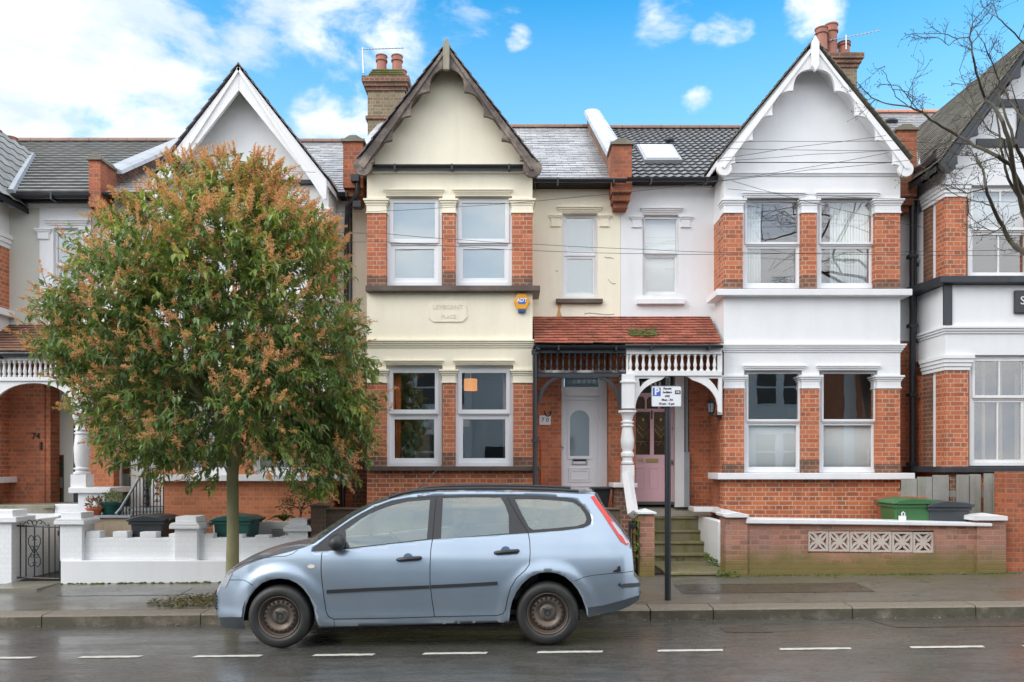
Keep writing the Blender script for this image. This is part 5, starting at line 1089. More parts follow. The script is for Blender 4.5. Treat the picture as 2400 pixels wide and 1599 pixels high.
# white crenellated wall
WW = thing_at('garden_wall', 430, YW, 'white painted garden wall with notched top and three capped piers, left of the car', 'garden wall')
zw = lambda p: Z(p, YW)
b = MB(); b.box(X(142, YW - .08), X(735, YW - .08), YW - .08, YW + .3, -.3, zw(1313)); b.build('plinth', G['white'], WW, bevel=.01)
b = MB(); b.box(X(195, YW), X(680, YW), YW + .05, YW + .22, zw(1313) - .001, zw(1262)); merl = [(196, 230, 1246), (260, 294, 1247), (324, 362, 1248), (392, 412, 1252), (462, 496, 1252), (528, 566, 1254), (595, 628, 1256), (655, 676, 1258)]
for (a, c, y) in merl: b.box(X(a, YW), X(c, YW), YW + .05, YW + .22, zw(1262) + .0005, zw(y))
b.build('wall_panel', G['whiteb'], WW, bevel=.006)
for (a, c, yt) in ((143, 195, 1201), (411, 464, 1211), (677, 722, 1217)):
    b = MB(); b.box(X(a, YW), X(c, YW), YW - .03, YW + .32, zw(1313) - .01, zw(yt + 28)); pr = b.build('pier', G['whiteb'], WW, bevel=.006)
    b = MB(); b.box(X(a - 9, YW), X(c + 9, YW), YW - .09, YW + .38, zw(yt + 28) + .001, zw(yt + 20)); b.prism([(X(a - 9, YW), zw(yt + 20)), (X(c + 9, YW), zw(yt + 20)), (X(c + 4, YW), zw(yt + 14)), (X(a - 4, YW), zw(yt + 14))], YW - .09, YW + .38, 'y'); b.box(X(a + 2, YW), X(c - 2, YW), YW - .03, YW + .32, zw(yt + 14) + .001, zw(yt)); b.build('pier_cap', G['whiteb'], pr, bevel=.008)
# dark gaps in the honeycomb panel behind
b = at_((X(640, 12.4), 12.4, .1)); b.pb(500, 680, 1222, 1330, 12.4, 12.5); b.build('low_white_wall', G['white2']).name = 'low_wall'
lw = bpy.data.objects['low_wall']; tag(lw, 'low white inner wall with pierced panels behind the teal bin', 'low wall')
b = MB()
for (x0, x1) in ((480, 502), (638, 672)):
    for i in range(int((x1 - x0) / 4.5)):
        for j in range(6): b.pb(x0 + i * 4.5, x0 + i * 4.5 + 2.4, 1240 + j * 4.5, 1242.4 + j * 4.5, 12.396, 12.399)
b.build('pierced_panel', G['roomd'], lw)
# left pier of 74 with white path wall
WL = thing_at('garden_wall', 10, YW, 'white gate pier at the left edge with white path wall running back behind the iron gate', 'garden wall')
b = MB(); b.pb(-40, 27, 1225, 1400, YW - .03, YW + .32); pr = b.build('pier', G['whiteb'], WL, bevel=.006); b = MB(); b.pb(-50, 38, 1212, 1225, YW - .09, YW + .38); b.pb(-40, 30, 1196, 1212, YW - .03, YW + .32); b.build('pier_cap', G['whiteb'], pr, bevel=.008)
b = MB(); b.box(X(27, YW) - .16, X(27, YW), YW + .33, 13.2, -.2, Z(1215, 12.3)); b.build('path_wall', G['whiteb'], WL, bevel=.01)
b = MB(); b.pb(60, 185, 1203, 1300, 12.9, 13.1); b.pb(128, 190, 1182, 1203, 12.9, 13.1); b.build('back_wall', G['whiteb'], WL, bevel=.01)
b = MB(); b.box(X(27, YW), X(143, YW), 10.95, 12.9, -.3, gz(X(80, YW)) + .012); pth = MB(); o = b.build('path', G['conc']); o['kind'] = 'structure'
# iron gate
IG = thing_at('iron_gate', 75, YW + .1, 'black wrought iron garden gate with scrolls beside the white wall', 'gate'); Yi = YW + .1
b = MB(); zi = lambda p: Z(p, Yi); bar = .009
for px in [10, 22, 34, 48, 61, 81, 101, 115, 129, 141]: b.tube([(X(px, Yi), Yi, zi(1356)), (X(px, Yi), Yi, zi(1231))], bar * (1.8 if px in (10, 22, 141) else 1), 6)
b.tube([(X(10, Yi), Yi, zi(1228)), (X(10, Yi), Yi, zi(1370))], .022, 6)
for y in (1232, 1353): b.tube([(X(20, Yi), Yi, zi(y)), (X(142, Yi), Yi, zi(y + 4))], .013, 6)
b.build('gate_bars', G['black'], IG)
def scroll(mb, cx, cy, r, a0, a1, Y, turns_in=.35, rad=.007, n=18):
    mb.tube([(X(cx + r * (1 - (1 - turns_in) * i / n) * math.cos(a0 + (a1 - a0) * i / n), Y), Y, Z(cy - r * (1 - (1 - turns_in) * i / n) * math.sin(a0 + (a1 - a0) * i / n), Y)) for i in range(n + 1)], rad, 5)
def heart_column(mb, cx, y0, y1, Y, s=1.0, rad=.007):
    h = y1 - y0
    for (cy, up) in ((y0 + 16 * s, 1), (y1 - 16 * s, -1)):
        for sg in (-1, 1):
            pts = [(0, 30), (8, 18), (14, 6), (14, -6), (8, -13), (2, -10), (1, -4), (5, -2)]
            mb.tube([(X(cx + sg * a * s, Y), Y - .004, Z(cy + up * c * s, Y)) for a, c in pts], rad, 5)
        mb.blob((X(cx, Y), Y - .01, Z(cy - up * 8 * s, Y)), .022, .01, .02, 8, 5)
    for cy in (y0 + .38 * h, y0 + .62 * h):
        for sg in (-1, 1): mb.tube([(X(cx + sg * a * s, Y), Y - .004, Z(cy + c * s, Y)) for a, c in ((1, 4), (7, 5), (9, 0), (5, -3), (3, 0))], rad, 5)
        mb.blob((X(cx, Y), Y - .01, Z(cy, Y)), .02, .01, .02, 8, 5)
b = MB(); heart_column(b, 81, 1252, 1332, Yi, 1.0)
for sg in (-1, 1):
    scroll(b, 81 + sg * 13, 1225, 7, math.pi / 2 + sg * math.pi / 2, math.pi / 2 - sg * 2.2 * math.pi / 2 * 1, Yi); b.tube([(X(81 + sg * a, Yi), Yi, zi(c)) for a, c in ((20, 1222), (26, 1230), (32, 1233), (34, 1229), (31, 1227))], .007, 5)
b.tube([(X(81 + 5 * math.cos(t), Yi), Yi, zi(1226 - 6 * math.sin(t))) for t in [i * math.pi / 6 for i in range(13)]], .007, 5); b.build('scrollwork', G['black'], IG)
b = MB()
for y in (1247, 1335): b.box(X(8, Yi), X(28, Yi), Yi - .01, Yi + .01, zi(y + 3), zi(y - 3)); b.tube([(X(12, Yi), Yi - .012, zi(y - 5)), (X(12, Yi), Yi - .012, zi(y + 6))], .014, 6)
b.box(X(136, Yi), X(146, Yi), Yi - .015, Yi + .015, zi(1256), zi(1244)); b.build('hinge', G['black'], IG)
# railing by the steps of 72
IR = empty('iron_railing', (X(300, 12.4), 12.4, .1), 'black iron stair railing with scroll bars in front of the orange brick house', 'railing'); Yr = 12.3; zi2 = lambda p: Z(p, Yr)
b = MB(); b.tube([P(272, 1204, Yr), P(283, 1192, Yr), P(343, 1092, Yr), P(352, 1082, Yr)], .022, 8); b.tube([P(352, 1084, Yr), P(383, 1082, Yr + .8)], .016, 6); b.build('handrail', G['lead'], IR)
b = MB()
for px, y in ((279, 1200), (289, 1184), (296, 1174), (304, 1160), (313, 1146), (320, 1134), (328, 1120)): b.tube([P(px, y, Yr), P(px, 1265, Yr)], .008 if px != 279 else .02, 6)
for px in (336, 344, 352, 360, 368, 376, 383): b.tube([P(px, 1096 if px > 345 else 1105, Yr + .2), P(px, 1205, Yr + .2)], .008, 6)
b.tube([P(279, 1225, Yr), P(330, 1222, Yr)], .009, 6); b.tube([P(330, 1187, Yr + .2), P(384, 1187, Yr + .2)], .009, 6); b.build('baluster_bars', G['black'], IR)
b = MB(); heart_column(b, 304, 1188, 1250, Yr - .01, .62, .006); heart_column(b, 344, 1125, 1183, Yr + .18, .6, .006); heart_column(b, 368, 1122, 1178, Yr + .18, .55, .006); b.build('scrollwork', G['black'], IR)
# dark mossy wall in front of 70
WD = thing_at('garden_wall', 900, YW, 'low dark mossy brick garden wall in front of the cream house, half behind the car', 'garden wall')
b = MB(); b.pb(728, 762, 1188, 1400, YW - .03, YW + .3); b.build('pier', G['brickd'], WD); b = MB(); b.pb(762, 1455, 1196, 1400, YW + .03, YW + .26); b.build('wall_panel', G['brickd'], WD)
b = MB(); b.pb(725, 766, 1183, 1188, YW - .06, YW + .33); b.box(X(762, YW), X(1455, YW), YW, YW + .29, Z(1196, YW) + .001, Z(1192, YW)); b.build('coping', G['brickd'], WD, bevel=.01)
# small pier beside the steps of 68
WS = thing_at('gate_pier', 1515, YW, 'narrow brick gate pier with white pyramid cap left of the mossy steps', 'pier')
b = MB(); b.pb(1500, 1534, 1205, 1400, YW, YW + .26); b.build('pier_shaft', G['brickg'], WS)
def cap(mb, px0, px1, py0, py1, pyt, Y, d):
    x0, x1 = X(px0, Y), X(px1, Y); z0, z1, z2 = Z(py1, Y), Z(py0, Y), Z(pyt, Y); mb.box(x0, x1, Y, Y + d, z0, z1); c = ((x0 + x1) / 2, Y + d / 2, z2)
    for (a, e) in (((x0, Y), (x1, Y)), ((x1, Y), (x1, Y + d)), ((x1, Y + d), (x0, Y + d)), ((x0, Y + d), (x0, Y))): mb.face([(*a, z1), (*e, z1), c])
b = MB(); cap(b, 1495, 1539, 1201, 1205, 1193, YW - .05, .36); b.build('pier_cap', G['white2'], WS)
# black side gate
SG = thing_at('side_gate', 1486, YW + .1, 'narrow black iron gate standing open between the car and the brick gate pier', 'gate')
b = MB()
for i, px in enumerate((1476, 1483, 1492)): b.tube([P(px, 1222, YW + .05 + i * .05), P(px, 1348, YW + .05 + i * .05)], [.022, .010, .016][i], 6)
b.tube([P(1474, 1225, YW + .05), P(1493, 1222, YW + .15)], .012, 6); b.tube([P(1474, 1340, YW + .05), P(1493, 1338, YW + .15)], .012, 6); b.build('gate_bars', G['black'], SG)
b = MB(); b.pb(1476, 1490, 1226, 1240, YW + .02, YW + .06); b.build('latch', G['black'], SG, bevel=.01)
# pink brick wall of 68 with screen blocks
W8 = thing_at('garden_wall', 2030, YW, 'mossy pink brick garden wall with six pierced screen blocks and white coping', 'garden wall')
sc0, sc1, sy0, sy1 = 1893, 2189, 1244, 1296
b = MB(); b.pb(1752, sc0, 1227, 1400, YW + .03, YW + .25); b.pb(sc1, 2292, 1227, 1400, YW + .03, YW + .25); b.pb(sc0, sc1, 1227, sy0, YW + .03, YW + .25); b.pb(sc0, sc1, sy1, 1400, YW + .03, YW + .25); b.build('wall_panel', G['brickg'], W8)
b = MB(); b.pb(1701, 1752, 1213, 1400, YW, YW + .3); p1 = b.build('pier', G['brickg'], W8); b = MB(); b.pb(2290, 2358, 1220, 1400, YW, YW + .3); p2 = b.build('pier', G['brickg'], W8)
b = MB(); b.prism([(X(1700, YW), Z(1213, YW)), (X(1752, YW), Z(1213, YW)), (X(1752, YW), Z(1206, YW)), (X(1727, YW), Z(1200, YW)), (X(1692, YW), Z(1204, YW)), (X(1692, YW), Z(1210, YW))], YW - .06, YW + .36, 'y'); b.build('pier_cap', G['white2'], p1, bevel=.008)
b = MB(); cap(b, 2283, 2362, 1210, 1220, 1204, YW - .06, .42); b.build('pier_cap', G['white2'], p2)
b = MB(); b.prism([(X(1748, YW), Z(1227, YW)), (X(2036, YW), Z(1230, YW)), (X(2322, YW), Z(1234, YW)), (X(2322, YW), Z(1226, YW)), (X(2036, YW), Z(1219, YW)), (X(1748, YW), Z(1215, YW))], YW - .045, YW + .3, 'y'); b.build('coping', G['white2'], W8, bevel=.012)
G['screen'] = paint('concrete_screen_block', (.58, .50, .44), .7, .12, (.4, .3, .2), .4, streak=False, bmp=.4, bscale=50)
def lens(ax, ay, bx, by, wd, n=8):
    o = []; dx, dy = bx - ax, by - ay; l = math.hypot(dx, dy); nx, ny = -dy / l, dx / l
    for i in range(n): f = i / n; o.append((ax + dx * f + nx * wd * math.sin(math.pi * f), ay + dy * f + ny * wd * math.sin(math.pi * f)))
    for i in range(n): f = 1 - i / n; o.append((ax + dx * f - nx * wd * math.sin(math.pi * f), ay + dy * f - ny * wd * math.sin(math.pi * f)))
    return o
sw = (sc1 - sc0) / 6
for i in range(6):
    cx = sc0 + sw * (i + .5); cy = (sy0 + sy1) / 2 + (i - 2.5) * .6; h = sw / 2 - .7; Ys = YW + .045; T = lambda p: (X(cx + p[0] * h, Ys), Z(cy + p[1] * h, Ys))
    holes = []
    for a in range(4):
        t = math.pi / 4 + a * math.pi / 2; c_, s_ = math.cos(t), math.sin(t); holes.append([T(p) for p in lens(.30 * c_, .30 * s_, 1.12 * c_, 1.12 * s_, .085)])
        t = a * math.pi / 2; c_, s_ = math.cos(t), math.sin(t); tri = [(.30, 0), (.55, .10), (.80, .42), (.80, 0), (.80, -.42), (.55, -.10)]; holes.append([T((x_ * c_ - y_ * s_, x_ * s_ + y_ * c_)) for x_, y_ in tri])
    b = MB(); plate(b, [T(p) for p in ((-1, -1), (1, -1), (1, 1), (-1, 1))], holes, Ys, Ys + .09); b.build('screen_block', G['screen'], W8)
# red brick wall at the right edge
WR = thing_at('brick_wall', 2390, YW + .1, 'tall red brick pier wall at the right edge beyond the grey board fence', 'wall')
b = MB(); b.pb(2357, 2600, 1106, 1400, YW + .12, YW + .4); b.build('wall_panel', G['brickred'], WR)
# grey board fence
WF = thing_at('board_fence', 2240, 12.3, 'weathered grey board fence behind the two wheelie bins', 'fence', z=.15); G['board'] = paint('weathered_board', (.33, .32, .29), .8, .25, (.15, .15, .08), .6, bmp=.5, bscale=40)
random.seed(5)
for (a, c, yt) in ((2113, 2150, 1122), (2150, 2186, 1118), (2186, 2225, 1114), (2243, 2272, 1113), (2272, 2300, 1112), (2306, 2328, 1110), (2328, 2350, 1111)):
    b = MB(); b.pb(a + .8, c - .8, yt, 1330, 12.3 + random.uniform(0, .02), 12.34); b.build('board', G['board'], WF, bevel=.004)
b = MB(); b.pb(2113, 2352, 1150, 1165, 12.345, 12.39); b.pb(2113, 2352, 1230, 1245, 12.345, 12.39); b.build('rail', G['board'], WF); b = MB(); b.pb(2226, 2242, 1118, 1330, 12.35, 12.42); b.build('post', G['bricks'], WF)
# bins
def bin_(px, Y, w, dpt, ztop, zg, m, label, yaw=0, logo=False):
    x = X(px, Y); r = empty('wheelie_bin', (x, Y, zg), label, 'wheelie bin', 'wheelie bins in the front gardens'); h = ztop - zg; b = MB(); n = len(b.v)
    hb = h - .10
    for (s, z_) in ((.78, .06), (1.0, hb)): b.v += [(x - w / 2 * s, Y - dpt / 2 * s, zg + z_), (x + w / 2 * s, Y - dpt / 2 * s, zg + z_), (x + w / 2 * s, Y + dpt / 2 * s, zg + z_), (x - w / 2 * s, Y + dpt / 2 * s, zg + z_)]
    for f in ((3, 2, 1, 0), (4, 5, 6, 7), (0, 1, 5, 4), (1, 2, 6, 5), (2, 3, 7, 6), (3, 0, 4, 7)): b.f.append(f); b.r.append(.5)
    b.build('bin_body', G[m], r, bevel=.02)
    b = MB(); b.box(x - w / 2 - .025, x + w / 2 + .025, Y - dpt / 2 - .02, Y + dpt / 2 + .02, zg + hb - .05, zg + hb - .005); b.build('rim', G[m], r, bevel=.01)
    b = MB(); b.prism([(x - w / 2 - .045, zg + hb), (x + w / 2 + .045, zg + hb), (x + w / 2 + .05, zg + hb + .03), (x + w * .42, zg + hb + .075), (x - w * .1, zg + hb + .10), (x - w * .40, zg + hb + .07), (x - w / 2 - .05, zg + hb + .025)], Y - dpt / 2 - .045, Y + dpt / 2 + .03, 'y'); ld = b.build('lid', G[m], r, bevel=.015)
    b = MB(); b.tube([(x + w / 2 + .03, Y - dpt / 2 + .06, zg + hb - .02), (x + w / 2 + .10, Y - dpt / 2 + .06, zg + hb + .03), (x + w / 2 + .10, Y + dpt / 2 - .06, zg + hb + .03), (x + w / 2 + .03, Y + dpt / 2 - .06, zg + hb - .02)], .016, 8); b.build('handle', G[m], r, True)
    for s in (-1, 1): b = MB(); b.lathe([(.09, -.025), (.1, -.01), (.1, .01), (.09, .025)], (x + w * .34, Y + s * dpt * .38, zg + .1), 16, 'y'); b.build('wheel', G['black'], r, True)
    return r, ld
for k, c in (('tealbin', (.020, .105, .088)), ('greybin', (.05, .058, .066)), ('greenbin', (.05, .155, .055)), ('dgrey', (.022, .028, .032)), ('redbin', (.33, .11, .06))): G[k] = paint(k + '_plastic', c, .42, .08, bmp=.05)
bin_(556, 12.05, .56, .5, Z(1207, 11.8), .07, 'tealbin', 'dark teal wheelie bin behind the notched white wall, beside the tree trunk')
bin_(361, 12.0, .50, .5, Z(1207, 11.75), .05, 'dgrey', 'charcoal wheelie bin behind the white wall near the iron railing')
r_, l_ = bin_(2112, 12.55, .60, .5, Z(1162, 12.3), .19, 'redbin', 'brick red wheelie bin almost hidden behind the green bin')
r_, l_ = bin_(2124, 12.0, .60, .5, Z(1167, 11.75), .19, 'greenbin', 'bright green wheelie bin behind the screen block wall')
b = MB(); b.pb(2106, 2124, 1209, 1219, 11.735, 11.738); yy = 11.735; b.tube([P(2114, 1209, yy), P(2113.5, 1203, yy), P(2117, 1200, yy), P(2120.5, 1203, yy), P(2120, 1209, yy)], .010, 5); b.build('bin_emblem', G['white2'], r_)
bin_(2204, 11.98, .62, .5, Z(1174, 11.73), .19, 'greybin', 'slate grey wheelie bin in front of the board fence')
# recycling box by door of 70
RB = empty('recycling_box', (X(1404, 13.2), 13.2, Z(1190, 13.2)), 'black plastic recycling box beside the white front door', 'box'); b = MB()
x0, x1, y0, y1, z0, z1 = X(1392, 13.0), X(1428, 13.0), 13.0, 13.35, Z(1190, 13.0), Z(1145, 13.0); n = 0
b.v += [(x0 + .05, y0 + .04, z0), (x1 - .02, y0 + .04, z0), (x1 - .02, y1, z0), (x0 + .05, y1, z0), (x0, y0, z1), (x1 + .03, y0, z1), (x1 + .03, y1, z1), (x0, y1, z1)]
for f in ((3, 2, 1, 0), (4, 5, 6, 7), (0, 1, 5, 4), (1, 2, 6, 5), (2, 3, 7, 6), (3, 0, 4, 7)): b.f.append(f); b.r.append(.5)
b.build('box_body', G['dgrey'], RB, bevel=.015); b = MB(); b.box(x0 - .04, x1 + .05, y0 - .03, y1 + .02, z1 - .02, z1 + .02); b.build('box_rim', G['dgrey'], RB, bevel=.01)
b = at_((X(1420, 13.1), 13.1, .4)); b.box(X(1262, 13.0), X(1440, 13.0), 12.75, FW + .4, 0, Z(1192, 12.9)); o = b.build('porch_step', G['ridger']); tag(o, 'red painted porch step under the black recycling box', 'step')
# foliage helper ---------------------------------------------------
def leafmat(name, c1, c2, c3, rough=.35, spec=.5):
    m, t, b = new_mat(name); r = t.nodes.new('ShaderNodeValToRGB'); t.links.new(attr(t), r.inputs[0]); e = r.color_ramp.elements
    e[0].position = 0; e[0].color = (*c1, 1); e[1].position = 1; e[1].color = (*c3, 1); k = e.new(.55); k.color = (*c2, 1)
    t.links.new(r.outputs[0], b.inputs['Base Color']); b.inputs['Roughness'].default_value = rough; b.inputs['Specular IOR Level'].default_value = spec
    b.inputs['Subsurface Weight'].default_value = 0; tr = t.nodes.new('ShaderNodeBsdfTranslucent'); t.links.new(r.outputs[0], tr.inputs[0]); mx = t.nodes.new('ShaderNodeMixShader'); mx.inputs[0].default_value = .22
    t.links.new(b.outputs[0], mx.inputs[1]); t.links.new(tr.outputs[0], mx.inputs[2]); t.links.new(mx.outputs[0], t.nodes['Material Output'].inputs['Surface']); return m
def leaf(mb, p, d, up, ln, wd, r, fold=.25, droop=.25):
    d = d.normalized(); s = d.cross(up); 
    if s.length < 1e-3: s = Vector((1, 0, 0))
    s.normalize(); n = s.cross(d).normalized(); n0 = len(mb.v)
    a = p; m1 = p + d * ln * .38 - n * wd * fold * .3; m2 = p + d * ln * .72 - n * ln * droop * .25; t = p + d * ln - n * ln * droop
    mb.v += [tuple(a), tuple(m1 + s * wd * .5 + n * wd * fold), tuple(m1 - s * wd * .5 + n * wd * fold), tuple(m2 + s * wd * .34 + n * wd * fold * .7), tuple(m2 - s * wd * .34 + n * wd * fold * .7), tuple(t), tuple(m1), tuple(m2)]
    for f in ((0, 1, 6), (0, 6, 2), (1, 3, 7, 6), (6, 7, 4, 2), (3, 5, 7), (7, 5, 4)): mb.f.append(tuple(n0 + i for i in f)); mb.r.append(r)
G['leafy'] = leafmat('bright_leaf', (.05, .11, .015), (.10, .18, .02), (.17, .26, .03)); G['leafd'] = leafmat('shrub_leaf', (.06, .10, .02), (.12, .18, .03), (.20, .27, .05)); G['leafdry'] = leafmat('dry_leaf', (.16, .09, .05), (.25, .15, .09), (.35, .25, .15), .7)
def rv(): 
    while 1:
        v = Vector([random.uniform(-1, 1) for _ in range(3)])
        if .05 < v.length < 1: return v.normalized()
def clump(mb, c, rad, n, ln, wd, sc=(1, 1, 1)):
    for i in range(n):
        v = rv(); k = random.random() ** .4; p = Vector(c) + Vector((v.x * rad * sc[0], v.y * rad * sc[1], v.z * rad * sc[2])) * k; leaf(mb, p, v + rv() * .6 + Vector((0, 0, .2)), rv(), ln * random.uniform(.6, 1.2), wd * random.uniform(.7, 1.2), random.random())
# pots
PO = empty('plant_pot', (X(222, 12.35), 12.35, Z(1212, 12.35)), 'orange plastic pot with dried brown plant on the landing', 'plant pot'); b = MB(); hp = Z(1190, 12.35) - Z(1213, 12.35)
b.lathe([(.07, 0), (.075, .01), (.12, hp * .8), (.14, hp * .85), (.14, hp), (.12, hp), (.11, hp * .9)], (X(222, 12.35), 12.35, Z(1213, 12.35)), 20); b.build('pot', paint('orange_pot', (.55, .13, .04), .5, .1), PO, True); b = MB(); clump(b, (X(222, 12.35), 12.35, Z(1180, 12.35)), .13, 150, .06, .03, (1.1, 1, .8)); b.build('plant', G['leafdry'], PO)
PG = empty('plant_pot', (X(263, 12.5), 12.5, Z(1209, 12.5)), 'teal ribbed pot with a clipped green shrub on the landing', 'plant pot'); b = MB(); hp = Z(1177, 12.5) - Z(1209, 12.5); pr = [(.12, 0), (.125, .01)]
for i in range(8): q_ = .1 + .75 * i / 8; pr += [(.13 + .045 * q_, hp * q_), (.145 + .045 * q_, hp * (q_ + .05))]
pr += [(.20, hp * .9), (.205, hp), (.18, hp), (.17, hp * .9)]; b.lathe(pr, (X(263, 12.5), 12.5, Z(1209, 12.5)), 24); b.build('pot', G['tealbin'], PG, True, ang=60); b = MB(); clump(b, (X(263, 12.5), 12.5, Z(1171, 12.5)), .19, 700, .035, .012, (1, 1, .75)); b.build('shrub_foliage', G['leafd'], PG)
# rose bush right of the pier 3
RS = empty('garden_shrub', (X(703, 12.1), 12.1, .1), 'sparse twiggy shrub with yellowing leaves behind the end pier of the white wall', 'shrub'); b = MB(); random.seed(12); base = Vector(P(703, 1235, 12.1)); tips = []
b.tube([Vector(P(704, 1290, 12.1)), Vector(P(704, 1215, 12.1)), Vector(P(706, 1192, 12.1)), Vector(P(716, 1178, 12.1))], [.022, .02, .016, .008], 6)
for (pts) in ([(704, 1196), (690, 1188), (676, 1182), (680, 1168), (690, 1160)], [(706, 1192), (712, 1175), (718, 1160), (712, 1150)], [(704, 1198), (722, 1186), (745, 1180), (770, 1170), (776, 1158)], [(712, 1180), (735, 1170), (750, 1155)], [(690, 1188), (680, 1192), (672, 1182)]):
    q = [Vector(P(a, c, 12.1)) + Vector((0, random.uniform(-.1, .1), 0)) for a, c in pts]; b.tube(q, [.011 - .0015 * i for i in range(len(q))], 5); tips += q[1:]
b.build('stem', G['bricks'], RS); b = MB()
for tp in tips: clump(b, tp, .12, 22, .05, .028)
b.build('foliage', leafmat('yellowing_leaf', (.07, .06, .01), (.16, .14, .02), (.28, .20, .05)), RS)
# spiky grass next to it
SP = empty('spiky_plant', (X(660, 12.2), 12.2, .1), 'spiky yellow green grass plant arching over the white inner wall', 'plant'); b = MB(); random.seed(2)
for i in range(60):
    a = random.uniform(-1, 1); p = Vector(P(665, 1222, 12.2)); q = [p, p + Vector((a * .12, random.uniform(-.1, .1), .10)), p + Vector((a * .28, random.uniform(-.15, .1), .12 - abs(a) * .12))]; b.tube(q, [.006, .005, .001], 4)
b.build('blades', G['leafy'], SP)
# weeds on and by the steps
for i, (px, py, Y, n, lab) in enumerate(((1550, 1312, 12.95, 60, 'small green weeds on the bottom step left of the black pole'), (1592, 1317, 12.95, 40, 'small green weeds on the bottom step right of the black pole'), (1660, 1310, 12.4, 90, 'trailing green weeds against the white side of the steps'), (1703, 1352, 11.45, 70, 'green weed at the foot of the pink brick wall'), (1495, 1225, 11.5, 60, 'green creeper leaves over the black side gate'))):
    o = empty('weed', P(px, py, Y), lab, 'weed', 'weeds around the steps'); b = MB(); random.seed(20 + i)
    if i == 2:
        for k in range(14): clump(b, P(1652 + k * 4, 1303 + k * 3.2, 12.6 - k * .05), .05, 12, .05, .03)
    elif i == 4:
        for k in range(10): clump(b, P(1492 + random.uniform(-4, 6), 1210 + k * 11 + random.uniform(-4, 4), 11.5), .05, 9, .05, .035)
    else: clump(b, P(px, py - 4, Y), .10, n, .05, .03, (1.6, .6, .6))
    b.build('leaves', G['leafy'], o)
# ================================================================== the parked estate car
YCAR = 8.55; XF, XR = -3.10, 1.36
WXF, WXR, WZF, WZR, RT = -2.325, .357, .289, .322, .316
def interp(tab, v):
    if v <= tab[0][0]: return tab[0][1]
    for i in range(len(tab) - 1):
        a, b_ = tab[i], tab[i + 1]
        if v <= b_[0]:
            f = (v - a[0]) / (b_[0] - a[0]); p = tab[i - 1][1] if i > 0 else a[1] - (b_[1] - a[1]); q = tab[i + 2][1] if i + 2 < len(tab) else b_[1] + (b_[1] - a[1])
            m0 = (b_[1] - p) / 2; m1 = (q - a[1]) / 2; return (2 * f ** 3 - 3 * f * f + 1) * a[1] + (f ** 3 - 2 * f * f + f) * m0 + (-2 * f ** 3 + 3 * f * f) * b_[1] + (f ** 3 - f * f) * m1
    return tab[-1][1]
WZ_ = [(.12, .85), (.20, .875), (.28, .895), (.36, .893), (.45, .905), (.55, .915), (.66, .913), (.76, .902), (.84, .885), (.90, .868), (.96, .845), (1.02, .822), (1.10, .785), (1.20, .738), (1.32, .685), (1.42, .640), (1.50, .595), (1.60, .55)]
FT = [(0, .60), (.06, .70), (.14, .785), (.28, .865), (.45, .925), (.7, .968), (1.0, .99), (1.3, 1.0)]
RTb = [(0, .70), (.05, .80), (.12, .865), (.25, .925), (.45, .965), (.8, .99), (1.2, 1.0)]
def half_w(x, z):
    w_ = interp(WZ_, z); w_ *= interp(FT, max(0, x - XF)) * interp(RTb, max(0, XR - x))
    for (cx, cz) in ((WXF, WZF), (WXR, WZR)):
        r = math.hypot(x - cx, z - cz)
        if r < .56:
            f = 1 - max(0, min(1, (r - .43) / .11)); f = f * f * (3 - 2 * f) * max(0, min(1, (z - cz + .26) / .22)); w_ += .020 * f
    return w_
def car_px(zx, zy): return 450 + zx / 2.14, 1100 + zy / 2.14
def c2w(zx, zy, wover=None):
    px, py = car_px(zx, zy); w_ = .85
    for _ in range(8):
        Y = YCAR - w_; x, z = X(px, Y), Z(py, Y); w_ = half_w(x, z) if wover is None else wover
    return (x, z)
CAR = empty('parked_car', (-.87, YCAR, SL * -.87 - .02), 'light blue estate car with rusty brown steel wheels parked at the kerb', 'car')
def carpaint():
    m, t, b = new_mat('light_blue_metallic_paint'); fl = tnoise(t, 900, 2, .8); big = tnoise(t, 3, 4)
    o = tmix(t, tmap(t, big, .3, .7), (.31, .385, .465), (.34, .415, .495)); 
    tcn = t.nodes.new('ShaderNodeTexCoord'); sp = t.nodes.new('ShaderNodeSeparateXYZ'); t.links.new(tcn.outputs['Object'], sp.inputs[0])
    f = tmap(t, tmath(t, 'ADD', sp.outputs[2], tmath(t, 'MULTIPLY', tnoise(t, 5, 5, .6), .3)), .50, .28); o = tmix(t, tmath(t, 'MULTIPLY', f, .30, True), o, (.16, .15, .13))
    t.links.new(o, b.inputs['Base Color']); b.inputs['Metallic'].default_value = .75; b.inputs['Roughness'].default_value = .30; b.inputs['Coat Weight'].default_value = .8
    b.inputs['Coat Roughness'].default_value = .06; return m
G['car'] = carpaint(); G['trim'] = paint('black_rubber_trim', (.022, .023, .025), .45, .1, bmp=.1, bscale=200); G['trimg'] = paint('grey_black_pillar', (.020, .021, .023), .42, .1, bmp=0)
G['bump'] = paint('faded_dark_bumper', (.045, .055, .062), .5, .15, bmp=.1); G['seam'] = paint('panel_gap', (.01, .012, .015), .8, .05, bmp=0)
G['tyre'] = paint('wet_tyre_rubber', (.022, .022, .021), .5, .25, (.08, .075, .065), .3, streak=False, bmp=.3)
G['rim'] = paint('rusty_steel_wheel', (.135, .110, .092), .42, .3, (.17, .10, .06), .5, streak=False, metallic=.35, bmp=.3, bscale=90)
G['seat'] = paint('seat_fabric', (.10, .105, .11), .9, .1, bmp=.3); G['cabin'] = paint('cabin_plastic', (.16, .17, .165), .7, .1, bmp=.1); G['cabinl'] = paint('pale_headlining', (.45, .45, .42), .8, .05, bmp=.1)
ARCF = [(262, 800), (258, 745), (268, 690), (288, 640), (318, 600), (352, 570), (395, 553), (440, 548), (485, 553), (525, 571), (560, 602), (588, 640), (608, 688), (620, 740), (634, 796)]
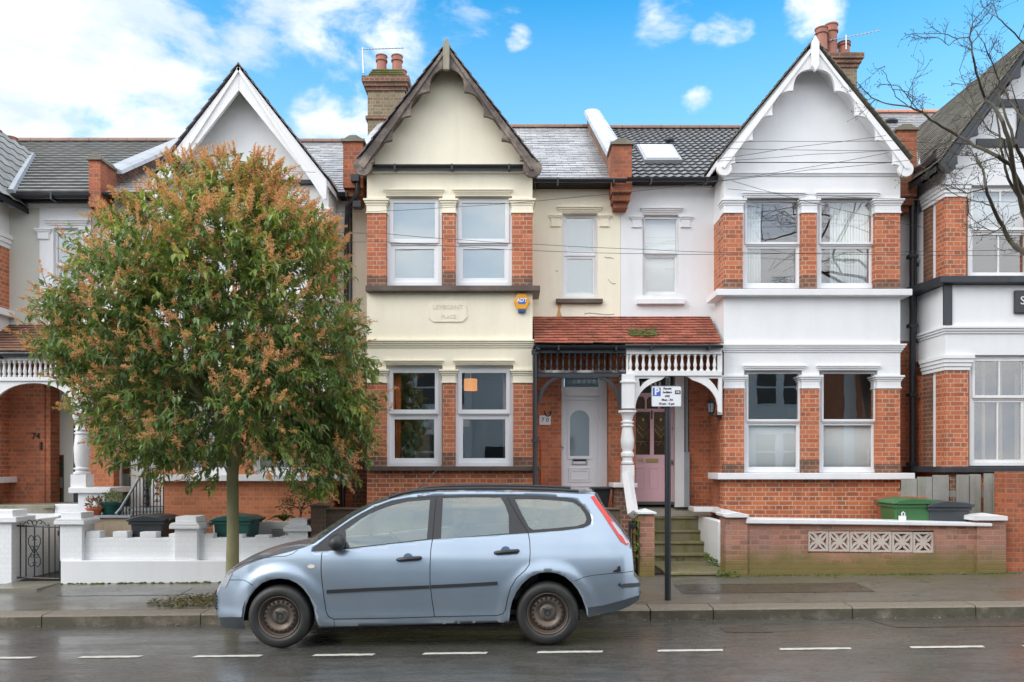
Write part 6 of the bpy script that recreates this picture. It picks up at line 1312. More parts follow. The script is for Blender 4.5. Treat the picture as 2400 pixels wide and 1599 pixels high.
ARCR = [(1590, 768), (1594, 715), (1604, 668), (1626, 617), (1658, 574), (1696, 540), (1740, 521), (1785, 515), (1830, 522), (1870, 539), (1905, 568), (1935, 605), (1958, 650), (1976, 700), (1985, 742)]
TOPE = [(2018, 124), (1940, 124), (1800, 117), (1600, 113), (1400, 111), (1200, 116), (1100, 126), (1000, 147), (900, 183), (800, 240), (700, 310), (605, 376), (560, 394), (500, 412), (400, 437), (330, 458), (265, 484), (212, 513), (172, 545)]
NOSE = [(148, 585), (132, 620), (124, 655), (124, 700), (132, 745), (150, 790)]
BOT1 = [(200, 796)]; TAIL = [(2140, 708), (2238, 655), (2247, 605), (2244, 572), (2216, 535), (2212, 470), (2206, 410), (2190, 352), (2130, 276), (2060, 196)]
out2 = [c2w(*p) for p in NOSE + BOT1 + ARCF + [(900, 787), (1250, 777)] + ARCR + TAIL + TOPE]
DLO = [(596, 414), (640, 375), (700, 323), (780, 268), (850, 225), (930, 187), (1000, 160), (1080, 146), (1200, 136), (1400, 130), (1600, 130), (1750, 134), (1880, 145), (1930, 156), (1965, 185), (1995, 222), (2006, 255), (1998, 278), (1965, 294), (1860, 308), (1700, 320), (1450, 336), (1208, 352), (1000, 375), (800, 398), (700, 408)]
GF = [(768, 302), (850, 243), (930, 203), (1000, 178), (1080, 160), (1194, 150), (1178, 350), (1000, 370), (800, 393), (775, 393)]
GR = [(1258, 142), (1400, 139), (1546, 138), (1572, 180), (1588, 230), (1590, 322), (1450, 332), (1248, 350)]
GQ = [(1617, 147), (1720, 147), (1850, 156), (1915, 165), (1945, 185), (1972, 222), (1980, 250), (1970, 272), (1930, 285), (1830, 295), (1712, 304), (1690, 290), (1655, 225)]
dlo_w = [c2w(*p) for p in DLO]; gfw, grw, gqw = [[c2w(*p) for p in q] for q in (GF, GR, GQ)]
def side_patch(mb, outline, holes=(), off=0.0, step=.05, thick=None, ds=.04):
    """project an (x,z) region onto both flanks of the body; off < 0 is inboard"""
    ol = dens(outline, ds); hs = [dens(h, ds) for h in holes]; v, t = cdt(ol, hs, step)
    for s in (-1, 1):
        n = len(mb.v)
        for (x, z) in v: mb.v.append((x, YCAR + s * (half_w(x, z) + off), z))
        for f in t: mb.f.append(tuple(n + i for i in (f if s < 0 else reversed(f)))); mb.r.append(0)
        if thick:
            k = len(v); 
            for (x, z) in v: mb.v.append((x, YCAR + s * (half_w(x, z) + off - thick), z))
            for f in t: mb.f.append(tuple(n + k + i for i in (reversed(f) if s < 0 else f))); mb.r.append(0)
            edge = {}
            for f in t:
                for i in range(3):
                    a, c = f[i], f[(i + 1) % 3]; edge[(min(a, c), max(a, c))] = edge.get((min(a, c), max(a, c)), 0) + 1
            for (a, c), q in edge.items():
                if q == 1: mb.f.append((n + a, n + c, n + k + c, n + k + a)); mb.r.append(0)
bd = MB(); side_patch(bd, out2, [dlo_w], 0, .035, ds=.03)
# top and end surfaces lofted between the two flanks
def loft(mb, E, cdx, cdz, n=14, pw=2.4):
    base = len(mb.v); m = len(E)
    for i, (x, z) in enumerate(E):
        w_ = half_w(x, z); dx = cdx[i] if isinstance(cdx, list) else cdx; dzz = cdz[i] if isinstance(cdz, list) else cdz
        for k in range(-n, n + 1):
            v = k / n; g = 1 - abs(v) ** pw; mb.v.append((x + dx * g, YCAR + v * w_, z + dzz * g))
    c = 2 * n + 1
    for i in range(m - 1):
        for k in range(c - 1): a = base + i * c + k; mb.f.append((a, a + 1, a + c + 1, a + c)); mb.r.append(0)
WD_ = lambda l: dens([c2w(*p) for p in l], .03, False)
roofE = WD_([(2018, 124), (1940, 124), (1800, 117), (1600, 113), (1400, 111), (1200, 116), (1100, 126)])
scrE = WD_([(1100, 126), (1000, 147), (900, 183), (800, 240), (700, 310), (605, 376)])
hoodE = WD_([(605, 376), (560, 394), (500, 412), (400, 437), (330, 458), (265, 484), (212, 513), (172, 545)])
noseE = WD_([(172, 545)] + NOSE)
tailE = WD_([(2018, 124), (2060, 196), (2130, 276), (2190, 352), (2206, 410), (2212, 470), (2216, 535), (2244, 572), (2247, 605), (2238, 655), (2140, 708)])
loft(bd, roofE, 0, .018)
nh = len(hoodE); loft(bd, hoodE, [-.10 * (1 - i / nh) * .9 - .16 * (i / nh) for i in range(nh)], [.012 + .03 * math.sin(math.pi * i / (nh - 1)) for i in range(nh)], pw=2.2)
loft(bd, noseE, -.16, .0, pw=2.2)
nt_ = len(tailE); loft(bd, tailE[int(nt_ * .45):], .07, 0, pw=2.6)
body = bd.build('body', G['car'], CAR, True, weld=True, ang=42); 
so_ = body.modifiers.new('thick', 'SOLIDIFY'); so_.thickness = .006; so_.offset = -1
b = MB(); loft(b, scrE, [-.02 - .13 * i / len(scrE) for i in range(len(scrE))], .03, pw=2.4); b.build('windscreen', G['glassC'], CAR, True, weld=True)
b = MB(); loft(b, tailE[:int(nt_ * .45) + 1], .07, 0, pw=2.6); b.build('rear_window', G['glassC'], CAR, True, weld=True)
# A pillar strips and black window surround
b = MB(); side_patch(b, dlo_w, [gfw, grw, gqw], -.003, .05, .006); b.build('window_surround', G['trimg'], CAR, True, weld=True)
for (g_, nm_) in ((gfw, 'side_window'), (grw, 'side_window'), (gqw, 'rear_quarter_window')):
    b = MB(); side_patch(b, g_, [], -.010, .08, .004); b.build(nm_, G['glassC'], CAR, True, weld=True)
# seams
def ribbon(name, pts, wd, m, off=.0015, parent=CAR, ds=.03, both=True):
    q = [c2w(*p) for p in pts]; q = dens(q, ds, False); mb = MB()
    for s in ((-1, 1) if both else (-1,)):
        n = len(mb.v)
        for i, p in enumerate(q):
            a, c = q[max(0, i - 1)], q[min(len(q) - 1, i + 1)]; dx, dz_ = c[0] - a[0], c[1] - a[1]; l = math.hypot(dx, dz_) or 1; nx, nz = -dz_ / l * wd / 2, dx / l * wd / 2
            for sg in (-1, 1): xx, zz_ = p[0] + sg * nx, p[1] + sg * nz; mb.v.append((xx, YCAR + s * (half_w(xx, zz_) + off), zz_))
        for i in range(len(q) - 1): a = n + i * 2; mb.f.append((a, a + 1, a + 3, a + 2)); mb.r.append(0)
    return mb.build(name, G[m], parent, True)
ribbon('door_seam', [(652, 418), (648, 460), (648, 520), (653, 570), (663, 650), (673, 715), (684, 738), (710, 752), (1000, 747), (1216, 740)], .008, 'seam')
ribbon('door_seam', [(1206, 352), (1198, 400), (1194, 480), (1194, 570), (1203, 650), (1216, 740)], .008, 'seam')
ribbon('door_seam', [(1686, 318), (1694, 360), (1696, 420), (1692, 478), (1670, 508), (1628, 545), (1598, 595), (1582, 650), (1572, 705), (1560, 724), (1530, 734), (1216, 740)], .008, 'seam')
ribbon('door_seam', [(1225, 140), (1215, 240), (1206, 352)], .006, 'seam', off=.001); ribbon('door_seam', [(1580, 136), (1625, 220), (1686, 318)], .006, 'seam', off=.001)
ribbon('bumper_seam', [(1918, 562), (1960, 543), (2010, 532), (2100, 523), (2212, 512)], .006, 'seam'); ribbon('bumper_seam', [(166, 556), (215, 555), (262, 556), (286, 570), (306, 584)], .006, 'seam')
ribbon('sill_seam', [(712, 752), (714, 775), (716, 790)], .005, 'seam')
ribbon('bonnet_seam', [(200, 500), (260, 472), (330, 450), (400, 440), (470, 436), (505, 424), (530, 405)], .005, 'seam')
for pts in ([(676, 605), (900, 594), (1192, 582), (1192, 598), (900, 611), (676, 623)], [(1200, 581), (1380, 572), (1532, 563), (1533, 580), (1380, 589), (1200, 597)]):
    b = MB(); side_patch(b, [c2w(*p) for p in pts], [], .010, .05, .012); b.build('rubbing_strip', G['trim'], CAR, True, weld=True, ang=30)
b = MB(); side_patch(b, [c2w(*p) for p in [(134, 742), (200, 741), (257, 742), (260, 799), (200, 797), (150, 792)]], [], .004, .05); loft(b, [(x, z) for x, z in [c2w(*p) for p in ((134, 742), (140, 765), (150, 792))]], -.165, 0, pw=2.2); b.build('front_lip', G['bump'], CAR, True, weld=True)
b = MB(); side_patch(b, [c2w(*p) for p in [(1984, 694), (2060, 684), (2150, 660), (2240, 632), (2240, 655), (2200, 682), (2140, 708), (2060, 722), (1988, 742)]], [], .005, .05); loft(b, [c2w(*p) for p in ((2246, 628), (2240, 655), (2200, 684), (2140, 710))], .07, 0, pw=2.6); b.build('rear_lip', G['bump'], CAR, True, weld=True)
b = MB(); side_patch(b, [c2w(*p) for p in [(2150, 578), (2170, 573), (2244, 568), (2248, 585), (2210, 592), (2155, 594)]], [], .016, .03, .018); b.build('rear_rubbing_strip', G['bump'], CAR, True, weld=True)
for s in (0, 1):       # front grille slats, wrap round the nose
    pass
b = MB()
for zy in (640, 655, 670, 685, 700): 
    x, z = c2w(126, zy); b.tube([(x - .165 + .17 * abs(v) ** 2.2 - .004, YCAR + v * half_w(x, z), z) for v in [k / 10 for k in range(-10, 11)]], .012, 5)
b.build('grille_slats', G['trim'], CAR)
# lights
m_, t_, b_ = new_mat('red_lamp_plastic'); b_.inputs['Base Color'].default_value = (.62, .028, .02, 1); b_.inputs['Roughness'].default_value = .12; b_.inputs['Coat Weight'].default_value = .6; G['redl'] = m_
m_, t_, b_ = new_mat('clear_lamp_plastic'); b_.inputs['Base Color'].default_value = (.42, .43, .45, 1); b_.inputs['Roughness'].default_value = .1; b_.inputs['Metallic'].default_value = .3; b_.inputs['Coat Weight'].default_value = .8; G['clrl'] = m_
TL = [(2000, 138), (2016, 132), (2040, 160), (2090, 232), (2140, 296), (2180, 350), (2192, 376), (2180, 382), (2150, 362), (2110, 302), (2062, 228), (2020, 170)]
for s in (-1, 1):
    b = MB(); tmpb = MB(); side_patch(tmpb, [c2w(*p) for p in TL], [], .006, .03, .012); h = len(tmpb.v) // 2
    b.v = tmpb.v; b.f = [f for f in tmpb.f if (tmpb.v[f[0]][1] < YCAR) == (s < 0)]; b.r = [0] * len(b.f); tl = b.build('tail_light', G['redl'], CAR, True, weld=True)
    b = MB(); tmpb = MB(); side_patch(tmpb, [c2w(*p) for p in [(2100, 262), (2118, 268), (2158, 322), (2162, 340), (2140, 322)]], [], .009, .03, .006); side_patch(tmpb, [c2w(*p) for p in [(2146, 318), (2164, 330), (2188, 368), (2178, 372)]], [], .009, .03, .006)
    b.v = tmpb.v; b.f = [f for f in tmpb.f if (tmpb.v[f[0]][1] < YCAR) == (s < 0)]; b.r = [0] * len(b.f); b.build('lamp_lens', G['clrl'], tl, True, weld=True)
    b = MB(); tmpb = MB(); side_patch(tmpb, [c2w(*p) for p in [(152, 580), (160, 556), (176, 534), (196, 520), (204, 522), (190, 548), (176, 580), (164, 596)]], [], .005, .03, .008); b.v = tmpb.v; b.f = [f for f in tmpb.f if (tmpb.v[f[0]][1] < YCAR) == (s < 0)]; b.r = [0] * len(b.f); b.build('headlight', G['clrl'], CAR, True, weld=True)
b = MB(); side_patch(b, [c2w(598 + 19 * math.cos(t), 487 + 9.5 * math.sin(t)) for t in [i * math.pi / 8 for i in range(16)]], [], .006, .03, .008); b.build('side_indicator', paint('indicator_lens', (.65, .58, .52), .2, .05, bmp=0), CAR, True, weld=True)
# door handles
for (hx, hy) in ((1088, 447), (1577, 412)):
    b = MB()
    for s in (-1, 1):
        x0, z0 = c2w(hx, hy); p = [c2w(hx - 60, hy + 6), c2w(hx - 45, hy + 4), c2w(hx, hy), c2w(hx + 55, hy - 4), c2w(hx + 62, hy - 5)]; b.tube([(q[0], YCAR + s * (half_w(*q) + (.012 if i in (0, 4) else .032)), q[1]) for i, q in enumerate(p)], [.012, .020, .021, .020, .012], 8)
    hd = b.build('door_handle', G['trim'], CAR, True)
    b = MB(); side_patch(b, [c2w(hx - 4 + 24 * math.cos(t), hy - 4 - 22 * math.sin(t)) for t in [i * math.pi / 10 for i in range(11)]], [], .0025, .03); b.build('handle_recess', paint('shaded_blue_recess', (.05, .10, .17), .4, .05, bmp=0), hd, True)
    b = MB(); side_patch(b, [c2w(hx - 4 + 23 * math.cos(t), hy + 4 + 20 * math.sin(t)) for t in [i * math.pi / 10 for i in range(11)]], [], .0025, .03); b.build('handle_recess', G['car'], hd, True)
# mirrors
for s in (-1, 1):
    b = MB(); x, z = c2w(738, 368); yb = YCAR + s * (half_w(x, z)); b.blob((x + .0, yb + s * .10, z + .01), .085, .115, .085, 16, 10); b.tube([(x + .02, yb - s * .02, z - .06), (x + .01, yb + s * .06, z - .04)], .03, 8)
    b.build('wing_mirror', G['trim'], CAR, True)
# roof rails
for s in (-1, 1):
    b = MB(); pts = [c2w(*p) for p in dens([(985, 143), (1040, 124), (1120, 108), (1250, 99), (1450, 96), (1600, 97), (1800, 102), (1940, 110)], 60, False)]
    b.tube([(x, YCAR + s * (half_w(x, z) - .02), z + .0) for x, z in pts], .016, 8); b.build('roof_rail', G['trim'], CAR, True)
b = MB(); x, z = c2w(1030, 128); b.tube([(x + .1, YCAR, z + .02), (x + .16, YCAR, z + .06), (x + .42, YCAR, z + .32)], [.012, .006, .003], 6); b.build('radio_aerial', G['trim'], CAR)
b = MB(); x, z = c2w(2000, 121); b.prism([(x - .10, z - .005), (x + .05, z + .01), (x + .07, z - .012), (x - .05, z - .05)], YCAR - .50, YCAR + .50, 'y'); b.build('tailgate_spoiler', G['car'], CAR, bevel=.012)
b = MB(); b.tube([(-2.47, YCAR - .25, .93), (-2.2, YCAR + .1, .95)], .012, 5); b.blob((c2w(455, 392)[0] - .02, YCAR - .35, .90), .03, .02, .015, 8, 5); b.build('wiper', G['trim'], CAR)
# underside, wheel houses, cabin
b = MB(); b.box(-2.85, .7, YCAR - .62, YCAR + .62, .20, .24); b.box(-1.9, -.1, YCAR - .78, YCAR + .78, .18, .20)
for (cx, cz) in ((WXF, WZF), (WXR, WZR)):
    for s in (-1, 1):
        pr = [(cx + (.45 if (math.cos(t) > 0) == (cx < -1) else .385) * math.cos(t), cz - .02 + .455 * math.sin(t)) for t in [math.pi * i / 16 - .0 for i in range(17)]]
        n = len(b.v)
        for (xx, zz_) in pr: b.v += [(xx, YCAR + s * .85, zz_), (xx, YCAR + s * .55, zz_)]
        for i in range(len(pr) - 1): a = n + 2 * i; b.f.append((a, a + 1, a + 3, a + 2)); b.r.append(0)
        b.face([(xx, YCAR + s * .55, zz_) for xx, zz_ in pr])
b.build('underbody', G['darkhole'], CAR)
b = MB(); b.box(-2.0, -1.95, YCAR - .78, YCAR + .78, .24, .88); b.box(-1.95, 1.1, YCAR - .54, YCAR + .54, .241, .34); b.box(.85, .90, YCAR - .70, YCAR + .70, .34, .80)
for s in (-1, 1): b.box(-1.9, .9, YCAR + s * .76, YCAR + s * .78, .72, .86)
b.build('cabin_floor', G['cabin'], CAR)
b = MB(); b.prism([(-2.05, .80), (-1.55, .86), (-1.42, .80), (-1.45, .62), (-2.0, .60)], YCAR - .72, YCAR + .72, 'y'); b.build('dashboard', G['cabin'], CAR, bevel=.03)
b = MB(); c = Vector((-1.30, YCAR + .36, .86)); ax = Vector((.55, 0, .4)).normalized(); u = Vector((0, 1, 0)); v_ = ax.cross(u)
b.tube([c + (u * math.cos(t) + v_ * math.sin(t)) * .185 for t in [i * math.pi / 12 for i in range(25)]], .014, 6); b.tube([c - u * .18, c + u * .18], .016, 5); b.blob(tuple(c), .05, .05, .05, 8, 6); b.tube([c, c - ax * .3], .03, 6); b.build('steering_wheel', G['trim'], CAR, True)
for (sx, sy) in ((-1.0, .36), (-1.0, -.36), (-.05, .36), (-.05, -.36)):
    b = MB(); y_ = YCAR + sy; b.prism([(sx - .30, .42), (sx + .22, .40), (sx + .24, .52), (sx - .30, .56)], y_ - .25, y_ + .25, 'y'); b.prism([(sx + .14, .48), (sx + .28, .48), (sx + .44, 1.05), (sx + .32, 1.07)], y_ - .24, y_ + .24, 'y'); b.prism([(sx + .33, 1.09), (sx + .43, 1.08), (sx + .48, 1.24), (sx + .40, 1.25)], y_ - .12, y_ + .12, 'y'); b.build('seat', G['seat'], CAR, bevel=.035)
b = MB(); loft(b, [(x, z - .035) for x, z in roofE], 0, .0, pw=2.4); b.build('headlining', G['cabinl'], CAR, True)
# wheels
def wheel(cx, cz, s):
    w_ = empty('wheel', (0, 0, 0)); w_.parent = CAR; yo = YCAR + s * .885; w_.location = Vector((cx, yo, cz)) - org(CAR)
    T = MB(); pr = [(.205, -.02), (.215, .006), (.240, .016), (.275, .012), (.300, -.004), (.312, -.022), (.3165, -.035), (.3165, -.17), (.300, -.20), (.205, -.20)]
    T.lathe([(r, -s * -1 * h if False else s * h) for r, h in pr], (cx, yo, cz), 56, 'y', caps=False)
    T.build('tyre', G['tyre'], w_, True, ang=50)
    Rm = MB(); pr = [(.208, -.03), (.210, .002), (.204, .008), (.197, .002), (.192, -.018), (.188, -.045), (.178, -.050), (.170, -.040), (.155, -.028), (.138, -.022), (.118, -.030), (.104, -.048), (.085, -.052), (.070, -.040), (.055, -.034), (.035, -.034), (.032, -.050), (.001, -.050)]
    Rm.lathe([(r, s * h) for r, h in pr], (cx, yo, cz), 56, 'y', caps=False); rm = Rm.build('rim', G['rim'], w_, True, ang=50)
    H = MB()
    for i in range(20):
        t = 2 * math.pi * (i + .3) / 20; r = .150; c_ = (cx + r * math.cos(t), yo - s * .0215, cz + r * math.sin(t)); H.lathe([(.012, -s * .006), (.012, s * .003)], c_, 10, 'y')
    H.build('rim_hole', G['darkhole'], w_)
    N_ = MB()
    for i in range(4): t = 2 * math.pi * (i + .5) / 4; N_.lathe([(.014, -s * .02), (.012, s * .012)], (cx + .058 * math.cos(t), yo - s * .034, cz + .058 * math.sin(t)), 6, 'y')
    N_.lathe([(.028, -s * .02), (.026, s * .004), (.02, s * .004)], (cx, yo - s * .04, cz), 16, 'y'); N_.build('wheel_nut', G['bump'], w_)
for cx, cz in ((WXF, WZF), (WXR, WZR)):
    for s in (-1, 1): wheel(cx, cz, s)
b = MB(); b.prism([c2w(2108, 517), c2w(2118, 507), c2w(2134, 500), c2w(2136, 488), c2w(2146, 484), c2w(2150, 512), c2w(2130, 516)][::1], YCAR - half_w(*c2w(2130, 505)) - .012, YCAR - half_w(*c2w(2130, 505)) + .01, 'y'); b.build('scrape_mark', G['seam'], CAR)
b = MB(); b.prism([c2w(2138, 580), c2w(2148, 568), c2w(2146, 588)], YCAR - half_w(*c2w(2140, 580)) - .012, YCAR - half_w(*c2w(2140, 580)) + .01, 'y'); b.build('scrape_mark', G['seam'], CAR)
# ================================================================== street tree with glossy leaves and rusty seed heads
random.seed(101)
TY = 10.3; TX = X(545, TY); TZ0 = gz(TX, TY)
TREE = empty('street_tree', (TX, TY, TZ0), 'round evergreen street tree with glossy leaves and rusty pink seed heads', 'tree')
G['bark'] = paint('mossy_grey_bark', (.28, .26, .13), .7, .35, (.20, .19, .06), .5, bmp=.9, bscale=25)
OUT = [(372, 600, 650), (385, 560, 660), (400, 430, 680), (430, 380, 700), (470, 340, 735), (510, 300, 770), (550, 235, 810), (600, 165, 835), (650, 140, 850), (700, 118, 868), (750, 105, 880), (800, 92, 888), (850, 92, 905), (900, 128, 912), (950, 170, 915), (1000, 195, 912), (1050, 225, 905), (1090, 262, 880), (1120, 330, 860), (1150, 440, 830), (1185, 660, 790)]
def halfspan(py):
    for i in range(len(OUT) - 1):
        a, c = OUT[i], OUT[i + 1]
        if a[0] <= py <= c[0]:
            f = (py - a[0]) / (c[0] - a[0]); return a[1] + (c[1] - a[1]) * f, a[2] + (c[2] - a[2]) * f
    return (540, 560)
def crown_pt(kmin=.25):
    while 1:
        py = random.uniform(374, 1165); l, r = halfspan(py); px_c, h = (l + r) / 2, (r - l) / 2
        if random.random() > (h + 160) / 570: continue
        a = random.uniform(0, 2 * math.pi); k = max(kmin, random.random() ** .42) * random.uniform(.92, 1.0)
        # lower part of the crown is hollow beneath
        if py > 1090 and random.random() < .45: continue
        vx = k * math.cos(a); vy = k * math.sin(a); hw = h * TY / FP * .95
        return Vector((X(px_c, TY) + vx * hw, TY + vy * min(hw * .9, 1.8), Z(py, TY))), vx, vy, py
b = MB(); top = Vector((TX + .02, TY, Z(1010, TY)))
pts = [Vector((TX, TY, TZ0 - .1)), Vector((TX - .005, TY, TZ0 + .15)), Vector((X(546, TY), TY, Z(1250, TY))), Vector((X(545, TY), TY, Z(1120, TY))), top]
b.tube(pts, [.125, .088, .078, .076, .085], 14)
b.build('trunk', G['bark'], TREE, True)
b = MB(); ends = []
for i in range(9):
    a = 2 * math.pi * i / 9 + random.uniform(-.3, .3); el = random.uniform(.5, 1.3); ln = random.uniform(1.3, 2.3)
    if i > 6: el = 1.35
    p = top + Vector((0, 0, random.uniform(-.35, .1))); q = [p]; d = Vector((math.cos(a) * math.cos(el), math.sin(a) * math.cos(el), math.sin(el)))
    for k in range(6): d = (d + rv() * .16 + Vector((0, 0, .05))).normalized(); p = p + d * ln / 6 * 1.15; q.append(p)
    b.tube(q, [.048, .04, .032, .026, .02, .015, .009], 7); 
    for k in range(1, 7):
        for _ in range(3):
            p = q[k]; dd = (d + rv() * .9).normalized(); q2 = [p]
            for j in range(4): dd = (dd + rv() * .25).normalized(); p = p + dd * random.uniform(.14, .26); q2.append(p)
            b.tube(q2, [.016, .012, .009, .006, .004], 5); ends.append(p)
b.build('branches', G['bark'], TREE, True)
def privet():
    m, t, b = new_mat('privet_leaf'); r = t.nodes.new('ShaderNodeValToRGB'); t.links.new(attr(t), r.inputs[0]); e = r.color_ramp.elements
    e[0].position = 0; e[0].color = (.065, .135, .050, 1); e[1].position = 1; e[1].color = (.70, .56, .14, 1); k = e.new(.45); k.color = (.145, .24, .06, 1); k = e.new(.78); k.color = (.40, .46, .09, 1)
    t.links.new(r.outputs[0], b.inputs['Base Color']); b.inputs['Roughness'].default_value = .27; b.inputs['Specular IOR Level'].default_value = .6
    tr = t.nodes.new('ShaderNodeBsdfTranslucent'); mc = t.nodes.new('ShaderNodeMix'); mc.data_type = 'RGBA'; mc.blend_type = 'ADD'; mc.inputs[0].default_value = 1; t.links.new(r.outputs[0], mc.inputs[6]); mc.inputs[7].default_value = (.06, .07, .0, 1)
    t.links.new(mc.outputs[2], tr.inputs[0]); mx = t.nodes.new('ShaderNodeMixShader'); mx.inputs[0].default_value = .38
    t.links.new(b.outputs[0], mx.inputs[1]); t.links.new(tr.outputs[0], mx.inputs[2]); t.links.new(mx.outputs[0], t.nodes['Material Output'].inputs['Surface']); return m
b = MB(); tw = MB(); pan = MB()
def panicle(p, d, ln, r):
    d = d.normalized(); tw.tube([p - d * .04, p + d * ln], [.004, .002], 3, caps=False)
    n = int(random.uniform(26, 40))
    for i in range(n):
        f = random.random(); q = p + d * ln * f; rr = ln * .50 * (1 - f * .8) * random.uniform(.4, 1); s = (rv() + d * .5).normalized(); e = q + s * rr; u = s.cross(rv()).normalized() * random.uniform(.0028, .0052)
        pan.face([q - u, q + u, e + u * .6, e - u * .6], r + random.uniform(-.1, .1))
        for _ in range(2):
            g = q + s * rr * random.uniform(.45, 1.05) + rv() * .012; a1, a2 = rv() * .009, rv() * .009; pan.face([g - a1, g + a2, g + a1], r + random.uniform(-.15, .15))
ntw = 4100
SUBC = []
for i in range(165):
    c_, vx_, vy_, py_ = crown_pt(.45); SUBC.append((c_, vx_, vy_, py_, random.uniform(.22, .50), random.random()))
for i in range(ntw):
    sc_ = random.choice(SUBC)
    if random.random() < .38: c_, a1_, a2_, a3_ = crown_pt(.5); sc_ = (c_, a1_, a2_, a3_, .12, sc_[5])
    p = sc_[0] + rv() * sc_[4] * random.random() ** .5 * 1.1; py = YH - (p.z - CH) * FP / TY
    if py < 396 or py > 1160 or (py > 1078 and abs(p.x - TX - .0) < .95 and random.random() < .85): continue
    l_, r2_ = halfspan(max(373, py)); hw_ = (r2_ - l_) / 2 * TY / FP * .94; xc_ = X((l_ + r2_) / 2, TY); vx = (p.x - xc_) / hw_; vy = (p.y - TY) / min(hw_ * .9, 1.8)
    if math.hypot(vx, vy) > 1.0: continue
    outd = Vector((vx, vy * 1.0, (720 - py) / 420)).normalized(); d = (outd + rv() * .5).normalized()
    base_r = .55 * sc_[5] + .45 * random.random(); k = math.hypot(vx, vy); hi = max(0, min(1, (820 - py) / 420)); n = random.randint(8, 12)
    q0 = p - d * .16; tw.tube([q0, p + d * .08], [.005, .003], 4, caps=False)
    for j in range(n):
        f = j / n; pp = q0 + d * (.26 * f) ; side = d.cross(rv()).normalized(); ld = (d * .55 + side * .95 + Vector((0, 0, -.30))).normalized()
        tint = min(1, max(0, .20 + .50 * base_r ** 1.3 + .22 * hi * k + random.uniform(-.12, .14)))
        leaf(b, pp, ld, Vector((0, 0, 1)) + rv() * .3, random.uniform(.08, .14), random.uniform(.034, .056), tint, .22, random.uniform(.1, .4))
    topness = max(0, min(1, (640 - py) / 200)); pr = .26 + .74 * topness
    if k > .55 and random.random() < pr or (vy < -.5 and random.random() < .22):
        for _ in range(1 + (random.random() < topness * .9) + (random.random() < topness * .6)): panicle(p + d * .05 + rv() * .04, (d + Vector((0, 0, .5)) + rv() * .35), random.uniform(.13, .22), .5 + random.uniform(-.3, .3))
# extra seed heads crowning the lobes that face up and out
for i in range(1500):
    sc_ = random.choice(SUBC)
    if sc_[3] > 640 and random.random() < .5: continue
    d = (Vector((sc_[1] * .9, sc_[2] * .9, .55)) + rv() * .7).normalized(); p = sc_[0] + d * sc_[4] * random.uniform(.8, 1.08); py = YH - (p.z - CH) * FP / TY
    if py < 402: continue
    l_, r2_ = halfspan(max(373, py)); hw_ = (r2_ - l_) / 2 * TY / FP * .94; xc_ = X((l_ + r2_) / 2, TY)
    if math.hypot((p.x - xc_) / hw_, (p.y - TY) / min(hw_ * .9, 1.8)) > 1.04: continue
    tw.tube([sc_[0] + d * sc_[4] * .4, p], [.005, .003], 4, caps=False); panicle(p, d + Vector((0, 0, .5)) + rv() * .3, random.uniform(.13, .22), .55 + random.uniform(-.3, .3))
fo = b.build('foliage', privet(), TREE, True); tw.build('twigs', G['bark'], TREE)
def seedm():
    m, t, b = new_mat('rusty_seed_head'); r = t.nodes.new('ShaderNodeValToRGB'); t.links.new(attr(t), r.inputs[0]); e = r.color_ramp.elements
    e[0].position = .1; e[0].color = (.66, .46, .16, 1); e[1].position = .9; e[1].color = (.78, .42, .22, 1); k = e.new(.5); k.color = (.78, .42, .16, 1); t.links.new(r.outputs[0], b.inputs['Base Color']); b.inputs['Roughness'].default_value = .8
    tr = t.nodes.new('ShaderNodeBsdfTranslucent'); t.links.new(r.outputs[0], tr.inputs[0]); mx = t.nodes.new('ShaderNodeMixShader'); mx.inputs[0].default_value = .35; t.links.new(b.outputs[0], mx.inputs[1]); t.links.new(tr.outputs[0], mx.inputs[2]); t.links.new(mx.outputs[0], t.nodes['Material Output'].inputs['Surface']); return m
pan.build('seed_heads', seedm(), TREE)
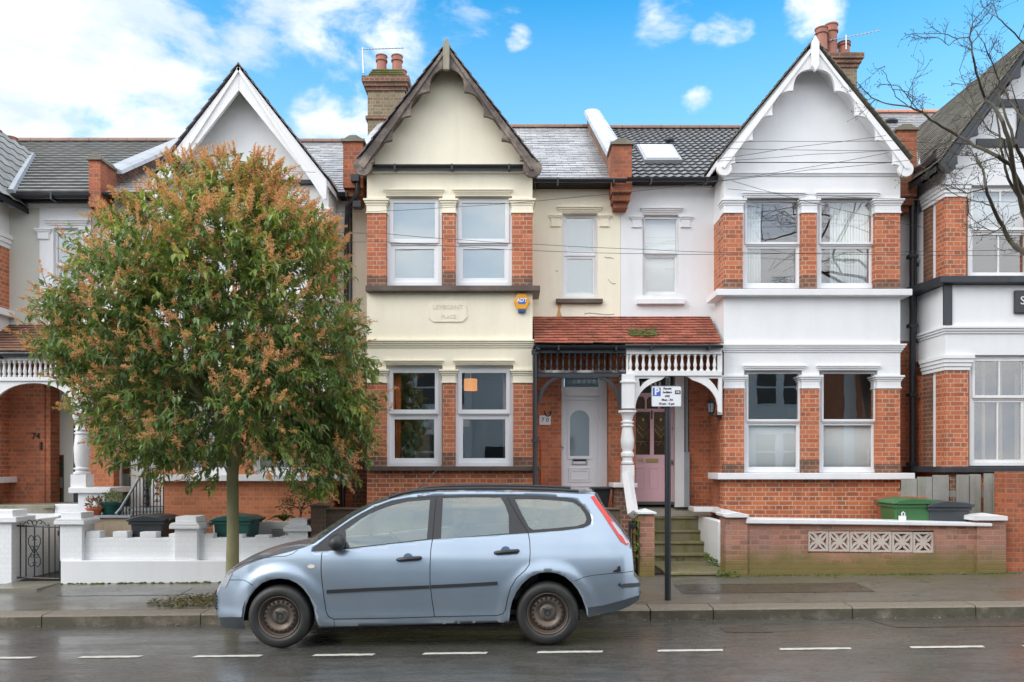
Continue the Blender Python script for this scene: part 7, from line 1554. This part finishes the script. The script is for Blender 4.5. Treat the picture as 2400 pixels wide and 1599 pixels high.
# ================================================================== bare tree at the right
random.seed(55)
BY = 10.2
BT = empty('bare_tree', (X(2560, BY), BY, gz(X(2560, BY), BY)), 'bare winter tree reaching in from the right edge with mossy limbs', 'tree')
G['bark2'] = paint('lichen_bark', (.060, .048, .034), .75, .4, (.11, .11, .035), .75, streak=False, bmp=.9, bscale=30)
o_ = lambda lst: [(2000 + a / 2.6125, c / 2.6125) for a, c in lst]
limbs = [  # (points in photo pixels, start radius, end radius, twig density, depth offset)
    (o_([(1110, 1600), (1045, 1540), (960, 1480), (920, 1390), (850, 1260), (810, 1150), (790, 1040), (750, 940)]), .050, .014, 1.2, -.3),
    (o_([(1200, 1330), (1045, 1180), (960, 1010), (880, 960), (740, 890), (640, 830), (500, 750), (420, 690), (350, 660), (200, 635), (110, 600), (20, 500)]), .045, .005, .8, .2),
    (o_([(1150, 1500), (1040, 1300), (1000, 1150), (960, 900), (920, 750), (860, 660), (800, 600), (765, 490), (730, 350), (715, 230), (730, 140), (790, 70)]), .050, .006, 1.3, 0),
    (o_([(715, 230), (640, 235), (540, 205), (365, 205)]), .011, .004, 1, 0), (o_([(640, 235), (590, 275), (520, 235), (430, 230)]), .008, .004, 1, 0),
    (o_([(1130, 1300), (1045, 1000), (990, 880), (950, 760), (900, 620), (880, 540)]), .042, .012, 1.4, .35),
    (o_([(1100, 830), (1045, 740), (960, 620), (890, 480), (840, 370), (800, 270), (755, 190)]), .022, .005, 1, -.4),
    (o_([(1150, 400), (1045, 270), (950, 170), (890, 110), (850, 20)]), .018, .006, .5, .1), (o_([(890, 110), (830, 80), (790, 40), (770, -20)]), .006, .003, .5, .1),
    (o_([(1045, 1260), (950, 1100), (900, 900), (880, 700), (900, 560)]), .030, .010, 1.5, .5),
    (o_([(420, 690), (330, 600), (290, 530), (210, 515)]), .010, .004, 1.3, .2), (o_([(350, 660), (260, 590), (230, 520), (180, 430), (195, 405)]), .009, .003, 1.2, .2),
    (o_([(740, 890), (600, 870), (520, 890), (440, 950), (400, 880)]), .010, .004, 1.4, .2), (o_([(810, 1150), (700, 1180), (600, 1140), (480, 1120), (420, 1060)]), .012, .004, 1.6, -.3),
    (o_([(850, 1260), (760, 1230), (640, 1200), (520, 1130)]), .012, .004, 1.6, -.3), (o_([(880, 960), (760, 1000), (640, 1040), (520, 1020)]), .012, .004, 1.6, .2),
    (o_([(790, 1040), (740, 960), (660, 940), (560, 960)]), .010, .004, 1.6, -.2), (o_([(920, 1390), (860, 1420), (760, 1370), (680, 1300)]), .010, .004, 1.3, -.3),
    (o_([(960, 1010), (920, 860), (840, 800), (760, 700), (700, 560), (650, 430)]), .014, .004, 1.5, .3), (o_([(990, 880), (1020, 700), (980, 560), (940, 440), (890, 270)]), .014, .004, 1.1, .4)]
bt = MB(); tg = MB(); tw_n = 0
bt.tube([(X(2560, BY), BY, gz(X(2560, BY), BY) - .1), (X(2560, BY), BY, 1.2), (X(2530, BY), BY, 2.6), (X(2470, BY), BY, Z(640, BY)), (X(2430, BY), BY, Z(540, BY))], [.20, .17, .15, .12, .07], 14); bt.tube([(X(2530, BY), BY, 2.6), (X(2500, BY), BY + .2, Z(560, BY)), (X(2440, BY), BY + .1, Z(470, BY))], [.12, .09, .06], 10)
def twig(p, d, ln, r, dep):
    global tw_n
    q = [p]; n = 5; dd = d.normalized()
    for i in range(n): dd = (dd + rv() * .38 + Vector((0, 0, .06))).normalized(); p = p + dd * ln / n; q.append(p)
    tg.tube(q, [max(.0018, r * (1 - .13 * i)) for i in range(n + 1)], 4 if dep else 5, caps=False); tw_n += 1
    if dep:
        for i in range(1, n + 1):
            for _ in range(2 if random.random() < .75 else 1): twig(q[i], (dd + rv() * 1.1), ln * random.uniform(.28, .6), r * .55, dep - 1)
    else:
        e = q[-1]; tg.blob(e, .006, .006, .010, 4, 3)
for pts, r0, r1, den, off in limbs:
    k = len(pts); q = []
    for i, (a, c) in enumerate(pts): q.append(Vector(P(a, c, BY + off + .35 * math.sin(i * 1.3 + off * 5))))
    # smooth the limb
    s = []
    for i in range(k - 1):
        for f in (0, .34, .67): s.append(q[i].lerp(q[i + 1], f) + rv() * .010)
    s.append(q[-1]); m = len(s); bt.tube(s, [.78 * (r0 + (r1 - r0) * (i / (m - 1)) ** .8) for i in range(m)], 9)
    for i in range(2, m):
        if random.random() < den * .26: dd = (s[i] - s[i - 1]).normalized(); twig(s[i], dd * .6 + rv() * .9 + Vector((-.25, 0, .1)), random.uniform(.22, .52), .0055, 1)
bt.build('trunk', G['bark2'], BT, True); tg.build('twigs', G['bark2'], BT)
# ================================================================== parking sign
SX, SY = X(1565, 10.0), 10.0
PS = empty('parking_sign', (SX, SY, gz(SX, SY)), 'parking permit sign on a black pole beside the kerb', 'sign')
b = MB(); b.tube([(SX, SY, gz(SX, SY) - .05), (SX, SY, Z(925, SY))], .040, 20); b.tube([(SX, SY, Z(925, SY) - .001), (SX, SY, Z(886, SY)), (SX, SY, Z(884, SY))], [.033, .033, .02], 16); b.build('pole', G['black'], PS, True)
YS = SY - .055; x0, x1, z0, z1 = X(1527, YS), X(1597, YS), Z(953, YS), Z(905, YS)
def rrect(x0, x1, z0, z1, r, n=5):
    o = []
    for (cx, cz, a) in ((x1 - r, z1 - r, 0), (x0 + r, z1 - r, 90), (x0 + r, z0 + r, 180), (x1 - r, z0 + r, 270)):
        for i in range(n + 1): t = R(a + 90 * i / n); o.append((cx + r * math.cos(t), cz + r * math.sin(t)))
    return o
b = MB(); b.prism(rrect(x0, x1, z0, z1, .02), YS, YS + .004, 'y'); pl = b.build('sign_plate', paint('sign_face', (.78, .80, .82), .35, .03, bmp=0), PS)
b = MB(); o1 = rrect(x0 - .002, x1 + .002, z0 - .002, z1 + .002, .022); i1 = rrect(x0 + .004, x1 - .004, z0 + .004, z1 - .004, .016); plate(b, o1, [i1], YS - .002, YS + .006); b.build('border', G['metalg'], pl)
b = MB(); b.pb(1530, 1548.5, 908.5, 928.5, YS - .002, YS - .0005); b.build('blue_panel', G['bluf'], pl); txt('P', .125, (X(1539.5, YS), YS - .004, Z(918.5, YS)), G['white2'], pl, .001, off=.005)
yt = YS - .003
for s_, px, py, sz in (('Permit', 1564, 911, .038), ('holders', 1564, 919.5, .038), ('only', 1564, 928, .038), ('Mon - Fri', 1564, 937.5, .038), ('10 am - 4 pm', 1562, 946.5, .038)): txt(s_, sz, (X(px, YS), yt, Z(py, YS)), G['ink'], pl, .0008, off=.0012)
b = MB(); b.pb(1582, 1595, 915, 924, YS - .002, YS - .0005); b.build('zone_panel', G['ink'], pl); txt('HE', .040, (X(1588.5, YS), yt - .001, Z(919.5, YS)), G['white2'], pl, .0006, off=.001)
b = MB(); b.lathe([(.044, -.012), (.044, .012)], (SX, SY, Z(915, SY)), 16); b.lathe([(.044, -.012), (.044, .012)], (SX, SY, Z(945, SY)), 16); b.build('sign_clamp', G['metalg'], PS, True)
# ================================================================== overhead wires
wires = [([(2076, 318), (1860, 345), (1680, 373)], 11.5), ([(2110, 351), (1900, 362), (1682, 378)], 11.6), ([(2083, 358), (1860, 398), (1600, 436), (1249, 472), (1040, 487), (830, 497), (700, 496)], 12.0), ([(2130, 376), (1900, 398), (1668, 427)], 11.8),
    ([(1715, 424), (1880, 470), (2049, 509), (2164, 533)], 11.9), ([(1705, 443), (1920, 458), (2144, 468), (2420, 474)], 11.4), ([(2420, 345), (2090, 330), (1800, 331), (1640, 333)], 11.3), ([(700, 540), (905, 548), (1080, 562), (1260, 573), (1520, 585), (1700, 592), (2420, 600)], 11.2), ([(700, 565), (905, 567), (1080, 578), (1260, 588), (1520, 595), (1700, 596), (2420, 585)], 11.1),
    ([(370, 392), (560, 396), (740, 404)], 12.2), ([(1640, 346), (1900, 352), (2130, 352), (2420, 340)], 11.25)]
labs = ['highest thin black wire sloping up right across the white gable', 'second thin wire sloping across the white gable, just under the highest', 'long wire running down left from the white gable across both bays', 'thin wire sloping over the white gable base moulding', 'thin wire falling right across the upper sash windows of the white bay', 'nearly level wire above the upper windows of the white bay', 'level wire crossing the white gable and the bare tree', 'upper of two level wires crossing the upper storey windows', 'lower of two level wires crossing the upper storey windows', 'short level wire across the plain white gable', 'level wire low across the white gable towards the bare tree']
for (w_, yy), lab in zip(wires, labs):
    q = [Vector(P(a, c, yy)) for a, c in w_]; o = at_(tuple(q[0])); s = []
    for i in range(len(q) - 1):
        for f in (0, .25, .5, .75): s.append(q[i].lerp(q[i + 1], f) + Vector((0, 0, -.008 * math.sin(math.pi * f))))
    s.append(q[-1]); o.tube(s, .0036, 5, caps=False); ob = o.build('overhead_wire', G['black']); tag(ob, lab, 'wire', 'overhead wires')
# ================================================================== litter, leaves, gravel of the tree pit
random.seed(9)
b = at_((X(455, 10.1), 10.1, gz(X(455, 10.1), 10.1)))
for i in range(900):
    a = random.uniform(0, 6.28); k = random.random() ** .5; x = TX - .35 + k * .72 * math.cos(a); y = TY - .1 + k * .40 * math.sin(a); leaf(b, Vector((x, y, gz(x, y) + random.uniform(.004, .03))), Vector((random.uniform(-1, 1), random.uniform(-1, 1), random.uniform(-.1, .3))), Vector((0, 0, 1)), random.uniform(.03, .07), random.uniform(.015, .03), random.random())
o = b.build('leaf_litter', leafmat('leaf_litter', (.05, .045, .01), (.14, .12, .02), (.26, .20, .05), .6)); tag(o, 'yellow green leaf litter and moss round the base of the street tree', 'leaf litter', kind='stuff')
b = at_((0, 9.4, -.1))
for i in range(420):
    x = random.uniform(-6.5, 7.5); r_ = random.random()
    if r_ < .38: y = 9.47 - random.random() ** 2 * .12; z_ = road_z(x, y)
    elif r_ < .55: y = random.uniform(11.3, 11.52); z_ = pave_z(x, y)
    elif r_ < .7: y = random.uniform(9.85, 11.4); z_ = pave_z(x, y)
    else: y = random.uniform(6.4, 9.3); z_ = road_z(x, y)
    s = .4 if y < 9.3 else 1
    leaf(b, Vector((x, y, z_ + .006)), Vector((random.uniform(-1, 1), random.uniform(-1, 1), .05)), Vector((0, 0, 1)), random.uniform(.02, .05) * s, random.uniform(.012, .025) * s, random.random())
o = b.build('fallen_leaves', leafmat('fallen_leaf', (.18, .16, .10), (.30, .26, .10), (.42, .34, .22), .6)); tag(o, 'scattered small fallen leaves and grit along the kerb and road', 'fallen leaves', kind='stuff')
# moss line at the wall feet
b = at_((4, 11.5, .1)); 
for i in range(260):
    x = random.choice((random.uniform(-6.7, -2.9), random.uniform(3.3, 7.6), random.uniform(3.3, 7.6))); y = (YW - .09 if x < 0 else YW - .01) - random.random() * .05; b.blob((x, y, pave_z(x, y) + .004), random.uniform(.015, .05), .018, random.uniform(.006, .02), 6, 3, .3)
o = b.build('moss_tufts', G['moss']); tag(o, 'line of moss and dirt along the foot of the garden walls', 'moss', kind='stuff')
# ================================================================== terrace across the street (seen only in the glass and the car paint)
def opposite(x0, w_, m1, lab, gabl):
    r = empty('opposite_house', (x0 + w_ / 2, -8.5, SL * x0), lab, 'house'); y = -8.5
    b = MB(); b.box(x0, x0 + w_ - .02, y - 6, y, -.3, 6.4); b.build('wall', G[m1], r)
    bx = x0 + .5; b = MB(); b.box(bx, bx + 2.7, y + .001, y + .65, -.3, 6.7); b.prism([(bx - .2, 6.701), (bx + 2.9, 6.701), (bx + 1.35, 8.7)], y - 2, y + .8, 'y'); b.build('bay', G[gabl], r)
    for (zz0_, zz1_) in ((1.5, 3.2), (4.4, 6.0)):
        for k in range(2): b = MB(); b.box(bx + .25 + k * 1.2, bx + 1.25 + k * 1.2, y + .651, y + .67, zz0_, zz1_); f = b.build('window', G['pvc'], r); b = MB(); b.box(bx + .33 + k * 1.2, bx + 1.17 + k * 1.2, y + .671, y + .68, zz0_ + .08, (zz0_ + zz1_) / 2 - .04); b.box(bx + .33 + k * 1.2, bx + 1.17 + k * 1.2, y + .671, y + .68, (zz0_ + zz1_) / 2 + .04, zz1_ - .08); b.build('pane', G['roomd'], f)
    b = MB(); b.box(bx + 3.3, bx + 4.2, y + .001, y + .05, .5, 2.6); b.build('door', G['blackwood'], r)
    b = MB(); b.prism([(y + .3, 6.38), (y - 6.3, 6.38), (y - 3, 9.4)], x0, x0 + w_ - .02, 'x'); b.build('roof', G['slated'], r)
cfg = [('brickf', 'white'), ('white', 'brickf'), ('brickb', 'cream'), ('white', 'white'), ('white', 'white'), ('brickf', 'sage'), ('brickb', 'white'), ('white', 'brickb')]
od = ['far left', 'left', 'cream gabled', 'central white gabled', 'all white', 'sage gabled', 'right white gabled', 'far right white']
for i, (m1, g_) in enumerate(cfg): opposite(-20 + i * 5.0, 5.0, m1, 'house across the street behind the viewer, %s one of the facing row' % od[i], g_)
